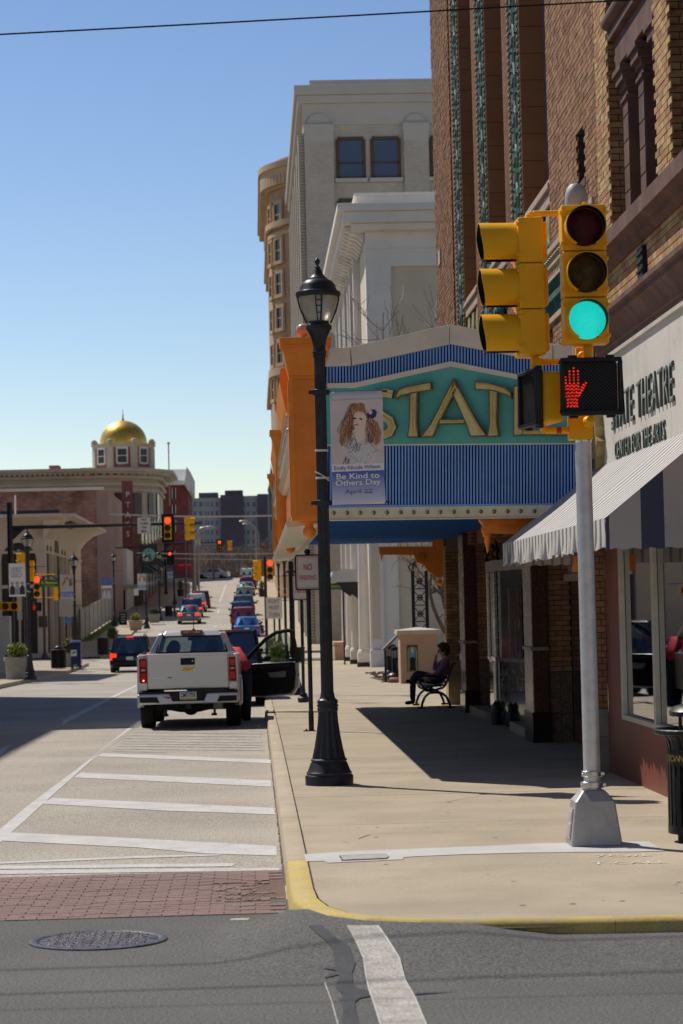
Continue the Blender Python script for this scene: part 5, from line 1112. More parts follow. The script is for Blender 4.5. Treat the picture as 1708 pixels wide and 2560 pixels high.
# ---------------------------------------------------------------- white bank building with columns
wst=mat("white_stone",(.76,.72,.66),.75,var=.07,vs=.6,stain=(.62,.57,.51),st=.4,sts=.5,world=True); cst=mat("cream_stucco",(.66,.58,.44),.8,var=.07,vs=.5,stain=(.46,.39,.31),st=.4,sts=.4,world=True)
WY=104.; wx=P(938,1668,WY).x; zW=S(WY)
t=thing("arched_bank_building","white stone building with arched windows, street columns and a bracketed cornice","building")
ztop=P(920,560,WY).z
b=B(); b.box(wx+.02,26,WY+.02,141,zW-1,ztop+.4); b.ob("wall",cst,t,smooth=0)
pw=P(975,800,WY).x-P(912,800,WY).x
b=B(); b.box(wx,wx+pw,WY-.12,WY+.9,zW-1,ztop); b.ob("corner_pier",wst,t,smooth=0)
z1=P(950,632,WY).z; z2=P(950,580,WY).z; z0_=P(950,640,WY).z
b=B(); b.box(wx-.05,26,WY-.16,WY,z1,z1+.15); b.box(wx-.05,26,WY-.16,WY,P(950,582,WY).z,P(950,582,WY).z+.1); b.box(wx,26,WY-.11,WY,P(950,632,WY).z-.6,P(950,560,WY).z); b.ob("entablature",wst,t,smooth=0,bevel=.02)
b=B(); b.box(wx-.95,26,WY-.9,141,ztop-.05,ztop+.42); b.box(wx-1.2,26,WY-1.1,141,ztop+.42,ztop+.75); b.box(wx-.6,26,WY-.6,141,ztop-.35,ztop-.05); cr=b.ob("cornice",wst,t,smooth=0,bevel=.03)
for k in range(34):
    y=WY+.2+k*1.08; b=B(); b.prism([(wx-.05,ztop-.08),(wx-.85,ztop-.08),(wx-.85,ztop-.25),(wx-.3,ztop-.5),(wx-.05,ztop-.75)],'y',y,y+.42); b.ob("bracket",wst,cr,smooth=0)
b=B(); b.box(wx-.3,26,WY+.3,141,ztop+.75,ztop+1.25); b.box(wx-.4,26,WY+.2,141,ztop+1.25,ztop+1.4); b.ob("parapet",wst,t,smooth=0)
for k,(ax_,ay_) in enumerate(((894,735),(879,765),(867,795),(857,820))):
    yc=PX(ax_,ay_,wx).y; za=PX(894,716,wx).z+1.5; w_=1.75
    b=B(); pts=[(yc-w_,zW+6),(yc+w_,zW+6)]+[(yc+w_*math.cos(R(a)),za-1.5+w_*math.sin(R(a))) for a in range(0,181,15)]; b.prism(pts,'x',wx-.03,wx+.12); wn=b.ob("window",dglass,t,smooth=0)
    b=B()
    for (o,i_) in((1.28,1.0),):
        ro=[(yc+w_*o*math.cos(R(a)),za-1.5+w_*o*math.sin(R(a))) for a in range(0,181,15)]; ri=[(yc+w_*i_*math.cos(R(a)),za-1.5+w_*i_*math.sin(R(a))) for a in range(0,181,15)]
        for q in range(len(ro)-1): b.prism([ro[q],ro[q+1],ri[q+1],ri[q]],'x',wx-.3,wx+.1)
        for s_ in(-1,1): b.box(wx-.3,wx+.1,yc+s_*w_-.02 if s_>0 else yc-w_*1.28,yc+w_*1.28 if s_>0 else yc-w_+.02,zW+6,za-1.5)
    b.box(wx-.06,wx,yc-.06,yc+.06,zW+6,za); b.ob("window_surround",wst,wn,smooth=0)
# street columns
def column(x,y,w_,label=None):
    z=S(y); b=B(); b.lathe([(w_*.5,.75),(w_*.42,4.8),(w_*.42,7.2)],(x,y,z),18); c_=b.ob("column",wst,t)
    b=B(); b.box(x-w_*.62,x+w_*.62,y-w_*.62,y+w_*.62,z+.2,z+.62); b.lathe([(w_*.62,.62),(w_*.6,.7),(w_*.52,.76)],(x,y,z),18); b.ob("plinth",wst,c_,bevel=.02)
    b=B(); b.box(x-w_*.66,x+w_*.66,y-w_*.66,y+w_*.66,z-.1,z+.2); b.ob("plinth_foot",mat("dark_plinth",(.05,.05,.05),.6),c_,smooth=0)
for xp,y,w_ in((913,105.2,.52),(893,113,.5),(880,119.5,.5),(868,126,.5)):
    column(P(xp,1640,y).x,y,w_)
b=B(); x0=P(900,1400,105).x; b.box(x0-.2,wx+.3,104.6,128,zW+7.2,zW+8.2); b.ob("portico_beam",wst,t,smooth=0)
b=B(); b.box(P(924,1500,104).x,P(960,1500,104).x,103.75,104.1,zW+.7,zW+8.5); b.ob("pilaster",wst,t,smooth=0,bevel=.02); b=B(); b.box(P(922,1500,104).x,P(966,1500,104).x,103.6,104.1,zW,zW+.75); b.ob("pilaster_plinth",wst,t,bevel=.03)
b=B(); xx=P(938,1500,103.7).x; b.box(xx-.12,xx+.2,103.72,103.76,zW+1.2,zW+8); b.ob("pilaster_panel",cst,t,smooth=0)
# entrance canopy
cx0=P(822,1450,108).x; cx1=P(902,1450,108).x; cz1=P(860,1422,108).z; cz0=P(860,1455,108).z; czb=P(900,1497,108).z
cn=thing("entrance_canopy","pale grey canopy with a dark underside in front of the columns","canopy")
b=B(); b.prism([(cx0,cz0),(cx1,cz0),(cx1,cz1-.05),((cx0+cx1)/2,cz1),(cx0+.2,cz1-.12)],'y',108,116); b.ob("top",mat("canopy_grey",(.42,.44,.46),.6,var=.08),cn,smooth=0)
b=B()
for k in range(4): b.prism([(cx0+.35+k*.02,cz0),(cx1,cz0),(cx1,czb)],'y',108.1+k*2.4,108.2+k*2.4)
b.ob("strut",mat("canopy_dark",(.03,.035,.04),.6),cn,smooth=0)
gx=P(835,1466,112); t2=thing("street_name_sign","green street name sign reading Beeson beside the columns","street sign",(gx.x,112,S(112)))
b=B(); b.box(-.35,.35,-.01,.01,gx.z-S(112)-.14,gx.z-S(112)+.14); pl_=b.ob("plate",mat("sign_green",(.02,.16,.05),.4),t2,smooth=0); text("Beeson","lettering",mat("sign_yellow",(.7,.6,.1),.4),pl_,(0,-.012,gx.z-S(112)+.02),FC,h=.14,depth=0); b=B(); b.cyl((.42,0,0),(.42,0,gx.z-S(112)+.2),.04,n=8); b.ob("post",lpm,t2)
b=B(); b.box(P(838,1660,122).x,P(863,1660,122).x,122,126,S(122),S(122)+.75); b.box(P(836,1660,122).x,P(865,1660,122).x,121.9,126,S(122)+.75,S(122)+.9); tag(b.ob("low_wall",pk,None,smooth=0),"low peach stone wall past the street columns","wall")
# ---------------------------------------------------------------- grey office building
GY=150.; gcorn=P(788,1500,GY).x; zG=S(GY)
gb=brickmat("grey_brick",(.56,.51,.44),(.49,.45,.385),(.37,.335,.29),'y',.30,.10,.014,var=.12); gs=mat("grey_stone_trim",(.50,.475,.43),.75,var=.08,vs=.4,stain=(.30,.28,.25),st=.5,sts=.4,world=True); gsx=brickmat("grey_brick_side",(.46,.42,.36),(.40,.365,.31),(.30,.27,.23),'x',.30,.10,.014,var=.12)  # front brick is a paler copy of the side's, shade lifted in colour
t=thing("grey_office_building","tall grey brick office building with paired windows and a plain top cornice","building")
zt_=P(800,260,GY).z
b=B(); b.box(gcorn,gcorn+30,GY,GY+40,zG-2,zt_); b.ob("wall",gb,t,smooth=0)
b=B(); b.box(gcorn-.4,gcorn+30.2,GY-.4,GY+41,zt_,zt_+.5); b.box(gcorn-.6,gcorn+30.2,GY-.6,GY+41,zt_+.5,zt_+1.1); b.ob("cornice",gs,t,smooth=0,bevel=.05)
zf=P(800,333,GY).z; b=B(); b.box(gcorn-.1,gcorn+30,GY-.1,GY,zf+.5,zt_); b.ob("frieze",gs,t,smooth=0)
zr2=P(800,205,GY).z; b=B(); b.box(gcorn+.5,gcorn+29,GY+.9,GY+39,zt_+1.1,zr2); b.box(gcorn+.4,gcorn+29,GY+.8,GY+39,zr2,zr2+.3); b.ob("attic",gs,t,smooth=0); b=B(); b.box(gcorn+.5,gcorn+29,GY+.85,GY+.9,zt_+1.1,zt_+1.3); b.ob("flashing",mat("blue_flashing",(.06,.09,.17),.5),t,smooth=0)
sx=lambda x:P(x,400,GY).x
for x in(796,1038):
    c=P(x,315,GY); b=B(); b.cyl((c.x,GY-.1,c.z),(c.x,GY-.22,c.z),.75,n=20); b.ob("roundel",gs,t)
pil=[(760,834),(1008,1072)]
for a,c in pil:
    b=B(); b.box(sx(a)+.05,sx(c),GY-.35,GY,zG,zf); pl_=b.ob("pilaster",gb,t,smooth=0); b=B(); b.box(sx(a),sx(c)+.06,GY-.42,GY,zf,zf+.5); b.box(sx(a)+.04,sx(c)+.02,GY-.38,GY,zf-.6,zf); b.ob("capital",gs,pl_,smooth=0)
wf=mat("brown_frame",(.10,.065,.045),.6)
for fl in range(7):
    zt2=P(800,350,GY).z-fl*3.85; zb2=zt2-2.42
    for a,c in((845,910),(931,998),(1078,1130)):
        b=B(); b.box(sx(a),sx(c),GY-.02,GY+.02,zb2,zt2); wn=b.ob("window",uglass,t,smooth=0)
        b=B(); x0,x1=sx(a),sx(c); zm=zb2+.9
        for q in((x0-.12,x0+.1,zb2,zt2),(x1-.1,x1+.12,zb2,zt2),(x0,x1,zt2-.05,zt2+.15),(x0,x1,zm,zm+.1),(x0,x1,zb2-.02,zb2+.1)): b.box(q[0],q[1],GY-.1,GY-.02,q[2],q[3])
        b.ob("window_frame",wf,wn,smooth=0); b=B(); b.box(x0-.2,x1+.2,GY-.3,GY-.02,zb2-.3,zb2-.05); b.ob("sill",gs,wn,smooth=0)
    for k in range(6):
        y=GY+3+k*6; b=B(); b.box(gcorn-.06,gcorn+.1,y,y+2.2,zb2,zt2); b.ob("window",dglass,t,smooth=0)
for k in range(7):
    y=GY+k*6; b=B(); b.box(gcorn-.4,gcorn,y,y+2.2,zG,zf); b.ob("pilaster",gsx,t,smooth=0)
# ---------------------------------------------------------------- round-cornered tan tower
TY=250.; Rr=9.; t=thing("round_tower_building","tan brick tower with a rounded corner and deep overhanging cornice","building")
tb1=brickmat("tower_brick",(.52,.36,.22),(.46,.30,.18),(.38,.26,.17),'x',.5,.16,.02,var=.18); tbs=mat("tower_stone",(.55,.39,.24),.75,var=.12,vs=.3,stain=(.33,.22,.13),st=.5,sts=.3,world=True)
xl=P(697,1500,TY).x; zt_=P(690,480,TY).z; zb_=S(TY)-2; cx,cy=xl+Rr,TY+2
def arcp(r_): return [(cx+r_*math.cos(R(a)),cy+r_*math.sin(R(a))) for a in range(180,271,6)]
b=B(); b.prism(arcp(Rr)+[(cx+26,cy-Rr),(cx+26,cy+40),(cx-Rr,cy+40)],'z',zb_,zt_); b.ob("wall",tb1,t,smooth=20)
for z,h,o in((zt_,1.2,.4),(zt_+1.2,.7,.95),(zt_+1.9,.6,1.15),(P(690,575,TY).z,.6,.5),(P(690,590,TY).z-.3,.4,.3),(P(690,870,TY).z-3,.8,.5)):
    b=B(); b.prism(arcp(Rr+o)+[(cx+26,cy-Rr-o),(cx+26,cy+40),(cx-Rr-o,cy+40)],'z',z,z+h); b.ob("string_course" if o<1 else "cornice",tbs,t,smooth=20)
b=B(); zz=P(690,405,TY).z; b.prism(arcp(Rr-.3)+[(cx+26,cy-Rr+.3),(cx+26,cy+40),(cx-Rr+.3,cy+40)],'z',zt_+2.5,zz); b.ob("parapet",tbs,t,smooth=20)
for k in range(26):
    a=R(180+k*3.6); b=B(); b.box(0,.95,-.25,.25,zt_+.2,zt_+1.2); b.tf(Matrix.Translation((cx+Rr*math.cos(a),cy+Rr*math.sin(a),0))@Matrix.Rotation(a,4,'Z')); b.ob("modillion",tbs,t,smooth=0)
for k in range(9):
    b=B(); y=cy+k*2.2; b.box(cx-Rr-.95,cx-Rr,y,y+.5,zt_+.2,zt_+1.2); b.ob("modillion",tbs,t,smooth=0)
for (yt,yb2) in((519,570),(606,659),(690,742),(775,826),(862,912),(948,998)):
    za,zb3=P(690,yt,TY).z,P(690,yb2,TY).z
    for ang in(190,206,226,246,262):
        a=R(ang); b=B(); b.box(-.35,.12,-.65,.65,zb3,za); M_=Matrix.Translation((cx+Rr*math.cos(a),cy+Rr*math.sin(a),0))@Matrix.Rotation(a,4,'Z'); b.tf(M_); wn=b.ob("window",dglass,t,smooth=0)
        b=B(); b.box(0,.35,-.95,.95,zb3-.35,zb3); b.box(0,.22,-.9,.9,za,za+.45); b.box(.05,.3,.65,.9,zb3,za); b.box(.05,.3,-.9,-.65,zb3,za); b.box(.1,.2,-.65,.65,(za+zb3)/2-.06,(za+zb3)/2+.06); b.tf(M_); b.ob("window_surround",tbs,wn,smooth=0)
b=B(); a=R(246); b.box(0,.7,-.35,.35,P(690,652,TY).z-.2,P(690,640,TY).z); b.tf(Matrix.Translation((cx+Rr*math.cos(a),cy+Rr*math.sin(a),0))@Matrix.Rotation(a,4,'Z')); b.ob("air_conditioner",wst,t,smooth=0)
# lower shops along the far right pavement
shopc=[("two storey tan brick shop past the second crossing",(.35,.25,.17),196,226,9),("red brick shop building below the round tower",(.30,.12,.08),262,296,10),("far pale building at the top of the right pavement",(.45,.42,.38),300,332,8)]
for lb,c,y0,y1,h in shopc:
    t=thing("shop_building",lb,"building"); b=B(); b.box(4.6,20,y0,y1,S(y0)-2,S(y0)+h); b.ob("wall",brickmat("bm_%d"%y0,c,tuple(v*.8 for v in c),tuple(v*.6 for v in c),'x',.3,.1,.015),t,smooth=0)
    b=B(); b.box(4.3,20,y0-.1,y1,S(y0)+h,S(y0)+h+.5); b.ob("cornice",gs,t,smooth=0)
    for k in range(int((y1-y0)/4)):
        b=B(); b.box(4.55,4.7,y0+1+k*4,y0+3+k*4,S(y0)+5,S(y0)+7.5); b.ob("window",dglass,t,smooth=0); b=B(); b.box(4.55,4.7,y0+.6+k*4,y0+3.8+k*4,S(y0)+.5,S(y0)+3.2); b.ob("shop_window",dglass,t,smooth=0)
# far right lamps, signals and signs
for (xp,yb_,yy_,lb) in((735,1738,60.15,"street lamp behind the open truck door"),(716,1640,118,"street lamp behind the traffic signals across the far right crossing"),(700,1600,146,"street lamp past the far right crossing, above the turn sign")):
    x=P(xp,yb_,yy_).x
    lp=copy_tree(lamp1); lp.location=(x,yy_,S(yy_)); lp["label"]=lb
    if yy_<100:
        pass
t=thing("lane_sign","white RIGHT MUST TURN lane sign on the far right corner","road sign",(P(688,1640,126).x,126,S(126)))
zc=P(692,1520,126).z-S(126); b=B(); b.box(-.42,.42,-.02,0,zc-.55,zc+.55); pl_=b.ob("plate",sgw,t,smooth=0); b=B(); b.cyl((0,.04,0),(0,.04,zc+.55),.05,n=8); b.ob("post",lpm,t)
for s_,dz,w_ in(("RIGHT",.36,.6),("MUST",.02,.5),("TURN",-.34,.55)): text(s_,"lettering",inkd,pl_,(0,-.024,zc+dz),FC,h=.2,w=w_,depth=0)
t=thing("traffic_signal","cluster of yellow signal heads on a black pole at the far right corner","traffic signal",(P(668,1640,128).x,128,S(128)))
b=B(); b.cyl((0,0,0),(0,0,5.4),.08,n=10); b.ob("pole",lpm,t)
zc=P(676,1425,128).z-S(128)
signal_head(t,Matrix.Translation((.25,-.2,zc)),"red",full=False); signal_head(t,Matrix.Translation((-.35,0,zc))@Matrix.Rotation(R(-80),4,'Z'),None,full=False)
# ================================================================== left side and far end of the street
LB=-12.75
# buildings beside the camera's view on the left: all but the first shade the road
offb=[("unseen pale stone block added behind the camera for bounce light, left of the street",(.5,.45,.38),-60,-14,14.,-13.),("brown brick block on the left whose shadow crosses the near road",(.28,.15,.1),36,58.7,18.2,-13.6),("taller tan block on the left whose shadow reaches the parked truck",(.42,.36,.28),58.9,79.8,21.0,-13.6),("low brick corner block on the left before the side street",(.3,.16,.11),104,120,13.5,-13.9)]  # first block is unseen, added for bounce light and window reflections
for lb,c,y0,y1,h,x in offb:
    t=thing("street_block",lb,"building"); b=B(); b.box(x-16,x,y0,y1,-1.5,h); b.ob("wall",brickmat("ob_%d"%y0,c,tuple(v*.75 for v in c),(.3,.27,.23),'x',.21,.07,.012),t,smooth=0)
    b=B(); b.box(x-.1,x+.35,y0,y1,h-.5,h+.02); b.box(x-.1,x+.2,y0,y1,4.0,4.5); b.ob("cornice",gs,t,smooth=0,bevel=.02)
    for f in range(int((h-4.5)/3.6)):
        for k in range(int((y1-y0)/3)):
            b=B(); b.box(x-.05,x+.03,y0+.9+k*3,y0+2.1+k*3,5.4+f*3.6,7.4+f*3.6); b.ob("window",dglass,t,smooth=0); b=B(); b.box(x,x+.12,y0+.8+k*3,y0+2.2+k*3,5.2+f*3.6,5.4+f*3.6); b.ob("sill",gs,t,smooth=0)
    for k in range(int((y1-y0)/5)):
        b=B(); b.box(x-.05,x+.04,y0+.6+k*5,y0+4.6+k*5,.6,3.4); b.ob("shop_window",dglass,t,smooth=0)
t=thing("street_block","unseen pale brick block added behind the camera for bounce light, right of the street","building"); b=B(); b.box(4.2,24,-60,-12,-.5,15); b.ob("wall",mat("pale_render",(.55,.49,.40),.85,var=.1,vs=.3,stain=(.42,.37,.3),st=.4,sts=.3),t,smooth=0)  # unseen block added so its sunlit face throws light back up the street
b=B(); b.box(4.,24.2,-60,-11.8,14.5,15.2); b.ob("cornice",gs,t,smooth=0)
for f in range(3):
    for k in range(6): b=B(); b.box(5.5+k*3,7.0+k*3,-12.02,-11.96,4.6+f*3.4,6.7+f*3.4); b.ob("window",dglass,t,smooth=0)
# ---- cream bank with arches
BY=146.; zB_=S(BY); bx=P(118,1640,BY).x
crm=mat("cream_render",(.56,.48,.39),.75,var=.07,vs=.5,stain=(.33,.28,.23),st=.4,sts=.4,world=True); dkw=mat("dark_opening",(.035,.03,.028),.5,var=.3)
t=thing("cream_bank","cream bank with tall arches and a flared concave cornice","building")
zc0=P(100,1345,BY).z; zc1=P(100,1316,BY).z
b=B(); b.box(bx-14,bx,BY,BY+30,zB_-1,zc0); b.ob("wall",crm,t,smooth=0)
# flared cornice
prof=[(0,0),(.12,.15),(.35,.45),(.8,.8),(1.5,1.05),(1.7,1.08),(1.7,1.25),(0,1.25)]
sc_=(P(205,1330,BY).x-bx)/1.7*.85
b=B()
b.prism([(BY-p_[0]*sc_,zc0+p_[1]*sc_) for p_ in prof],'x',bx-14,bx+1.2); b.ob("front_cornice",crm,t,smooth=30)
b=B(); b.prism([(bx+p_[0]*sc_,zc0+p_[1]*sc_) for p_ in prof],'y',BY-1.2,BY+30); b.ob("side_cornice",crm,t,smooth=30)
b=B(); b.box(bx-14.2,bx+.08,BY-.08,BY+30,zc0-.9,zc0-.75); b.ob("string_course",crm,t,smooth=0)
def archp(c,w_,z0,zs): return [(c-w_,z0),(c+w_,z0)]+[(c+w_*math.cos(R(a)),zs+w_*math.sin(R(a))) for a in range(0,181,15)]
xa=P(48,1450,BY).x; wa=(P(92,1450,BY).x-P(5,1450,BY).x)/2; zsp=P(48,1400,BY).z
b=B(); b.prism(archp(xa,wa,zB_,zsp),'y',BY-.03,BY+.02); aw_=b.ob("arch_opening",dkw,t,smooth=0)
b=B()
for k in range(3): x=xa-wa*.5+k*wa*.5; b.box(x-.07,x+.07,BY-.1,BY-.03,zB_,zsp+wa*.6)
b.box(xa-wa,xa+wa,BY-.1,BY-.03,zsp-1.7,zsp-1.5); b.ob("arch_mullions",crm,aw_,smooth=0)
for k in range(3):
    x=xa-wa*.6+k*wa*.45; b=B(); b.box(x,x+wa*.3,BY-.06,BY-.03,zsp-3.6,zsp-2.0); b.ob("blind",mat("pale_blind",(.5,.48,.44),.7),aw_,smooth=0)
for k,(yc,w_) in enumerate(((BY+1.5,.6),(BY+4.0,.6),(BY+8.4,1.6),(BY+12.8,.6),(BY+15.2,.6))):
    zs=P(130,1385,BY).z; b=B(); b.prism(archp(yc,w_,zB_,zs),'x',bx-.02,bx+.03); b.ob("arch_opening",dkw,t,smooth=0)
    b=B(); b.box(bx,bx+.25,yc+w_+.1,yc+w_+.45,zB_,zs); b.ob("arch_fin",crm,t,smooth=0)
b=B(); b.prism([(P(135,1320,BY).x*0+bx+.75*sc_,zc0+.72*sc_),(bx+1.3*sc_,zc0+.94*sc_),(bx+1.32*sc_,zc0+.91*sc_),(bx+.77*sc_,zc0+.69*sc_)],'y',BY+2,BY+9); b.ob("cornice_grille",dkw,t,smooth=0)
b=B(); x0,x1=P(97,1560,BY-.1).x,P(118,1560,BY-.1).x; b.box(x0,x1,BY-.1,BY,P(100,1568,BY).z,P(100,1540,BY).z); b.ob("bronze_plaque",mat("plaque",(.09,.05,.035),.5),t,smooth=0)
nv=mat("navy_board",(.018,.022,.045),.5); b=B(); b.box(P(0,1290,BY+8).x,P(148,1290,BY+8).x,BY+8,BY+8.4,P(40,1306,BY+8).z,P(40,1277,BY+8).z); b.ob("roof_board",nv,t,smooth=0)
b=B(); b.cyl((P(38,1270,BY+6).x,BY+6,zc0+1),(P(38,1240,BY+6).x,BY+6,P(38,1238,BY+6).z),.06,n=6); b.ob("roof_pipe",wst,t)
# ---- fence on the vacant lot
t=thing("chain_link_fence","grey chain link fence with privacy slats along the vacant lot","fence")
fy0,fy1=163,204; x=-11.7; slm=mat("fence_slat",(.36,.36,.36),.6,var=.15,vs=2)
for k in range(10):
    y=fy0+k*(fy1-fy0)/9; b=B(); b.cyl((x,y,S(y)-.1),(x,y,S(y)+2.15),.05,n=6); b.ob("post",mat("fence_post",(.05,.12,.09),.5),t)
b=B(); b.cyl((x,fy0,S(fy0)+2.1),(x,fy1,S(fy1)+2.1),.03,n=5); b.ob("top_rail",slm,t)
for k in range(120):
    y=fy0+.1+k*(fy1-fy0-.2)/120; b=B(); b.box(x-.01,x+.02,y,y+.29,S(y)+.12,S(y)+2.05+.03*(k%2)); b.ob("slat",slm,t,smooth=0)
lf=[mat("leaf_green",(.12,.20,.035),.6,var=.3,vs=5),mat("leaf_yellow",(.33,.30,.04),.6,var=.3,vs=5),mat("leaf_dark",(.05,.085,.025),.6,var=.3,vs=5)]
def leaves(name,c,r,n,mats,parent,sc_=(1,1,1),s0=.04,seed=1,kind="stuff"):
    rr=random.Random(seed); b=B()
    for i in range(n):
        v=Vector((rr.gauss(0,1),rr.gauss(0,1),rr.gauss(0,1))).normalized()*r*rr.random()**.45*rr.uniform(.75,1.15); p_=Vector(c)+Vector((v.x*sc_[0],v.y*sc_[1],v.z*sc_[2]))
        u_=Vector((rr.gauss(0,1),rr.gauss(0,1),rr.gauss(0,1))).normalized(); w_=u_.orthogonal().normalized(); s_=s0*rr.uniform(.6,1.5)
        b.add([tuple(p_-u_*s_),tuple(p_+w_*s_*.5),tuple(p_+u_*s_),tuple(p_-w_*s_*.5)],[(0,1,2,3)],rr.randrange(len(mats)))
    return b.ob(name,mats,parent,smooth=0,kind=kind,recalc=False)
b=B()
for i in range(1100):
    y=random.uniform(162,206); x_=-11.55+random.random()**2*.7; h=random.uniform(.05,.16); z=S(y); b.add([(x_-.03,y,z),(x_+.03,y,z),(x_+random.uniform(-.06,.06),y+random.uniform(-.05,.05),z+h)],[(0,1,2)],random.randrange(2))
b.ob("grass",[lf[0],lf[0]],None,smooth=0,kind="stuff",recalc=False)
# ---- red brick building with PTAKS sign
QY=206.; t=thing("brick_sign_building","worn red brick building with a tall vertical PTAKS sign","building"); qx=P(274,1400,QY).x
oldb=brickmat("old_red_brick",(.34,.125,.088),(.40,.22,.165),(.28,.19,.16),'y',.4,.13,.02,var=.5)
zq=P(100,1228,QY).z
b=B(); b.box(qx-40,P(242,1300,QY).x,QY,QY+25,S(QY)-2,zq); b.ob("brick_wall",oldb,t,smooth=0)
tanp=mat("pinkish_render",(.48,.34,.27),.75,var=.08,vs=.4,stain=(.29,.2,.16),st=.4,sts=.5,world=True)
b=B(); b.box(P(242,1300,QY).x,qx,QY-.05,QY+25,S(QY)-1,zq-.1); b.ob("render_return",tanp,t,smooth=0)
for k in range(7): b=B(); x=P(244+k*4.3,1300,QY).x; b.box(x,x+.04,QY-.1,QY-.05,S(QY),zq-.1); b.ob("panel_rib",tanp,t,smooth=0)
b=B(); b.box(qx-40,qx-.4,QY-.15,QY+1,zq,zq+.25); b.ob("coping",wst,t,smooth=0)
b=B(); b.prism([(QY,zq),(QY+24,zq-1.2),(QY+24,S(QY)),(QY,S(QY))],'x',qx-.02,qx+.04); b.ob("street_wall",tanp,t,smooth=0)
SY=216.; x0,x1=P(305,1280,SY).x,P(333,1280,SY).x; za,zb3=P(320,1201,SY).z,P(320,1370,SY).z
b=B(); b.box(x0,x1,SY,SY+.35,zb3,za); sg_=b.ob("vertical_sign",mat("maroon_sign",(.24,.075,.08),.5,var=.12,vs=1),t,smooth=0,bevel=.05)
for ch,yp in zip("PTAKS",(1236,1262,1287,1310,1335)):
    p_=P(319.5,yp,SY-.03); text(ch,"letter",wst,sg_,tuple(p_),FC,h=14.5/6049*SY,depth=.03,bold=.02)
# white gothic bay
VY=226.; t=thing("white_bay_house","narrow white building with a pointed gable beside the brick wall","building"); x0,x1=P(278,1450,VY).x,P(318,1450,VY).x
b=B(); b.box(x0-2,x1,VY,VY+16,S(VY)-1,P(300,1372,VY).z); b.ob("wall",wst,t,smooth=0); xm=P(297,1340,VY).x
b=B(); b.prism([(P(290,1370,VY).x,P(297,1366,VY).z),(P(302,1366,VY).x,P(297,1366,VY).z),(xm,P(297,1322,VY).z)],'y',VY,VY+2); b.ob("gable",wst,t,smooth=0)
b=B(); b.box(P(297,1420,VY).x,P(305,1420,VY).x,VY-.05,VY,P(300,1434,VY).z,P(300,1410,VY).z); b.ob("red_window",mat("red_pane",(.2,.03,.03),.4),t,smooth=0)
b=B(); b.box(x0-2,x1+1.2,VY-.3,VY+16,P(300,1471,VY).z,P(300,1463,VY).z); b.ob("ledge",gs,t,smooth=0); b=B(); b.box(x0-1,x1-.2,VY-.05,VY,S(VY),P(300,1475,VY).z); b.ob("shop_front",dkw,t,smooth=0)
# dark shop row with oval teal sign
RY=238.; t=thing("shop_row","row of dark old shopfronts behind the oval teal sign","building"); b=B(); xr=P(352,1450,RY).x; b.box(xr-10,xr,RY,RY+70,S(RY)-1,P(340,1290,RY).z); b.ob("wall",brickmat("shop_row_brick",(.20,.13,.1),(.16,.1,.08),(.1,.08,.07),'x',.3,.1,.015),t,smooth=0)
for k in range(8):
    y=RY+2+k*8; b=B(); b.box(xr-.05,xr+.1,y,y+6,S(y)+.3,S(y)+3.2); b.ob("shop_window",dglass,t,smooth=0); b=B(); b.prism([(xr,S(y)+4.2),(xr+1.3,S(y)+3.3),(xr+1.3,S(y)+3.1),(xr,S(y)+3.3)],'y',y,y+6.5); b.ob("shop_awning",[mat("awn_green",(.04,.10,.07),.7),mat("awn_blue",(.05,.07,.14),.7),mat("awn_tan",(.3,.24,.16),.7)][k%3],t,smooth=0)
    b=B(); b.box(xr-.05,xr+.06,y+1,y+2.4,S(y)+6,S(y)+8.2); b.ob("window",dglass,t,smooth=0); b=B(); b.box(xr-.05,xr+.06,y+3.6,y+5,S(y)+6,S(y)+8.2); b.ob("window",dglass,t,smooth=0)
OY=205.; x0,x1=P(348,1390,OY).x,P(394,1390,OY).x; t=thing("oval_shop_sign","dark square shop sign with a teal oval emblem","shop sign"); b=B(); b.box(x0,x1,OY,OY+.2,P(370,1413,OY).z,P(370,1361,OY).z); bd=b.ob("board",mat("sign_board_dark",(.05,.035,.035),.5),t,smooth=0)
c=P(372,1387,OY-.02); b=B(); b.cyl((c.x,OY-.03,c.z),(c.x,OY,c.z),.55,n=24); b.ob("oval",mat("teal_oval",(.16,.42,.37),.5),bd,smooth=0); b=B(); b.box(x0-2,x0,OY+.05,OY+.15,c.z+.6,c.z+.7); b.ob("arm",blk,t,smooth=0)
b=B(); b.prism([(c.x-.06,c.z+.55),(c.x+.10,c.z+.1),(c.x+.24,c.z-.5),(c.x+.05,c.z-.35)],'y',OY-.06,OY-.032); b.ob("emblem_stroke",mat("sign_board_dark",(.05,.035,.035)),bd,smooth=0)
# ---- gold-domed building
DY=318.; t=thing("domed_building","stone and brick building with a gilded dome on an octagonal drum","building")
lst=mat("limestone_old",(.56,.50,.41),.75,var=.1,vs=.2,stain=(.33,.28,.23),st=.4,sts=.3,world=True); pbr=brickmat("pink_brick",(.42,.15,.12),(.35,.13,.105),(.25,.17,.14),'y',.5,.16,.02)
dx=P(400,1250,DY).x; zd=P(250,1175,DY).z; sL=P(-30,1250,DY).x
sx=lambda x,y=1200:P(x,y,DY).x
sz_=lambda y,x=250:P(x,y,DY).z
b=B(); xe=sx(388); rc=9.
def rpoly(o,back=26):
    return [(xe-rc+ (rc+o)*math.cos(R(a)),DY+rc+(rc+o)*math.sin(R(a))) for a in range(-90,1,10)]+[(xe+o,DY+back),(sL-30,DY+back),(sL-30,DY-o)]
b.prism(rpoly(0),'z',S(DY)-6,sz_(1190)); b.ob("wall",lst,t,smooth=20)
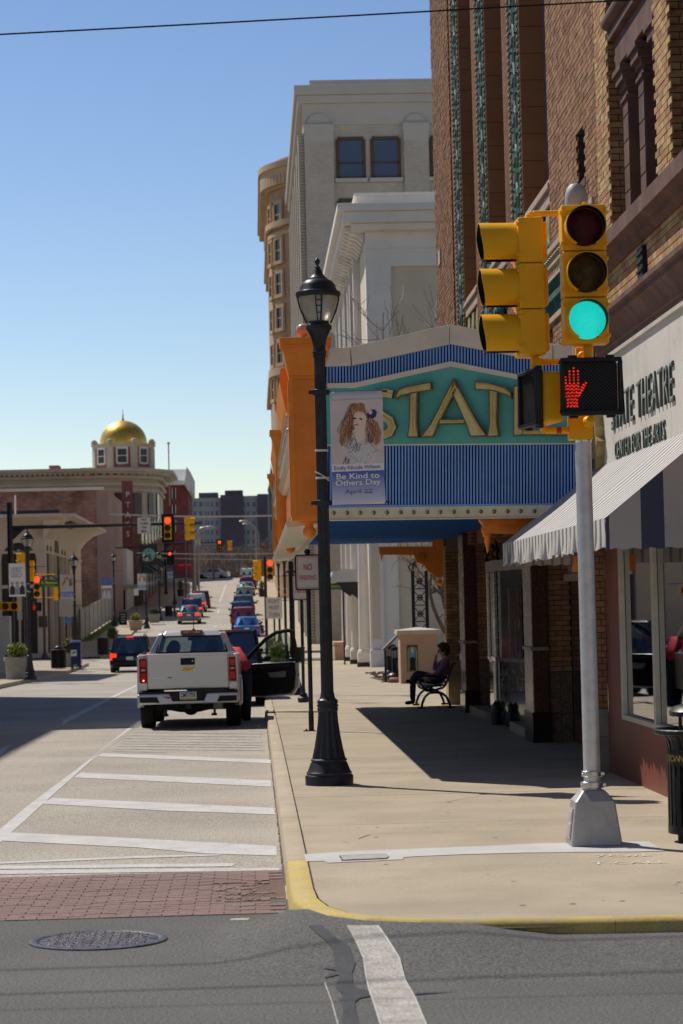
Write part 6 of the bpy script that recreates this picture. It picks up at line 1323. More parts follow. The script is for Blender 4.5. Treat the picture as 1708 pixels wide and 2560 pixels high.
for z0,z1,o in((sz_(1228),sz_(1222),.35),(sz_(1214),sz_(1206),.5),(sz_(1196),sz_(1188),.7),(sz_(1185),sz_(1180),1.6),(sz_(1180),sz_(1172),2.2)):
    b=B(); b.prism(rpoly(o),'z',z0,z1); b.ob("cornice",lst,t,smooth=20)
for k in range(72):
    x=xe-rc-k*.66
    if x<sL: break
    b=B(); b.box(x-.17,x+.17,DY-1.5,DY-.6,sz_(1188),sz_(1184.5)+.2); b.ob("dentil",lst,t,smooth=0)
for k in range(16):
    a=R(-88+k*5.6); b=B(); b.box(.6,1.5,-.17,.17,sz_(1188),sz_(1184.5)+.2); b.tf(Matrix.Translation((xe-rc+rc*math.cos(a),DY+rc+rc*math.sin(a),0))@Matrix.Rotation(a,4,'Z')); b.ob("dentil",lst,t,smooth=0)
for k in range(14):
    x=xe-rc-2-k*3.3; b=B(); b.box(x-1.1,x+1.1,DY-.05,DY+.05,sz_(1226)-2.6,sz_(1230)); b.ob("window",dglass,t,smooth=0)
for k in range(5):
    a=R(-80+k*18); b=B(); b.box(-.2,.15,-.7,.7,sz_(1226)-4,sz_(1232)); b.tf(Matrix.Translation((xe-rc+rc*math.cos(a),DY+rc+rc*math.sin(a),0))@Matrix.Rotation(a,4,'Z')); b.ob("window",dglass,t,smooth=0)
# drum + dome
pxm=6049/DY; dc=(sx(301,1130),DY+8); rd=(378-223)/2/pxm*1.02; zd0=sz_(1168,300); zd1=sz_(1112,300)
b=B(); pts=[(dc[0]+rd*math.cos(R(22.5+45*k)),dc[1]+rd*math.sin(R(22.5+45*k))) for k in range(8)]; b.prism(pts,'z',zd0-1,zd1); dr=b.ob("drum",pbr,t,smooth=0)
for k in range(8):
    a=R(22.5+45*k); b=B(); b.box(rd*.93,rd*1.03,-.48,.48,zd0,zd1); b.tf(Matrix.Translation((dc[0],dc[1],0))@Matrix.Rotation(a,4,'Z')); b.ob("drum_pilaster",lst,dr,smooth=0)
    b=B(); b.ball((dc[0]+rd*1.0*math.cos(a),dc[1]+rd*1.0*math.sin(a),zd1+.75),.42,8,6); b.ob("ball_finial",lst,dr)
    a=R(45*k); ap=rd*math.cos(R(22.5)); b=B(); b.box(ap-.1,ap+.05,-.62,.62,zd0+.9,zd0+2.75); b.tf(Matrix.Translation((dc[0],dc[1],0))@Matrix.Rotation(a,4,'Z')); wn=b.ob("window",dglass,dr,smooth=0)
    b=B()
    for q in((-.8,-.6,zd0+.75,zd0+3.0),(.6,.8,zd0+.75,zd0+3.0),(-.6,.6,zd0+2.7,zd0+3.0),(-.6,.6,zd0+.65,zd0+.9),(-.6,.6,zd0+1.75,zd0+1.85)): b.box(ap,ap+.2,q[0],q[1],q[2],q[3])
    b.tf(Matrix.Translation((dc[0],dc[1],0))@Matrix.Rotation(a,4,'Z')); b.ob("window_frame",wst,wn,smooth=0)
for z0,z1,o in((zd1,zd1+.25,1.06),(zd1+.25,zd1+.5,1.1),(zd0-.3,zd0+.25,1.04)):
    b=B(); b.prism([(dc[0]+rd*o*math.cos(R(22.5+45*k)),dc[1]+rd*o*math.sin(R(22.5+45*k))) for k in range(8)],'z',z0,z1); b.ob("drum_cornice",lst,dr,smooth=0)
rdm=61/pxm; zt0=sz_(1104,300); hd_=(1104-1040)/pxm
b=B(); b.lathe([(rdm*1.04,-.4),(rdm*1.04,0)]+[(rdm*math.cos(R(a))+.0,hd_*math.sin(R(a))**.92) for a in range(0,88,5)]+[(.15,hd_),(.001,hd_+.05)],(dc[0],dc[1],zt0),40)
b.ob("gold_dome",mat("gold_leaf",(.86,.52,.09),.36,.8,var=.15,vs=1.4,bump=.12,bs=2.2),t,smooth=60)
b=B(); b.lathe([(.22,0),(.14,.25),(.08,.5),(.12,.7),(.05,.9),(.04,1.5),(.001,1.6)],(dc[0],dc[1],zt0+hd_),8); b.ob("dome_finial",mat("gold_leaf",(.72,.5,.13)),t)
b=B(); b.box(sx(102),sx(126),DY+14,DY+17,sz_(1185),sz_(1145)); b.box(sx(101),sx(127),DY+13.8,DY+17.2,sz_(1152),sz_(1145)); b.ob("chimney",pbr,t,smooth=0)
b=B(); b.box(sx(34),sx(50),DY+14,DY+16,sz_(1188),sz_(1173)); b.ob("chimney",pbr,t,smooth=0)
b=B(); b.box(sx(120),sx(235),DY+16,DY+26,sz_(1190),sz_(1165)); b.ob("penthouse",pbr,t,smooth=0)
b=B(); b.hexa([(sx(135),DY+15,sz_(1163)),(sx(260),DY+15,sz_(1163)),(sx(260),DY+27,sz_(1163)),(sx(135),DY+27,sz_(1163)),(sx(180),DY+18,sz_(1148)),(sx(230),DY+18,sz_(1148)),(sx(230),DY+24,sz_(1148)),(sx(180),DY+24,sz_(1148))]); b.ob("hip_roof",mat("slate",(.16,.16,.15),.8),t,smooth=0)
c0=P(423,1190,DY+10); b=B(); b.cyl((c0.x,c0.y,c0.z-4),(c0.x,c0.y,P(423,1108,DY+10).z),.09,n=5); b.ball((c0.x,c0.y,P(423,1108,DY+10).z),.2,6,4); tag(b.ob("flagpole",alud,None),"thin flagpole on the roof right of the gilded dome","flagpole")
# ---- red brick gabled building
KY=400.; t=thing("gabled_brick_building","dark red brick building with a grey roof and broad white eaves","building"); k=lambda x,y:P(x,y,KY)
rbm=brickmat("dark_red_brick",(.32,.085,.07),(.26,.07,.06),(.12,.05,.045),'y',.5,.16,.02)
b=B(); b.box(k(400,1250).x-12,k(470,1250).x,KY,KY+30,4,k(440,1210).z); b.ob("wall",rbm,t,smooth=0)
b=B(); b.box(k(395,1205).x,k(476,1205).x,KY-1.2,KY+30,k(440,1213).z,k(440,1202).z); b.ob("eaves",wst,t,smooth=0)
b=B(); b.prism([(KY-1.2,k(440,1202).z),(KY+6,k(440,1168).z),(KY+24,k(440,1168).z),(KY+30,k(440,1202).z)],'x',k(380,1200).x,k(468,1200).x); b.ob("roof",mat("grey_roof",(.33,.33,.34),.7,var=.06),t,smooth=0)
b=B(); b.prism([(k(468,1190).x,k(468,1168).z),(k(478,1190).x,k(478,1183).z),(k(478,1220).x,k(478,1226).z),(k(472,1220).x,k(472,1230).z),(k(462,1215).x,k(462,1212).z)],'y',KY-2,KY+26); b.ob("gable_end",wst,t,smooth=0)
for x,y0,y1 in((435,1220,1246),(435,1262,1284),(435,1300,1330)):
    b=B(); b.box(k(x-4,y0).x,k(x+4,y0).x,KY-.1,KY+.1,k(x,y1).z,k(x,y0).z); wn=b.ob("window",dglass,t,smooth=0); b=B(); b.box(k(x-5,y0).x,k(x-3.2,y0).x,KY-.2,KY-.1,k(x,y1).z,k(x,y0).z); b.box(k(x+3.2,y0).x,k(x+5,y0).x,KY-.2,KY-.1,k(x,y1).z,k(x,y0).z); b.ob("window_frame",wst,wn,smooth=0)
# ---- apartment block
AYY=690.; t=thing("apartment_block","distant brown and beige apartment block closing the street","building"); k=lambda x,y:P(x,y,AYY)
dkb=mat("hazed_brown_brick",(.125,.105,.13),.8,var=.15,vs=.1); bei=mat("hazed_beige_panel",(.42,.395,.385),.8,var=.08,vs=.1); win=mat("grey_window",(.16,.19,.24),.3,var=.3,vs=.3)  # bluish grey of distance haze mixed into both wall colours
def bx_(name,x0,x1,y0,y1,m,d=0,dep=14,par=t):
    b=B(); a=k(x0,y1);c=k(x1,y0); b.box(a.x,c.x,AYY+d,AYY+d+dep,a.z,c.z); return b.ob(name,m,par,smooth=0)
bx_("wing",473,557,1243,1460,bei,2); bx_("wing",607,650,1238,1460,bei,2); bx_("stair_tower",556,608,1236,1470,dkb,0); bx_("stair_tower",648,668,1234,1460,dkb,1); bx_("penthouse",496,544,1229,1246,dkb,5); bx_("penthouse",562,607,1224,1240,dkb,3); bx_("side_wing",664,700,1232,1460,bei,5)
for f in range(5):
    y=1254+f*23.4
    for x0,x1 in((474,515),(519,554),(608,648)):
        bx_("window_band",x0,x1,y,y+12,win,1.9,.3)
        n=3
        for q in range(n):
            xx=x0+(q+.5)*(x1-x0)/n; bx_("curtain_pane",xx-2,xx+2.5,y+1,y+11,mat("curtain_pale",(.42,.44,.46),.6),1.8,.2)
        for q in range(2):
            xx=x0+(q+1)*(x1-x0)/2.0-3; bx_("mullion",xx-.8,xx+.8,y,y+12,bei,1.75,.3)
c=k(674,1195); b=B(); b.lathe([(.9,-14),(.9,-4),(1.1,-3.5),(.7,-2),(.35,1),(.12,2.5),(.001,4)],(c.x,c.y-60,c.z-3),8); tag(b.ob("green_spire",mat("verdigris",(.08,.16,.15),.6),None),"small green copper spire beside the marquee's far edge","spire")
# far hillside mass of bare trees
b=B(); rr=random.Random(9); hm=mat("bare_wood",(.16,.125,.105),.9,var=.3,vs=.3)
for i in range(900):
    y=rr.uniform(430,660); xp=rr.uniform(420,720); base=P(xp,1462,y); h=rr.uniform(3,9)*y/560; x=base.x
    b.cyl((x,y,base.z-3),(x+rr.gauss(0,.3),y,base.z+h),.10,.03,n=3,cap=False)
    for q in range(7):
        z=base.z+h*rr.uniform(.3,1); a=rr.uniform(0,6.28); l=rr.uniform(.8,2.4); b.cyl((x,y,z),(x+l*math.cos(a),y+l*math.sin(a),z+l*rr.uniform(.3,1.)),.05,.015,n=3,cap=False)
b.ob("far_bare_wood",hm,None,smooth=0,kind="stuff",recalc=False)
b=B(); c=P(560,1470,640); b.add([(-120,420,5.5),(120,420,5.5),(200,640,c.z),(-200,640,c.z),(250,760,c.z+4),(-250,760,c.z+4)],[(0,1,2,3),(3,2,4,5)]); b.ob("hillside",ground,None,smooth=0,kind="structure",recalc=False)
for i,(xp,y,h,sd) in enumerate(((672,300,8,5),(690,330,9,6),(655,345,7,8),(505,350,8,12))):
    p_=P(xp,1470,y); bare_tree("bare_tree",["leafless street tree high on the right pavement under the spire","leafless tree behind the far right signals","leafless tree just left of the spire","leafless tree near the red awning on the far left"][i],(p_.x,y,zr(y)),h,sd,4,1.2,.16,"far street trees",twig=bark)
# ================================================================== left street furniture
def place_lamp(xp,yb_,Y,label):
    lp=copy_tree(lamp1); lp.location=(P(xp,yb_,Y).x,Y,S(Y)); lp["label"]=label; return lp
place_lamp(75,1692,92,"street lamp behind the round planter on the left corner")
place_lamp(189,1640,122,"street lamp behind the blue mailbox on the left")
place_lamp(287,1565,187,"street lamp in front of the fence end on the left")
place_lamp(367,1570,181,"street lamp below the oval teal sign")
place_lamp(400,1552,196,"street lamp just right of the oval teal sign")
place_lamp(437,1510,240,"farthest left street lamp, beside the hanging red signal")
def small_banner(label,x0,x1,y0,y1,Y,style):
    a=P(x0,y1,Y);c=P(x1,y0,Y); wd,ht=c.x-a.x,c.z-a.z
    if style=="portrait":
        return portrait_banner("portrait_banner",label,(a.x,Y,a.z),wd,ht,fine=False)
    t=thing("photo_banner",label,"banner",(a.x,Y,a.z),0,"banners on the street lamps")
    b=B(); b.box(0,wd,0,.02,0,ht); b.ob("sheet",vin,t,smooth=0)
    if style=="heroes":
        for i,s_ in enumerate(("AN AMERICAN","WHO MAKES","EVERYONE FEEL","LIKE A","SOMEBODY")): text(s_,"lettering",inkb,t,(wd*.12,-.004,ht*(.86-i*.065)),FC,h=ht*.042,w=wd*(.62 if i%3 else .72),depth=0,bold=.02,align='LEFT')
        gz=mat("print_grey",(.35,.35,.36),.6,var=.3,vs=8)
        for i,cx in enumerate((.2,.5,.8)):
            b=B(); b.prism([(wd*(cx-.16),ht*.06),(wd*(cx+.16),ht*.06),(wd*(cx+.15),ht*.26),(wd*(cx+.05),ht*.34),(wd*(cx-.05),ht*.34),(wd*(cx-.15),ht*.26)],'y',-.004,0); b.ob("print_figure",[inkd,gz,inkd][i],t,smooth=0)
            b=B(); b.cyl((wd*cx,-.006,ht*.40),(wd*cx,0,ht*.40),ht*.055,n=12); b.ob("print_head",gz,t)
    else:
        b=B(); b.box(0,wd,-.004,0,ht*.62,ht); b.ob("print_blue_panel",inkb,t,smooth=0); b=B(); b.box(wd*.02,wd*.98,-.004,0,ht*.02,ht*.5); b.ob("print_photo",mat("print_photo_grey",(.3,.3,.32),.6,var=.7,vs=6),t,smooth=0)
        for i,cx in enumerate((.28,.68)):
            b=B(); b.prism([(wd*(cx-.2),ht*.04),(wd*(cx+.2),ht*.04),(wd*(cx+.14),ht*.25),(wd*cx,ht*.42),(wd*(cx-.14),ht*.25)],'y',-.008,-.004); b.ob("print_figure",mat("print_pale",(.62,.62,.63),.6),t,smooth=0)
    return t
small_banner("white banner with blue words above three grey figures",23,63,1408,1492,91.9,"heroes")
small_banner("portrait banner on the lamp behind the blue mailbox",151,183,1436,1498,121.9,"portrait")
small_banner("banner with a blue top and grey photograph, before the fence end",254,280,1444,1497,186.9,"photo")
small_banner("small portrait banner under the oval teal sign",344,365,1434,1475,180.9,"portrait")
small_banner("pale blue banner on the farthest left lamp",418,436,1420,1446,239,"photo")
# ---- mast arm over the left lanes
def mast(label,Y,xpole,yarm,xend,heads,signs,ztop):
    pb=P(xpole,1600,Y); za=P((xpole+xend)/2,yarm,Y).z; zb=S(Y); t=thing("signal_mast",label,"traffic signal",(pb.x,Y,zb)); H=za-zb
    b=B(); b.lathe([(.2,0),(.2,.3),(.15,.35),(.13,H+ztop)],n=12); b.ob("pole",lpm,t)
    xe=P(xend,yarm,Y).x-pb.x; b=B(); b.cyl((0,0,H),(xe,0,H+.02),.10,.06,n=10); b.prism([(.0,H-.7),(.7,H-.08),(.0,H-.08)],'y',-.03,.03); b.ob("arm",lpm,t)
    for (xp,yp,lit,back,rot) in heads:
        v=P(xp,yp,Y); hd=signal_head(t,Matrix.Translation((v.x-pb.x,-.22,v.z-zb))@Matrix.Rotation(R(rot),4,'Z'),lit,back,full=False)
    for (xp,yp,w_,h_,lines) in signs:
        v=P(xp,yp,Y); b=B(); b.box(v.x-pb.x-w_/2,v.x-pb.x+w_/2,-.16,-.14,v.z-zb-h_/2,v.z-zb+h_/2); pl_=b.ob("sign_plate",sgw,t,smooth=0)
        for i,s_ in enumerate(lines): text(s_,"lettering",inkd,pl_,(v.x-pb.x,-.163,v.z-zb+h_*(.36-.24*i)),FC,h=h_*.145,depth=0,bold=.035)
    return t
mast("long black mast arm carrying a red signal and a NO TURN ON RED sign",115,30,1314,500,[(420,1321,"red",True,0),(470,1322,None,False,95)],[(360.5,1314,.62,.76,("NO","TURN","ON","RED"))],1.2)
mast("small black mast arm with red signal far up the street",268,418,1357,575,[(549,1364,"red",True,0),(573,1364,None,False,100)],[(495,1357,.6,.75,())],.4)
v=P(425,1394,205); t=thing("traffic_signal","small red signal in a black case hanging by the far left lamps","traffic signal",(v.x,205,S(205)))
b=B(); b.cyl((.3,.1,0),(.3,.1,v.z-S(205)+1),.08,n=8); b.ob("pole",lpm,t); signal_head(t,Matrix.Translation((0,0,v.z-S(205)))@Matrix.Scale(.9,4),"red",True,full=False,body=blk)
# ---- corner signals by the cream bank
t=thing("corner_signal","yellow corner signal with red light and lit red hand near the cream bank","traffic signal",(P(112,1642,139).x,139,S(139)))
zb=S(139); b=B(); b.cyl((0,0,0),(0,0,P(112,1440,139).z-zb),.075,n=10); b.lathe([(.2,0),(.2,.05),(.1,.25)],n=10); b.ob("pole",lpm,t)
v=P(93,1467,138.6); signal_head(t,Matrix.Translation((v.x-t.location.x,-.3,v.z-zb))@Matrix.Scale(1.15,4),"red",full=False)
v=P(138,1478,138.6); signal_head(t,Matrix.Translation((v.x-t.location.x,0,v.z-zb))@Matrix.Rotation(R(95),4,'Z'),None,full=False)
v=P(92,1517,138.6); ped_head(t,Matrix.Translation((v.x-t.location.x,-.3,v.z-zb))@Matrix.Scale(1.1,4))
b=B(); v0=P(88,1436,139);v1=P(138,1436,139); b.cyl((v0.x-t.location.x,0,v0.z-zb),(v1.x-t.location.x,0,v1.z-zb),.03,n=6); v0=P(90,1496,139);v1=P(140,1493,139); b.cyl((v0.x-t.location.x,0,v0.z-zb),(v1.x-t.location.x,0,v1.z-zb),.03,n=6); b.ob("bracket",sigy,t)
t=thing("street_name_sign","green arched street name sign reading S. Beeson on the left corner","street sign",(P(151,1640,130).x,130,S(130)))
zb=S(130); b=B(); b.cyl((0,0,0),(0,0,P(151,1420,130).z-zb),.045,n=8); b.ob("post",lpm,t)
a=P(99,1468,130);c=P(148,1449,130); tx=t.location.x
b=B(); b.box(a.x-tx,c.x-tx,-.03,0,a.z-zb,c.z-zb); pl_=b.ob("plate",mat("sign_green",(.02,.16,.05)),t,smooth=0); m_=(a.x+c.x)/2-tx; w_=c.x-a.x; hz=c.z-a.z
text("S. Beeson","lettering",mat("sign_yellow",(.7,.6,.1)),pl_,(m_,-.033,(a.z+c.z)/2-zb+hz*.12),FC,h=hz*.4,w=w_*.8,depth=0,bold=.02); text("BOULEVARD","lettering",mat("sign_yellow",(.7,.6,.1)),pl_,(m_,-.033,a.z-zb+hz*.16),FC,h=hz*.15,w=w_*.5,depth=0)
b=B(); b.tube([(a.x-tx,0,c.z-zb+.02),(a.x-tx+.2,0,c.z-zb+.06),(m_-.15,0,c.z-zb+.22),(m_+.15,0,c.z-zb+.22),(c.x-tx-.2,0,c.z-zb+.06),(c.x-tx,0,c.z-zb+.02)],.03,6); b.ob("arched_top",blk,t)
v=P(15,1516,100); t=thing("side_signal","yellow side-on signal cut by the left edge of the view","traffic signal",(v.x-.6,100,S(100))); signal_head(t,Matrix.Translation((.6,0,v.z-S(100)))@Matrix.Rotation(R(90),4,'Y'),None,full=False); b=B(); b.cyl((.0,.2,0),(.0,.2,v.z-S(100)+.3),.07,n=8); b.ob("pole",lpm,t)
v=P(60,1408,125); t=thing("side_signal","yellow signal pair half hidden behind the left lamp post","traffic signal",(v.x,125,S(125))); signal_head(t,Matrix.Translation((-.1,0,v.z-S(125)))@Matrix.Rotation(R(-70),4,'Z'),None,full=False); signal_head(t,Matrix.Translation((.3,.3,v.z-S(125)-.4))@Matrix.Rotation(R(170),4,'Z'),None,full=False); b=B(); b.cyl((0,.3,0),(0,.3,v.z-S(125)+.7),.07,n=8); b.cyl((-.5,.1,v.z-S(125)+.6),(.3,.1,v.z-S(125)+.6),.03,n=6); b.ob("pole",lpm,t)
# ---- cabinet, planters, bins, mailbox
a=P(0,1642,101); c=P(24,1540,101); t=thing("control_cabinet","cream traffic control cabinet at the far left edge","cabinet",(c.x-.5,101,S(101))); b=B(); b.box(-.6,.5,0,.7,.12,c.z-S(101)); b.ob("case",mat("cabinet_cream",(.45,.42,.36),.5,var=.08),t,bevel=.03); b=B(); b.box(-.65,.55,-.05,.75,0,.12); b.ob("plinth",conc2,t); b=B(); b.box(-.02,.0,-.02,0,.3,1.4); b.box(.3,.36,-.03,0,.8,.95); b.ob("door_seam",blk,t)
pls=mat("planter_stone",(.30,.285,.26),.85,var=.15,vs=4,bump=.2,bs=40); soil=mat("soil",(.05,.035,.025),.95)
def planter(label,xp,yb_,Y,w_,h_,shrub,leafm,seed,square=False,m=None):
    t=thing("planter",label,"planter",(P(xp,yb_,Y).x,Y,S(Y)),0,"planters along the pavements"); r_=w_/2; b=B()
    if square: b.taper((-r_*.8,r_*.8,-r_*.8,r_*.8),(-r_,r_,-r_,r_),0,h_*.9); b.box(-r_*1.06,r_*1.06,-r_*1.06,r_*1.06,h_*.9,h_)
    else: b.lathe([(r_*.78,0),(r_*.80,.05),(r_*.88,h_*.78),(r_*.98,h_*.82),(r_,h_*.9),(r_*.98,h_),(r_*.86,h_),(r_*.84,h_*.92)],n=24)
    b.ob("pot",m or pls,t)
    b=B(); b.lathe([(r_*.84,h_*.9),(.001,h_*.93)],n=16); b.ob("soil",soil,t)
    leaves("shrub",(0,0,h_+shrub*.42),shrub*.5,1300,leafm,t,(1.0*w_*.8/shrub,1.0*w_*.8/shrub,1.05),.045,seed)
    b=B(); rr=random.Random(seed)
    for i in range(16): a=rr.uniform(0,6.28); q=rr.uniform(.1,.4)*w_; b.cyl((q*.2*math.cos(a),q*.2*math.sin(a),h_*.9),(q*math.cos(a),q*math.sin(a),h_+shrub*rr.uniform(.4,.85)),.012,.004,n=4)
    b.ob("stems",bark,t); return t
planter("round grey stone planter with a yellow-green shrub on the left corner",44,1696,94,1.06,.86,.62,[lf[1],lf[1],lf[0],lf[2]],3)
planter("round planter with a dark shrub behind the left corner bin",175,1667,121,.86,.72,.75,[lf[2],lf[2],lf[1]],4)
planter("grey planter with a dark shrub beside the corner bin across the side street",283,1625,146,.9,.75,.75,[lf[2],lf[0],lf[2]],5)
planter("square stone planter with a bright yellow shrub near the fence end",340,1576,179,1.0,.7,.62,[lf[1],lf[1],lf[0]],6,True,conc2)
planter("low planter with a dark shrub below the oval sign",386,1556,192,.9,.7,.55,[lf[2]],7,True)
planter("dark planter with shrub beside the farthest left cars",452,1490,262,.8,.75,1.1,[lf[2],lf[0]],8,False,mat("dark_pot",(.05,.045,.045),.7))
planter("dark planter with shrub near the red awning",493,1458,290,.8,.8,1.2,[lf[2],lf[1],lf[0]],9,False,mat("dark_pot",(.05,.045,.045)))
planter("dark planter with a green shrub on the far right pavement",655,1492,256,.75,.8,1.0,[lf[0],lf[1]],10,False,mat("dark_pot",(.05,.045,.045)))
planter("green leafy planter seen through the open truck door window",692,1600,80,.7,.5,.85,[lf[0],lf[0],lf[1]],12)
planter("small yellow-green planter beside the turn sign post",676,1560,130,.7,.5,.7,[lf[1],lf[0]],13)
def slat_bin(label,xp,yb_,Y,w_=.62,h_=1.0,hood=True):
    t=thing("slatted_bin",label,"litter bin",(P(xp,yb_,Y).x,Y,S(Y)),0,"dark slatted bins")
    for i in range(18):
        a=2*math.pi*i/18; b=B(); b.box(-.035,.035,-.012,.012,.05,h_*.92); b.tf(Matrix.Translation((w_/2*math.cos(a),w_/2*math.sin(a),0))@Matrix.Rotation(a+R(90),4,'Z')); b.ob("slat",blk,t,smooth=0)
    b=B(); b.lathe([(w_*.46,.03),(w_*.46,h_*.9)],n=16); b.ob("liner",mat("bin_liner",(.04,.035,.03),.7),t); b=B(); b.lathe([(w_*.5,h_*.88),(w_*.56,h_*.9),(w_*.56,h_*.95),(w_*.5,h_*.97)],n=18); b.ob("rim",blk,t)
    if hood: b=B(); b.ball((0,0,h_*.98),w_*.3,12,8,(1,1,.8)); b.ob("hood",mat("hood_navy",(.03,.035,.06),.4),t)
slat_bin("dark slatted bin with a domed hood by the left corner kerb",147,1672,118,.72,.98); slat_bin("brown slatted bin on the corner across the side street",258,1637,141,.62,1.05,False); slat_bin("dark bin far along the left pavement",422,1537,205,.6,.95,False)
slat_bin("black bin on the right pavement beside the columns",742,1570,118,.7,.8,False)
mb=thing("mailbox","blue round-topped street mailbox with a white eagle emblem","mailbox",(P(191,1663,117).x,117,S(117))); mbl=mat("mailbox_blue",(.022,.045,.13),.4,var=.12,vs=3)
hw,hd2=.24,.30; zt2=1.38; prof=[(-hd2,.22),(hd2,.22),(hd2,zt2-.3)]+[(hd2*math.cos(R(a)),zt2-.3+.3*math.sin(R(a))) for a in range(15,180,15)]+[(-hd2,zt2-.3)]
b=B(); b.prism(prof,'x',-hw,hw); b.ob("body",mbl,mb,smooth=30,bevel=.01)
for x in(-hw+.05,hw-.05):
    for y in(-hd2+.05,hd2-.05): b=B(); b.box(x-.04,x+.04,y-.04,y+.04,0,.22); b.ob("leg",mbl,mb,smooth=0)
b=B(); b.box(-hw*.95,.05,-hd2-.015,-hd2,.62,.92); em=b.ob("emblem_plate",inkw,mb,smooth=0); b=B(); b.prism([(-.21,.70),(-.02,.76),(.03,.86),(-.12,.84),(-.2,.88),(-.12,.80)],'y',-hd2-.02,-hd2-.015); b.ob("eagle_emblem",inkb,em,smooth=0)
b=B(); b.box(-.32,.32,-.38,.38,-.02,.03); b.ob("pad",conc2,mb,smooth=0)
a=P(148,1542,124);c=P(191,1498,124); t=thing("notice_board","blank pale metal sign back beside the lamp near the mailbox","sign",((a.x+c.x)/2,124,S(124))); w_=(c.x-a.x)/2; b=B(); b.box(-w_,w_,0,.03,a.z-S(124),c.z-S(124)); b.ob("plate",mat("sign_back",(.42,.41,.40),.4,.4,var=.08),t,smooth=0); b=B(); b.cyl((-.1,.06,0),(-.1,.06,c.z-S(124)),.04,n=6); b.ob("post",blk,t); b=B(); q=P(169,1551,124); b.box(-.18,.18,0,.03,q.z-S(124)-.14,q.z-S(124)+.14); b.ob("blue_plate",mat("blue_plate",(.10,.19,.45),.5),t,smooth=0)
t=thing("sandwich_board","black sandwich board with white writing on the left pavement","sandwich board",(P(308,1562,189).x,189,S(189))); b=B(); b.hexa([(-.3,-.2,0),(.3,-.2,0),(.3,-.17,0),(-.3,-.17,0),(-.28,0,1.0),(.28,0,1.0),(.28,.03,1.0),(-.28,.03,1.0)]); b.hexa([(-.3,.22,0),(.3,.22,0),(.3,.25,0),(-.3,.25,0),(-.28,.04,1.0),(.28,.04,1.0),(.28,.07,1.0),(-.28,.07,1.0)]); b.ob("boards",blkmat,t,smooth=0)
for i,s_ in enumerate(("OPEN","COFFEE","& LUNCH","TODAY")): 
    z=.82-i*.19; text(s_,"lettering",inkw,t,(0,-.205+.2*z,z),(R(79),0,0),h=.1,w=.36,depth=0)
hy=mat("hydrant_yellow",(.5,.32,.02),.5); t=thing("fire_hydrant","yellow fire hydrant beside the far left kerb","fire hydrant",(P(436,1527,218).x,218,S(218))); b=B(); b.lathe([(.16,0),(.16,.05),(.11,.08),(.11,.5),(.14,.52),(.13,.6),(.06,.7),(.001,.75)],n=12); b.ob("barrel",hy,t); b=B(); b.cyl((-.2,0,.4),(.2,0,.4),.06,n=8); b.cyl((0,-.18,.4),(0,0,.4),.07,n=8); b.ob("nozzles",hy,t)
v0=P(440,1425,292);v1=P(480,1412,292); t=thing("red_awning","red shop awning far up the left pavement","awning",(v1.x,292,0)); b=B(); b.prism([(0,v0.z),(0,v1.z),(1.5,v1.z),(1.5,v0.z+.2)],'x',v0.x-v1.x,0); b.tf(Matrix.Translation((0,-1,0))); b.ob("canvas",mat("red_canvas",(.55,.04,.06),.7),t,smooth=0,bevel=.1)
t=thing("parking_sign","small white parking sign below the vertical shop sign","road sign",(P(342,1560,195).x,195,S(195))); b=B(); zz=P(342,1480,195).z-S(195); b.box(-.2,.2,-.03,-.01,zz-.28,zz+.28); b.ob("plate",sgw,t,smooth=0); b=B(); b.cyl((0,0,0),(0,0,zz+.3),.03,n=6); b.ob("post",blk,t)
# cobra-head road lamps and far poles
def cobra(label,xp,yb_,Y,xh,yh,side):
    p_=P(xp,yb_,Y); q=P(xh,yh,Y); t=thing("road_lamp",label,"road lamp",(p_.x,Y,zr(Y)+.15)); z=q.z-t.location.z; dx=q.x-p_.x
    b=B(); b.lathe([(.12,0),(.08,z-1.2)],n=8); b.tube([(0,0,z-1.3),(dx*.1,0,z-.6),(dx*.4,0,z-.15),(dx*.8,0,z)],.06,6); b.ob("pole",alud,t); b=B(); b.ball((dx*.9,0,z),.5,10,6,(1.1,.4,.3)); b.ob("lamp_head",alud,t)
cobra("grey cobra-head road lamp left of the street",490,1500,235,516,1320,1); cobra("second grey cobra-head road lamp left of the street",498,1490,250,528,1318,1); cobra("grey cobra-head road lamp right of the street",643,1490,285,606,1303,-1); cobra("farther grey cobra-head road lamp right of the street",650,1480,330,612,1310,-1)
for i,(xp,Y,yt) in enumerate(((466,255,1290),(484,262,1300),(536,320,1395))):
    p_=P(xp,1500,Y); t=thing("utility_pole",["brown utility pole beside the red awning","second brown utility pole right of the awning","thin utility pole near the top of the street"][i],"utility pole",(p_.x,Y,zr(Y))); b=B(); b.cyl((0,0,0),(0,0,P(xp,yt,Y).z-zr(Y)),.14,.1,n=7); b.ob("pole",bark,t)
# overhead cables
cab=mat("cable_black",(.012,.012,.016),.6); cabl=mat("cable_pale",(.55,.53,.50),.5)
def cable(label,x0,y0,x1,y1,Y,r_,m,sag=.0,ext=.35,Y1=None):
    a=P(x0,y0,Y);c=P(x1,y1,Y1 or Y); d=c-a; a2=a-d*ext;c2=c+d*ext; n=14; pts=[]
    for i in range(n+1): s_=i/n; v=a2+(c2-a2)*s_; pts.append((v.x,v.y,v.z-sag*4*s_*(1-s_)))
    b=B(); b.tube(pts,r_,5,m and 0); return tag(b.ob("overhead_cable",m,None),label,"cable")
cable("dark overhead cable crossing the sky at the top of the view",0,80,1708,-14,16.5,.006,cab,.02,.6)
cable("twisted pale cable across the street above the red signal",380,1285,680,1285,150,.05,cabl,.15)
cable("pale cable across the far street below the signals",430,1382,680,1382,200,.035,cabl,.1)
cable("lower pale cable across the far street",430,1394,680,1397,215,.03,cabl,.1)
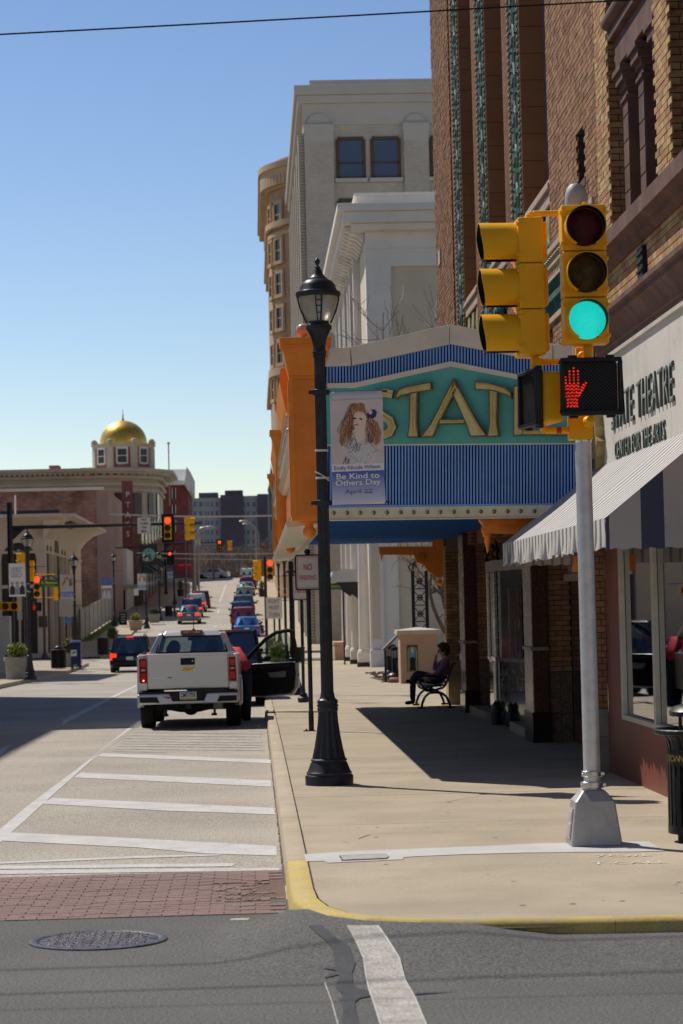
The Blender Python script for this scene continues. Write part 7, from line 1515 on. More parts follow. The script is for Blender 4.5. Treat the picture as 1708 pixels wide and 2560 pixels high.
cable("thin dark cable across the street top",440,1360,690,1366,240,.02,cab,.1)
for i,(dy,h) in enumerate(((0,8.2),(.9,8.6))):
    b=B(); b.tube([(-40,13.25+dy+SB*h-.25,h+.4),(0,13.25+dy+SB*h,h),(40,13.25+dy+SB*h+.1,h+.3)],.014,5); tag(b.ob("overhead_cable",cab,None),["nearer of two cables over the crossing that shade the asphalt","farther of two cables over the crossing that shade the asphalt"][i],"cable")
# ================================================================== vehicles
rub=mat("tyre_rubber",(.018,.018,.018),.85,var=.2,vs=12,bump=.2,bs=60); rimm=mat("alloy_rim",(.4,.4,.41),.3,.9); trim=mat("black_trim",(.02,.02,.022),.6,var=.2); tlr=mat("tail_lens",(.36,.006,.008),.15,coat=.7,var=.25,vs=8); tle=emis("tail_lit",(.9,.03,.015),1.0); plate=mat("plate_white",(.72,.72,.70),.4); chrome=mat("chrome",(.7,.7,.7),.12,1.)
cglass=glass("car_glass",(.45,.55,.53),.16); cdark=mat("car_glass_dark",(.015,.018,.02),.05,coat=.6)
def paint(name,c,metal=.35): return mat("paint_"+name,c,.32,metal,var=.04,vs=2,coat=.7)
def wheel(parent,x,y,r_,w_,n=20):
    b=B(); b.lathe([(r_*.62,-w_/2),(r_*.93,-w_/2),(r_,-w_/2+.03),(r_,w_/2-.03),(r_*.93,w_/2),(r_*.62,w_/2)],n=n); b.tf(Matrix.Translation((x,y,r_))@Matrix.Rotation(R(90),4,'Y')); tq=b.ob("wheel",rub,parent)
    b=B(); b.lathe([(r_*.62,-w_*.4),(r_*.62,w_*.4)],n=n); b.tf(Matrix.Translation((x,y,r_))@Matrix.Rotation(R(90),4,'Y')); b.ob("rim",rimm,tq); return tq
seatm=mat("seat_fabric",(.03,.03,.034),.8)
def car(label,X,Y,kind,col,L=4.5,W=1.82,H=1.5,rails=False,lit=False,pitch=None,spare=False):
    t=thing("parked_car" if Y>0 else "car",label,"car",(X,Y,zr(Y)),0,"cars along the street"); w_=W/2
    dz=(zr(Y+L)-zr(Y))/L; t.rotation_euler=(math.atan(dz),0,0)
    suv=kind!="sedan"; belt=H*.56 if suv else .92; wr=.35 if suv else .32
    # lower body: sections along y, (half width, z low, z high)
    hood=belt+.02; secs=[(0,.86,.42,.70),(.03,.97,.30,belt-.06),(.12,1.,.26,belt),(L*.5,1.,.24,belt),(L*.74,1.,.24,hood-.02),(L-.5,.97,.25,hood-.12),(L-.08,.9,.30,hood-.22),(L,.78,.40,.62)]
    b=B(); vs=[];
    for (y,f,z0,z1) in secs:
        ww=w_*f; vs+=[(-ww*.94,y,z0),(-ww,y,z0+.14),(-ww,y,(z0+z1)/2+.1),(-ww*.95,y,z1-.03),(-ww*.9,y,z1),(ww*.9,y,z1),(ww*.95,y,z1-.03),(ww,y,(z0+z1)/2+.1),(ww,y,z0+.14),(ww*.94,y,z0)]
    k=10; fs=[tuple(range(k)),tuple(range(len(vs)-k,len(vs)))[::-1]]+[(i*k+j,i*k+(j+1)%k,(i+1)*k+(j+1)%k,(i+1)*k+j) for i in range(len(secs)-1) for j in range(k)]
    b.add(vs,fs); body=b.ob("body",col,t,smooth=50)
    # glasshouse
    if kind=="sedan": y0,y1,y2,y3=.75,1.45,2.75,3.55
    elif kind=="pickup": y0,y1,y2,y3=L*.42,L*.46,L*.66,L*.76
    else: y0,y1,y2,y3=.10,.42,2.75,3.45
    wb,wt=w_*.90,w_*.70 if kind=="sedan" else w_*.76; zt=H-.03
    V=lambda s,y,z,ww:(s*ww,y,z)
    b=B(); b.hexa([V(-1,y1-.05,zt-.05,wt),V(1,y1-.05,zt-.05,wt),V(1,y2+.05,zt-.05,wt),V(-1,y2+.05,zt-.05,wt),V(-1,y1+.05,zt+.03,wt*.9),V(1,y1+.05,zt+.03,wt*.9),V(1,y2-.1,zt+.03,wt*.9),V(-1,y2-.1,zt+.03,wt*.9)]); b.ob("roof",col,t,bevel=.03,smooth=60)
    b=B(); b.hexa([V(-1,y0,belt-.03,wb),V(1,y0,belt-.03,wb),V(1,y3,belt-.03,wb),V(-1,y3,belt-.03,wb),V(-1,y1,zt-.04,wt),V(1,y1,zt-.04,wt),V(1,y2,zt-.04,wt),V(-1,y2,zt-.04,wt)]); b.ob("windows",cglass,t,smooth=0); b=B()
    for s_ in(-1,1):
        for yy_ in(y1+.5,y1+1.35): b.box(s_*.38-.2,s_*.38+.2,yy_,yy_+.14,belt-.2,belt+.12); b.ball((s_*.38,yy_+.06,belt+.24),.12,8,6,(1,.5,1))
    b.ob("seats",seatm,t)
    b=B()
    for s_ in(-1,1):
        for (a,c,r_) in((( y0,belt,wb),(y1,zt,wt),.05),((y3,belt,wb),(y2,zt,wt),.035),(((y0+y3)/2,belt,wb),((y1+y2)/2,zt,wt),.03)): b.cyl((s_*a[2],a[0],a[1]-.05),(s_*c[2],c[0],c[1]),r_,n=6)
    b.ob("pillars",col,t)
    for s_ in(-1,1):
        b=B()
        if suv: b.box(s_*w_*.97-.10 if s_>0 else -w_*.97,s_*w_*.97 if s_>0 else -w_*.97+.10,-.012,.2,belt-.35,belt-.02); b.box(s_*(w_*.8)-.14,s_*(w_*.8)+.14,-.015,.1,belt-.22,belt-.04)
        else: b.box(min(s_*w_*.55,s_*w_*.97),max(s_*w_*.55,s_*w_*.97),-.012,.2,belt-.24,belt-.06)
        b.ob("tail_light",tle if lit else tlr,t,bevel=.02)
        b=B(); b.ball((s_*(w_+.09),y3-.25,belt+.07),.10,8,6,(1,.7,.8)); b.box(min(s_*w_*.9,s_*(w_+.06)),max(s_*w_*.9,s_*(w_+.06)),y3-.28,y3-.22,belt,belt+.06); b.ob("mirror",trim,t)
    b=B(); b.box(-w_*.93,w_*.93,-.05,.12,.34,.52); b.box(-w_*.8,w_*.8,-.03,.1,.26,.34); b.ob("bumper",trim if suv else col,t,bevel=.04)
    b=B(); b.box(-.16,.16,-.02,.0,.60 if suv else .66,.75 if suv else .80); b.ob("licence_plate",plate,t,smooth=0)
    b=B(); b.box(-.16,.16,y1-.1,y1-.02,zt-.02,zt+.03); b.ob("brake_light",tle if lit else tlr,t,smooth=0)
    if rails:
        for s_ in(-1,1): b=B(); b.tube([(s_*wt*.92,y1,zt+.02),(s_*wt*.92,y1+.1,zt+.10),(s_*wt*.92,y2-.2,zt+.10),(s_*wt*.92,y2,zt+.02)],.025,6); b.ob("roof_rail",alud if lit is False else trim,t)
    if spare:
        b=B(); b.lathe([(.001,-.12),(.3,-.12),(.36,-.08),(.36,.08),(.3,.12),(.001,.12)],n=20); b.tf(Matrix.Translation((.18,-.12,belt-.02))@Matrix.Rotation(R(90),4,'X')); b.ob("spare_wheel",rub,t)
    for s_ in(-1,1):
        for y in(.85,L-.85): wheel(t,s_*(w_-.12),y,wr,.24)
    return t
BLK_=paint("black",(.012,.012,.014)); WHT=paint("white",(.62,.62,.60),0); SIL=paint("silver",(.36,.37,.38),.7); RED=paint("red",(.30,.015,.03)); BLU=paint("blue",(.05,.16,.48)); DBL=paint("dark_blue",(.03,.06,.16)); TAN=paint("tan",(.46,.42,.35),.5); GRY=paint("grey",(.16,.17,.18),.6); MAR=paint("maroon",(.10,.012,.025))
cx=lambda xp,Y:P(xp,1560,Y).x
bm=car("dark blue SUV with lit brake lights driving away on the left",P(325,1677,113).x,113,"suv",paint("navy",(.014,.018,.032)),4.6,1.88,1.68,True,True)
car("black off-road SUV with a spare wheel parked just ahead of the truck",cx(588,57)-.25,57,"suv",BLK_,4.3,1.85,1.80,False,False,spare=True)
car("black SUV with roof rails parked second ahead of the truck",cx(584,92),92,"suv",BLK_,4.7,1.88,1.74,True)
car("bright blue sedan parked on the right",cx(617,163),163,"sedan",BLU,4.6,1.82,1.46)
car("red SUV parked ahead of the bright blue sedan",cx(609,178),178,"suv",RED,4.4,1.82,1.64)
car("dark blue SUV parked ahead of the red SUV",cx(605,191),191,"suv",DBL,4.5,1.84,1.66)
car("pale grey pickup-sized SUV with wide mirrors on the right",cx(610,203),203,"suv",GRY,5.0,1.95,1.86)
car("tan SUV parked on the right beyond the second crossing",P(611,1500,243).x,243,"suv",TAN,4.4,1.80,1.66)
car("light grey sedan ahead of the tan SUV",P(617,1480,262).x,262,"sedan",SIL,4.5,1.80,1.46)
car("maroon car glimpsed ahead of the light grey sedan",P(622,1470,276).x,276,"suv",MAR,4.5,1.80,1.55)
car("white SUV farthest up the hill on the right",P(618,1448,300).x,300,"suv",WHT,4.7,1.9,1.75,True)
car("grey sedan with brake lights on, last in the left queue",P(472,1557,191).x,191,"sedan",GRY,4.7,1.80,1.45,False,True)
car("dark SUV second in the left queue",P(479,1542,205).x,205,"suv",DBL,4.5,1.82,1.64,False,True)
car("white SUV third in the left queue",P(490,1530,219).x,219,"suv",WHT,4.6,1.84,1.68,True,True)
car("maroon SUV at the front of the left queue",P(501,1520,229).x,229,"suv",MAR,4.6,1.84,1.66)
c_=car("white car crossing at the top of the hill",P(572,1452,335).x,335,"sedan",WHT,4.5,1.8,1.4); c_.rotation_euler=(0,0,R(75))
def motorcycle(label,X,Y,col,rz):
    t=thing("motorcycle",label,"motorcycle",(X,Y,zr(Y)),rz,"motorcycles by the right kerb")
    for y in(0,1.4):
        b=B(); b.lathe([(.24,-.06),(.32,-.05),(.32,.05),(.24,.06)],n=18); b.tf(Matrix.Translation((0,y,.32))@Matrix.Rotation(R(90),4,'Y')); b.ob("wheel",rub,t)
    b=B(); b.tube([(0,1.4,.32),(0,1.15,.75),(0,1.05,.95)],.035,6); b.tube([(-.36,.95,1.0),(-.15,1.05,1.02),(.15,1.05,1.02),(.36,.95,1.0)],.018,6); b.tube([(0,0,.32),(0,.5,.45),(0,1.0,.75)],.04,6); b.ob("frame",chrome,t)
    b=B(); b.ball((0,.72,.80),.22,10,8,(.8,1.5,.7)); b.ob("tank",col,t); b=B(); b.ball((0,.2,.70),.2,10,6,(.9,1.7,.45)); b.ob("seat",blkmat,t)
    b=B(); b.box(-.16,.16,.45,.9,.28,.62); b.cyl((.2,-.1,.3),(.2,.8,.3),.05,n=8); b.ob("engine",alud,t,bevel=.03); b=B(); b.ball((0,1.25,.9),.1,8,6); b.ob("headlight",chrome,t); b=B(); b.box(-.06,.06,-.32,-.28,.55,.65); b.ob("tail_light",tlr,t); b=B()
    for s_ in(-1,1): b.ball((s_*.36,.98,1.15),.06,6,4,(1,.3,.7))
    b.ob("mirror",blk,t); return t
motorcycle("red motorcycle seen through the open truck door window",P(636,1620,84).x,84,RED,.5); motorcycle("dark motorcycle at the kerb beyond the truck door",P(655,1590,130).x-.2,124,BLK_,.4); motorcycle("second dark motorcycle at the kerb beside the blue sedan",P(655,1565,168).x,168,BLK_,.3)
# ================================================================== pickup truck
TX,TYY=G(476,1818).x,44.22
tr=thing("pickup_truck","silver crew cab pickup truck with its passenger door open","pickup truck",(TX,TYY,zr(45.3)),0); tr.rotation_euler=(math.atan((zr(49)-zr(45.3))/3.7),0,R(-.6))
SV=mat("paint_truck_silver",(.66,.665,.67),.32,.3,var=.03,vs=2,coat=.7,bump=.01,bs=3)
hw=.93
# bed sides with flared arches (outline in y-z, arch cut out)
def side_poly(y0,y1,z0,z1,ya,r_): 
    pts=[(y0,z0)]; 
    for a in range(180,-1,-15): pts.append((ya+r_*math.cos(R(a)),.40+r_*math.sin(R(a))))
    return pts+[(y1,z0),(y1,z1),(y0,z1)]
for s_ in(-1,1):
    b=B(); x0,x1=(hw-.10,hw) if s_>0 else (-hw,-hw+.10); b.prism(side_poly(.10,2.05,.56,1.36,1.10,.47),'x',x0,x1); b.ob("bed_side",SV,tr,bevel=.025,seg=3)
    b=B(); pts=[(1.10+r_*math.cos(R(a)),.40+r_*math.sin(R(a))) for r_,aa in((.56,range(0,181,12)),(.46,range(180,-1,-12))) for a in aa]; b.prism(pts,'x',hw-.04 if s_>0 else -hw-.035,hw+.035 if s_>0 else -hw+.04); b.ob("wheel_arch",SV,tr,bevel=.02)
    b=B(); x0,x1=(hw-.06,hw-.01) if s_>0 else (-hw+.01,-hw+.06); b.box(x0,x1,2.07,4.55,.42,1.14); b.ob("cab_side",SV,tr,bevel=.02)
    b=B(); b.box(*( (hw-.06,hw-.005) if s_>0 else (-hw+.005,-hw+.06)),4.55,5.3,.55,1.15); b.ob("fender",SV,tr,bevel=.03)
b=B(); b.box(-hw+.1,hw-.1,.15,2.05,.72,.80); b.ob("bed_floor",trim,tr,smooth=0)
b=B(); b.box(-.74,.74,.0,.07,.745,1.385); tg=b.ob("tailgate",SV,tr,bevel=.022,seg=3)
b=B(); b.box(-.745,.745,-.012,.05,1.335,1.385); b.ob("spoiler_lip",SV,tg,bevel=.015)
b=B(); b.box(-.70,.70,-.006,.0,.78,.79); b.box(-.70,.70,-.004,.0,1.22,1.225); b.ob("crease",SV,tg,smooth=0)
b=B(); b.box(-.13,.13,-.016,.0,1.175,1.30); hb=b.ob("handle_bezel",trim,tg,bevel=.02); b=B(); b.box(-.07,.07,-.022,-.014,1.205,1.25); b.ob("handle",blk,hb,bevel=.006); b=B(); b.cyl((.09,-.022,1.245),(.09,-.014,1.245),.01,n=8); b.ob("lock",chrome,hb)
bow=[(-.145,-.012),(-.105,.032),(-.045,.032),(-.045,.05),(.045,.05),(.045,.032),(.145,.032),(.105,-.012),(.045,-.012),(.045,-.05),(-.045,-.05),(-.045,-.032),(-.1,-.032)]
bow=[(-.147,-.03),(-.10,.03),(-.047,.03),(-.047,.052),(.047,.052),(.047,.03),(.147,.03),(.10,-.03),(.047,-.03),(.047,-.052),(-.047,-.052),(-.047,-.03)]
b=B(); b.prism([(x,z+1.095) for x,z in bow],'y',-.020,-.002); em=b.ob("emblem",chrome,tg,bevel=.004); b=B(); b.prism([(x*.9,z*.82+1.095) for x,z in bow],'y',-.024,-.018); b.ob("gold_emblem",mat("emblem_gold",(.60,.38,.05),.3,.5),em,smooth=0)
text("COLORADO","badge",chrome,tg,(-.53,-.003,.955),FC,h=.02,w=.30,depth=.003); text("4WD","badge",trim,tg,(-.33,-.003,.95),FC,h=.024,w=.085,depth=.003,bold=.03)
for s_ in(-1,1):
    b=B(); x0,x1=(.745,.885) if s_>0 else (-.885,-.745); b.hexa([(x0,-.005,.87),(x1,.03,.87),(x1,.16,.87),(x0,.1,.87),(x0,-.005,1.305),(x1-.02*(s_>0),.03,1.305),(x1-.02*(s_>0),.16,1.305),(x0,.1,1.305)]); tl_=b.ob("tail_light",tlr,tr,bevel=.01)
    b=B(); xm=s_*.81; b.box(xm-.035,xm+.035,-.012,.01,1.08,1.115); b.ob("reverse_lens",mat("reverse_lens",(.55,.45,.42),.2),tl_,smooth=0)
    b=B(); b.box(xm-.05,xm+.05,-.008,.01,.90,1.04); b.box(xm-.05,xm+.05,-.008,.01,1.15,1.27); b.ob("lens_segment",mat("tail_lens_bright",(.5,.01,.01),.15,coat=.6),tl_,smooth=0)
    if s_<0: b=B(); b.ball((xm,-.015,.905),.016,8,6); b.ob("lit_bulb",emis("tail_spark",(1,.35,.2),2.),tl_)
    b=B(); b.box(*((.745,.90) if s_>0 else (-.90,-.745)),.02,.12,.72,.86); b.ob("corner_panel",SV,tr,bevel=.01)
# bumper
b=B(); b.hexa([(-.90,-.10,.47),(.90,-.10,.47),(.90,.12,.47),(-.90,.12,.47),(-.93,-.08,.66),(.93,-.08,.66),(.93,.12,.66),(-.93,.12,.66)]); bp_=b.ob("bumper",SV,tr,bevel=.03,seg=3)
b=B(); b.box(-.90,.90,-.06,.1,.66,.70); b.ob("step_pad",trim,bp_,bevel=.01)
b=B(); b.hexa([(-.29,-.108,.52),(.29,-.108,.52),(.29,-.05,.52),(-.29,-.05,.52),(-.36,-.106,.70),(.36,-.106,.70),(.36,-.05,.70),(-.36,-.05,.70)]); b.ob("plate_recess",trim,bp_,smooth=0)
for s_ in(-1,1):
    b=B(); a=[(.52,.50),(.88,.51),(.88,.605),(.57,.605)]; b.prism([(s_*x,z) for x,z in a],'y',-.112,-.06); b.ob("corner_step",trim,bp_,smooth=0)
b=B(); b.box(-.153,.153,-.118,-.106,.545,.70); lp=b.ob("licence_plate",plate,bp_,bevel=.004); b=B(); b.box(-.15,.15,-.1195,-.118,.547,.575); b.ob("plate_band",mat("plate_yellow",(.6,.42,.03),.4),lp,smooth=0); b=B(); b.box(-.15,.15,-.1195,-.118,.68,.698); b.ob("plate_top_band",mat("plate_blue",(.05,.12,.4),.4),lp,smooth=0)
text("ZMT-7776","plate_number",mat("plate_ink",(.03,.05,.13),.5),lp,(0,-.1195,.63),FC,h=.078,w=.265,depth=.001,bold=.02)
for x in(-.21,.21): b=B(); b.cyl((x,-.112,.61),(x,-.10,.61),.045,n=12); b.ob("hitch_socket",blk,bp_)
b=B(); b.prism([(-.47,.60),(-.40,.585),(-.36,.565),(-.32,.585),(-.25,.60),(-.32,.61),(-.36,.60),(-.40,.61)],'y',-.108,-.09); b.ob("winged_sticker",mat("sticker_red",(.45,.08,.08),.5),bp_,smooth=0)
# underbody
b=B(); b.box(-.6,.6,.2,4.9,.36,.58); b.ob("chassis",blkmat,tr,smooth=0)
b=B(); b.lathe([(.001,-.1),(.2,-.1),(.37,-.06),(.39,0),(.37,.08),(.001,.1)],(0,.62,.40),24); b.ob("spare_wheel",rub,tr)
b=B(); b.box(-.05,.05,-.06,.2,.38,.48); b.box(-.035,.035,-.065,-.05,.395,.455); b.ob("tow_hitch",blk,tr)
b=B(); b.cyl((.55,.0,.44),(.55,.6,.44),.045,n=12); b.box(.45,.62,.15,.5,.36,.50); b.ob("exhaust",mat("exhaust",(.2,.18,.15),.5,.7),tr)
for x in(-.45,.45): b=B(); b.box(x-.02,x+.02,.7,.9,.22,.5); b.box(x-.06,x+.04,.7,.95,.22,.26); b.ob("shock_bracket",blk,tr,smooth=0)
b=B(); b.cyl((-.75,1.10,.38),(.75,1.10,.38),.06,n=8); b.ball((0,1.10,.38),.16,10,8); b.ob("axle",blk,tr)
for s_ in(-1,1):
    for y in(1.10,4.36): wheel(tr,s_*.79,y,.39,.26,28)
    b=B(); b.box(*((.66,.92) if s_>0 else (-.92,-.66)),1.50,1.53,.30,.56); b.ob("mud_flap",blkmat,tr,smooth=0)
    b=B(); b.box(*((.64,.915) if s_>0 else (-.915,-.64)),.66,.70,.36,.62); b.ob("wheel_liner",blkmat,tr,smooth=0)
# cab
zt=1.785; cb,ct=.80,.575
def cabq(nm,pts,m,th=0): b=B(); b.add(pts,[tuple(range(len(pts)))]); o=b.ob(nm,m,tr,smooth=0,recalc=False); return o
y0b,y0t,y1t,y1b=2.08,2.30,3.75,4.55
b=B(); b.hexa([(-ct,y0t-.07,zt-.10),(ct,y0t-.07,zt-.10),(ct,y1t,zt-.06),(-ct,y1t,zt-.06),(-ct+.06,y0t+.06,zt+.015),(ct-.06,y0t+.06,zt+.015),(ct-.06,y1t-.1,zt),(-ct+.06,y1t-.1,zt)]); b.ob("roof",SV,tr,bevel=.03,seg=3,smooth=60)
for s_ in(-1,1):   # corner pillars
    b=B(); b.hexa([(s_*.67,y0b-.03,1.30),(s_*.86,y0b-.0,1.30),(s_*.86,y0b+.25,1.30),(s_*.67,y0b+.2,1.30),(s_*(ct-.03),y0t-.07,zt-.03),(s_*(ct+.06),y0t-.04,zt-.05),(s_*(ct+.03),y0t+.2,zt-.05),(s_*(ct-.06),y0t+.15,zt-.03)]); b.ob("rear_pillar",SV,tr,bevel=.015)
    b=B(); b.cyl((s_*.80,y1b,1.12),(s_*ct,y1t,zt-.04),.045,n=8); b.ob("windscreen_pillar",SV,tr)
    b=B(); b.hexa([(s_*.86,y0b+.2,1.14),(s_*.88,y0b+.2,1.14),(s_*.88,y1b-.3,1.14),(s_*.86,y1b-.3,1.14),(s_*ct,y0t+.2,zt-.06),(s_*(ct+.02),y0t+.2,zt-.06),(s_*(ct+.02),y1t,zt-.06),(s_*ct,y1t,zt-.06)]) if s_<0 else b.hexa([(s_*.86,y0b+.2,1.14),(s_*.88,y0b+.2,1.14),(s_*.88,3.05,1.14),(s_*.86,3.05,1.14),(s_*ct,y0t+.2,zt-.06),(s_*(ct+.02),y0t+.2,zt-.06),(s_*(ct+.02),3.05,zt-.06),(s_*ct,3.05,zt-.06)]); b.ob("side_window",cglass,tr,smooth=0)
b=B(); b.hexa([(-.86,y0b,.8),(.86,y0b,.8),(.86,y0b+.03,.8),(-.86,y0b+.03,.8),(-.86,y0b,1.385),(.86,y0b,1.385),(.86,y0b+.03,1.385),(-.86,y0b+.03,1.385)]); b.ob("cab_back",SV,tr,smooth=0)
cabq("rear_window",[(-.68,y0b+.005,1.385),(.68,y0b+.005,1.385),(.575,y0t-.045,1.69),(-.575,y0t-.045,1.69)],cglass)
b=B(); 
for a,c in((((-.68,y0b,1.385)),(.68,y0b,1.385)),((.68,y0b,1.385),(.575,y0t-.05,1.69)),((-.68,y0b,1.385),(-.575,y0t-.05,1.69)),((-.575,y0t-.05,1.69),(.575,y0t-.05,1.69))): b.cyl(a,c,.014,n=6)
b.ob("window_seal",blkmat,tr)
cabq("windscreen",[(-.78,y1b,1.14),(.78,y1b,1.14),(.56,y1t,zt-.04),(-.56,y1t,zt-.04)],cglass)
b=B(); b.box(-.21,.21,y0t-.08,y0t+.05,zt-.05,zt+.022); bl=b.ob("high_brake_light",tlr,tr,bevel=.01); b=B(); b.box(-.15,-.06,y0t-.088,y0t-.078,zt-.035,zt); b.box(.06,.15,y0t-.088,y0t-.078,zt-.035,zt); b.ob("cargo_lamp",mat("cargo_lamp",(.6,.5,.5),.2),bl,smooth=0)
b=B(); b.cyl((0,3.4,zt),(0,3.35,zt+.33),.008,n=5); b.lathe([(.05,0),(.03,.05),(.001,.06)],(0,3.4,zt-.01),10); b.ob("antenna",blk,tr)
b=B(); b.box(-.86,.86,4.5,5.42,.62,1.12); b.ob("bonnet",SV,tr,bevel=.06,seg=3)
seat=mat("seat_fabric",(.03,.03,.034),.8)
for x in(-.38,.38):
    for y,z in((2.55,1.1),(3.35,1.15)): b=B(); b.hexa([(x-.24,y,.7),(x+.24,y,.7),(x+.24,y+.14,.7),(x-.24,y+.14,.7),(x-.2,y-.12,z+.18),(x+.2,y-.12,z+.18),(x+.2,y,z+.18),(x-.2,y,z+.18)]); b.ball((x,y-.1,z+.33),.14,12,8,(.95,.5,1.0)); b.ob("seat",seat,tr,bevel=.04,seg=3)
b=B(); b.box(-.8,.8,4.0,4.5,.8,1.12); b.box(-.86,.86,2.12,4.4,.5,.56); b.ob("dashboard",trim,tr,bevel=.03)
b=B(); b.box(-.13,.13,3.78,3.82,1.60,1.67); b.cyl((0,3.8,1.64),(0,3.85,1.74),.012,n=5); b.ob("rear_view_mirror",blkmat,tr,bevel=.01)
b=B(); b.box(-.03,.03,3.8,3.82,1.42,1.55); b.ob("hanging_ornament",mat("ornament",(.4,.2,.2),.7),tr,smooth=0)
b=B(); b.hexa([(-1.13,3.95,1.20),(-.95,3.95,1.18),(-.93,4.05,1.18),(-1.11,4.07,1.20),(-1.13,3.93,1.36),(-.97,3.93,1.38),(-.95,4.05,1.38),(-1.11,4.07,1.36)]); b.ob("wing_mirror",trim,tr,bevel=.03,seg=3); b=B(); b.box(-1.115,-.965,3.925,3.93,1.215,1.35); b.ob("mirror_glass",chrome,tr,smooth=0)
# open passenger door: hinge at (x=.90, y=4.05), swung out about 66 degrees
dr=empty("passenger_door",tr,(.90,4.02,0)); dr.rotation_euler=(0,0,R(72)); DL=1.18
# door local: extends to -y (rearwards) from the hinge when shut; inside faces -x
def dprism(nm,pts,x0,x1,m,par=dr,bev=.0): b=B(); b.prism(pts,'x',x0,x1); return b.ob(nm,m,par,bevel=bev,smooth=40)
lower=[(0,.46),(0,1.10),(-DL,1.14),(-DL-.02,.9),(-DL+.02,.60),(-DL+.10,.48),(-.5,.44)]
dprism("outer_skin",lower,.0,.05,SV,bev=.015)
dprism("inner_panel",[(-.02,.49),(-.02,1.09),(-DL+.05,1.13),(-DL+.03,.9),(-DL+.06,.62),(-DL+.14,.51),(-.5,.47)],-.07,.0,mat("door_panel_black",(.016,.015,.017),.6,var=.3),bev=.025)
dprism("arm_rest",[(-.25,.88),(-.90,.92),(-.95,.84),(-.3,.80)],-.13,-.06,trim,bev=.02); dprism("door_pull",[(-.60,.93),(-.98,.96),(-.98,.84),(-.66,.83)],-.145,-.12,mat("grey_insert",(.22,.22,.23),.45),bev=.01)
dprism("door_pocket",[(-.2,.50),(-.85,.50),(-.9,.62),(-.25,.62)],-.11,-.06,trim,bev=.02)
dprism("upper_trim",[(-.1,1.0),(-DL+.1,1.05),(-DL+.1,1.10),(-.1,1.06)],-.09,-.06,mat("maroon_trim",(.045,.02,.035),.5),bev=.01)
b=B(); b.tube([(.0,-.02,1.10),(-.05,-.30,1.36),(-.12,-.58,1.60),(-.19,-.82,1.72),(-.23,-DL+.12,1.755),(-.235,-DL+.03,1.74)],.038,8); b.tube([(-.235,-DL+.03,1.755),(-.15,-DL+.0,1.5),(-.0,-DL,1.13)],.042,8); b.ob("window_frame",blk,dr)
b=B(); pts=[(.0,-.06,1.11),(-.05,-.32,1.35),(-.12,-.60,1.58),(-.19,-.84,1.695),(-.22,-DL+.13,1.73),(-.15,-DL+.05,1.5),(-.0,-DL+.05,1.13)]; b.add(pts,[tuple(range(7))]); b.ob("door_glass",glass("door_glass",(.55,.72,.68),.08),dr,smooth=0,recalc=False)
b=B(); b.box(-.02,.06,-DL-.025,-DL+.01,.62,1.12); b.ob("door_edge",SV,dr,bevel=.012); b=B(); b.box(-.03,.01,-DL-.03,-DL-.02,.84,.90); b.ob("latch",blk,dr)
b=B(); b.hexa([(.06,-.12,1.10),(.24,-.16,1.10),(.24,-.06,1.10),(.06,-.02,1.10),(.06,-.12,1.30),(.24,-.16,1.28),(.24,-.06,1.28),(.06,-.02,1.30)]); b.ob("wing_mirror",trim,dr,bevel=.03)
# ================================================================== people
def skin_body(name,J,E,root,zones,mats,parent,levels=2):
    """J: joint -> (pos, radius); E: edges (a,b,zone). One skinned surface; faces take the material of the nearest edge."""
    me=bpy.data.meshes.new(name); ks=list(J); ix={k:i for i,k in enumerate(ks)}
    me.from_pydata([J[k][0] for k in ks],[(ix[a],ix[b]) for a,b,_ in E],[])
    o=bpy.data.objects.new("tmp",me); COL.objects.link(o); md=o.modifiers.new("skin",'SKIN'); md.branch_smoothing=.6; md.use_smooth_shade=True
    sv=me.skin_vertices[0].data
    for k in ks:
        r_=J[k][1]; sv[ix[k]].radius=r_ if isinstance(r_,tuple) else (r_,r_); sv[ix[k]].use_root=(k==root)
    sb=o.modifiers.new("sub",'SUBSURF'); sb.levels=levels; sb.render_levels=levels
    dgp=bpy.context.evaluated_depsgraph_get(); m2=bpy.data.meshes.new_from_object(o.evaluated_get(dgp)); bpy.data.objects.remove(o)
    m2.name=name; m2.materials.clear()
    for m in mats: m2.materials.append(m)
    segs=[(np.array(J[a][0]),np.array(J[b][0]),z) for a,b,z in E]
    for p in m2.polygons:
        c=np.array(p.center); best=9;bz=0
        for a,b_,z in segs:
            d=b_-a; t_=max(0,min(1,float((c-a)@d/max(1e-9,d@d)))); q=float(np.linalg.norm(c-a-d*t_))
            if q<best: best=q;bz=z
        p.material_index=bz; p.use_smooth=True
    ob=bpy.data.objects.new(name,m2); COL.objects.link(ob); ob.parent=parent; return ob
skinm=mat("skin",(.52,.30,.22),.5,var=.08,vs=9); hairb=mat("hair_brown",(.10,.045,.025),.6,var=.4,vs=20,bump=.4,bs=40); shirtp=mat("shirt_purple",(.26,.15,.29),.85,var=.15,vs=6,bump=.25,bs=18); jean=mat("jeans_navy",(.035,.045,.085),.85,var=.2,vs=8,bump=.2,bs=25); boot=mat("boot_black",(.012,.010,.010),.5); shirtr=mat("shirt_red",(.60,.06,.08),.85,var=.12,vs=5,bump=.3,bs=14)
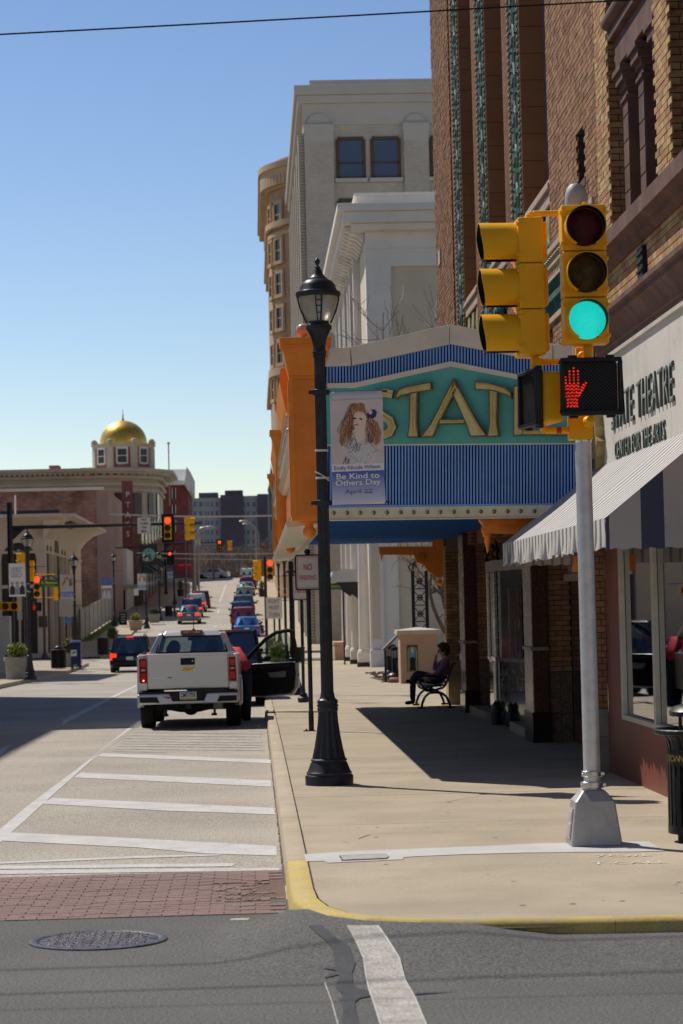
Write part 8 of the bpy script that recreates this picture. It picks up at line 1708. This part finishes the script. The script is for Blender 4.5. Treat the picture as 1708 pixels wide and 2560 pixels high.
# ---- seated person, seen side-on, facing the street (-x)
YS=48.05; zS=S(YS); sc_=4.356
def q(zx,zy,dy=0.): 
    v=P(820+zx/sc_,1350+zy/sc_,YS); return (v.x,YS+dy,v.z)
pt=thing("person","person in a purple shirt and dark jeans sitting cross-legged on the bench","person",(0,0,0))
J={"pelvis":(q(1235,1530),.15),"waist":(q(1255,1460),(.135,.16)),"chest":(q(1275,1370),(.15,.18)),"neckb":(q(1278,1290),.085),"neck":(q(1262,1262),.055),"head":(q(1245,1220),(.085,.075)),"crown":(q(1250,1180),(.085,.075)),
"hipN":(q(1215,1530,-.09),.105),"kneeN":(q(965,1445,-.10),.075),"ankN":(q(905,1540,-.06),.055),"heelN":(q(915,1545,-.05),.05),"toeN":(q(845,1535,-.06),.038),
"hipF":(q(1215,1535,.10),.105),"kneeF":(q(930,1500,.06),.075),"ankF":(q(925,1735,.06),.058),"heelF":(q(935,1768,.06),.05),"toeF":(q(840,1778,.06),.036),
"shN":(q(1285,1315,-.17),.075),"elN":(q(1180,1455,-.21),.052),"wrN":(q(1080,1490,-.18),.032),"paN":(q(1062,1515,-.17),(.038,.022)),
"shF":(q(1270,1315,.17),.072),"elF":(q(1160,1420,.20),.05),"wrF":(q(1175,1310,.10),.032),"paF":(q(1180,1275,.08),(.034,.022))}
Ed=[("pelvis","waist",0),("waist","chest",0),("chest","neckb",0),("neckb","neck",2),("neck","head",2),("head","crown",2),("pelvis","hipN",1),("hipN","kneeN",1),("kneeN","ankN",1),("ankN","heelN",3),("heelN","toeN",3),("pelvis","hipF",1),("hipF","kneeF",1),("kneeF","ankF",1),("ankF","heelF",3),("heelF","toeF",3),("chest","shN",0),("shN","elN",0),("elN","wrN",0),("wrN","paN",2),("chest","shF",0),("shF","elF",0),("elF","wrF",0),("wrF","paF",2)]
for s_,base,dirs in(("N","paN",[(1040,1535,-.20),(1045,1548,-.185),(1052,1552,-.17),(1062,1550,-.155),(1042,1515,-.15)]),("F","paF",[(1175,1250,.05),(1183,1248,.065),(1192,1250,.08),(1200,1256,.095),(1200,1275,.05)])):
    for i,(zx,zy,dy) in enumerate(dirs):
        a=J[base][0]; e=q(zx,zy,dy); mid=tuple((a[k]*.45+e[k]*.55) for k in range(3)); J["f%s%d"%(s_,i)]=(mid,.0105); J["g%s%d"%(s_,i)]=(e,.008); Ed+=[(base,"f%s%d"%(s_,i),2),("f%s%d"%(s_,i),"g%s%d"%(s_,i),2)]
skin_body("body",J,Ed,"pelvis",None,[shirtp,jean,skinm,boot],pt)
hc=q(1245,1198); b=B(); rr=random.Random(4)
for i in range(330):
    v=Vector((rr.gauss(.25,1),rr.gauss(0,1),rr.gauss(.35,1))).normalized()
    if v.x<-.55 and v.z<.55: continue
    if v.z<-.45 and v.x<.2: continue
    p_=Vector(hc)+Vector((v.x*.115+.02,v.y*.10,v.z*.125+.01)); b.ball(tuple(p_),rr.uniform(.016,.034),6,4,(1.1,1,.9))
b.ob("hair",hairb,pt)
nx=q(1196,1225); b=B(); b.ball((nx[0]+.012,YS,nx[2]),.018,8,6,(1.3,.8,1)); b.ob("nose",skinm,pt)
b=B()
for dy in(-.035,.035): b.ball((q(1205,1208)[0],YS+dy,q(1205,1208)[2]),.011,8,6)
b.ob("eyes",inkd,pt)
b=B(); v=q(1203,1248); b.ball((v[0]+.004,YS,v[2]),.02,8,4,(.6,1.2,.4)); b.ob("mouth",mat("lip_skin",(.36,.14,.12),.5),pt)
b=B(); v=q(1262,1220); b.ball((v[0],YS-.085,v[2]),.03,8,6,(.6,.35,1)); b.ball((v[0],YS+.085,v[2]),.03,8,6,(.6,.35,1)); b.ob("ears",skinm,pt)
b=B()
for dy in(-.04,.04): v=q(1222,1158); b.ball((v[0],YS+dy,v[2]),.03,8,5,(.5,1,.7))
b.tube([(q(1225,1158)[0],YS-.07,q(1225,1158)[2]),(q(1285,1175)[0],YS-.09,q(1285,1175)[2])],.005,4); b.ob("sunglasses",blk,pt)
# ---- person leaning into the cab
YL=47.6; zL_=zr(YL)
def w(zx,zy,Y=YL):
    v=P(330+zx/3.92,1530+zy/3.92,Y); return (v.x,v.y,v.z)
pl_=thing("person","person in a red shirt and jeans leaning into the truck's open door","person",(0,0,0))
J={"pelvis":(w(1122,575),.15),"waist":(w(1098,500,47.75),(.14,.17)),"chest":(w(1045,420,47.95),(.155,.19)),"neckb":(w(1000,375,48.2),.085),"neck":(w(985,372,48.3),.06),"head":(w(965,378,48.42),.09),"crown":(w(945,385,48.5),.08),
"hipL":(w(1110,590,47.65),.11),"kneeL":(w(1108,820,47.75),.08),"ankL":(w(1110,1020,47.7),.06),"heelL":(w(1110,1050,47.62),.05),"toeL":(w(1100,1056,47.9),.045),
"hipR":(w(1140,590,47.6),.11),"kneeR":(w(1135,820,47.62),.085),"ankR":(w(1138,1020,47.5),.062),"heelR":(w(1140,1052,47.42),.05),"toeR":(w(1134,1060,47.72),.045),
"shL":(w(975,400,48.0),.08),"elL":(w(930,470,48.3),.055),"wrL":(w(900,480,48.6),.035),"paL":(w(890,482,48.7),(.038,.022)),
"shR":(w(1045,370,48.2),.08),"elR":(w(1010,450,48.5),.055),"wrR":(w(970,470,48.8),.035),"paR":(w(960,472,48.88),(.038,.022))}
Ed=[("pelvis","waist",0),("waist","chest",0),("chest","neckb",0),("neckb","neck",2),("neck","head",2),("head","crown",2),("pelvis","hipL",1),("hipL","kneeL",1),("kneeL","ankL",1),("ankL","heelL",3),("heelL","toeL",3),("pelvis","hipR",1),("hipR","kneeR",1),("kneeR","ankR",1),("ankR","heelR",3),("heelR","toeR",3),("chest","shL",0),("shL","elL",0),("elL","wrL",2),("wrL","paL",2),("chest","shR",0),("shR","elR",0),("elR","wrR",2),("wrR","paR",2)]
for base in("paL","paR"):
    a=Vector(J[base][0])
    for i in range(5):
        d=Vector((-.05+.022*i,.06,.0)) if i<4 else Vector((.05,.02,.02)); m1=a+d*.6; m2=a+d*1.15+Vector((0,0,-.025)); J["f"+base+str(i)]=(tuple(m1),.0105); J["g"+base+str(i)]=(tuple(m2),.0085); Ed+=[(base,"f"+base+str(i),2),("f"+base+str(i),"g"+base+str(i),2)]
skin_body("body",J,Ed,"pelvis",None,[shirtr,jean,skinm,boot],pl_)
hv=Vector(J["head"][0]); b=B()
for i in range(160):
    v=Vector((rr.gauss(0,1),rr.gauss(-.4,1),rr.gauss(.3,1))).normalized(); b.ball(tuple(hv+v*.10),rr.uniform(.015,.028),6,4)
b.ob("hair",hairb,pl_)
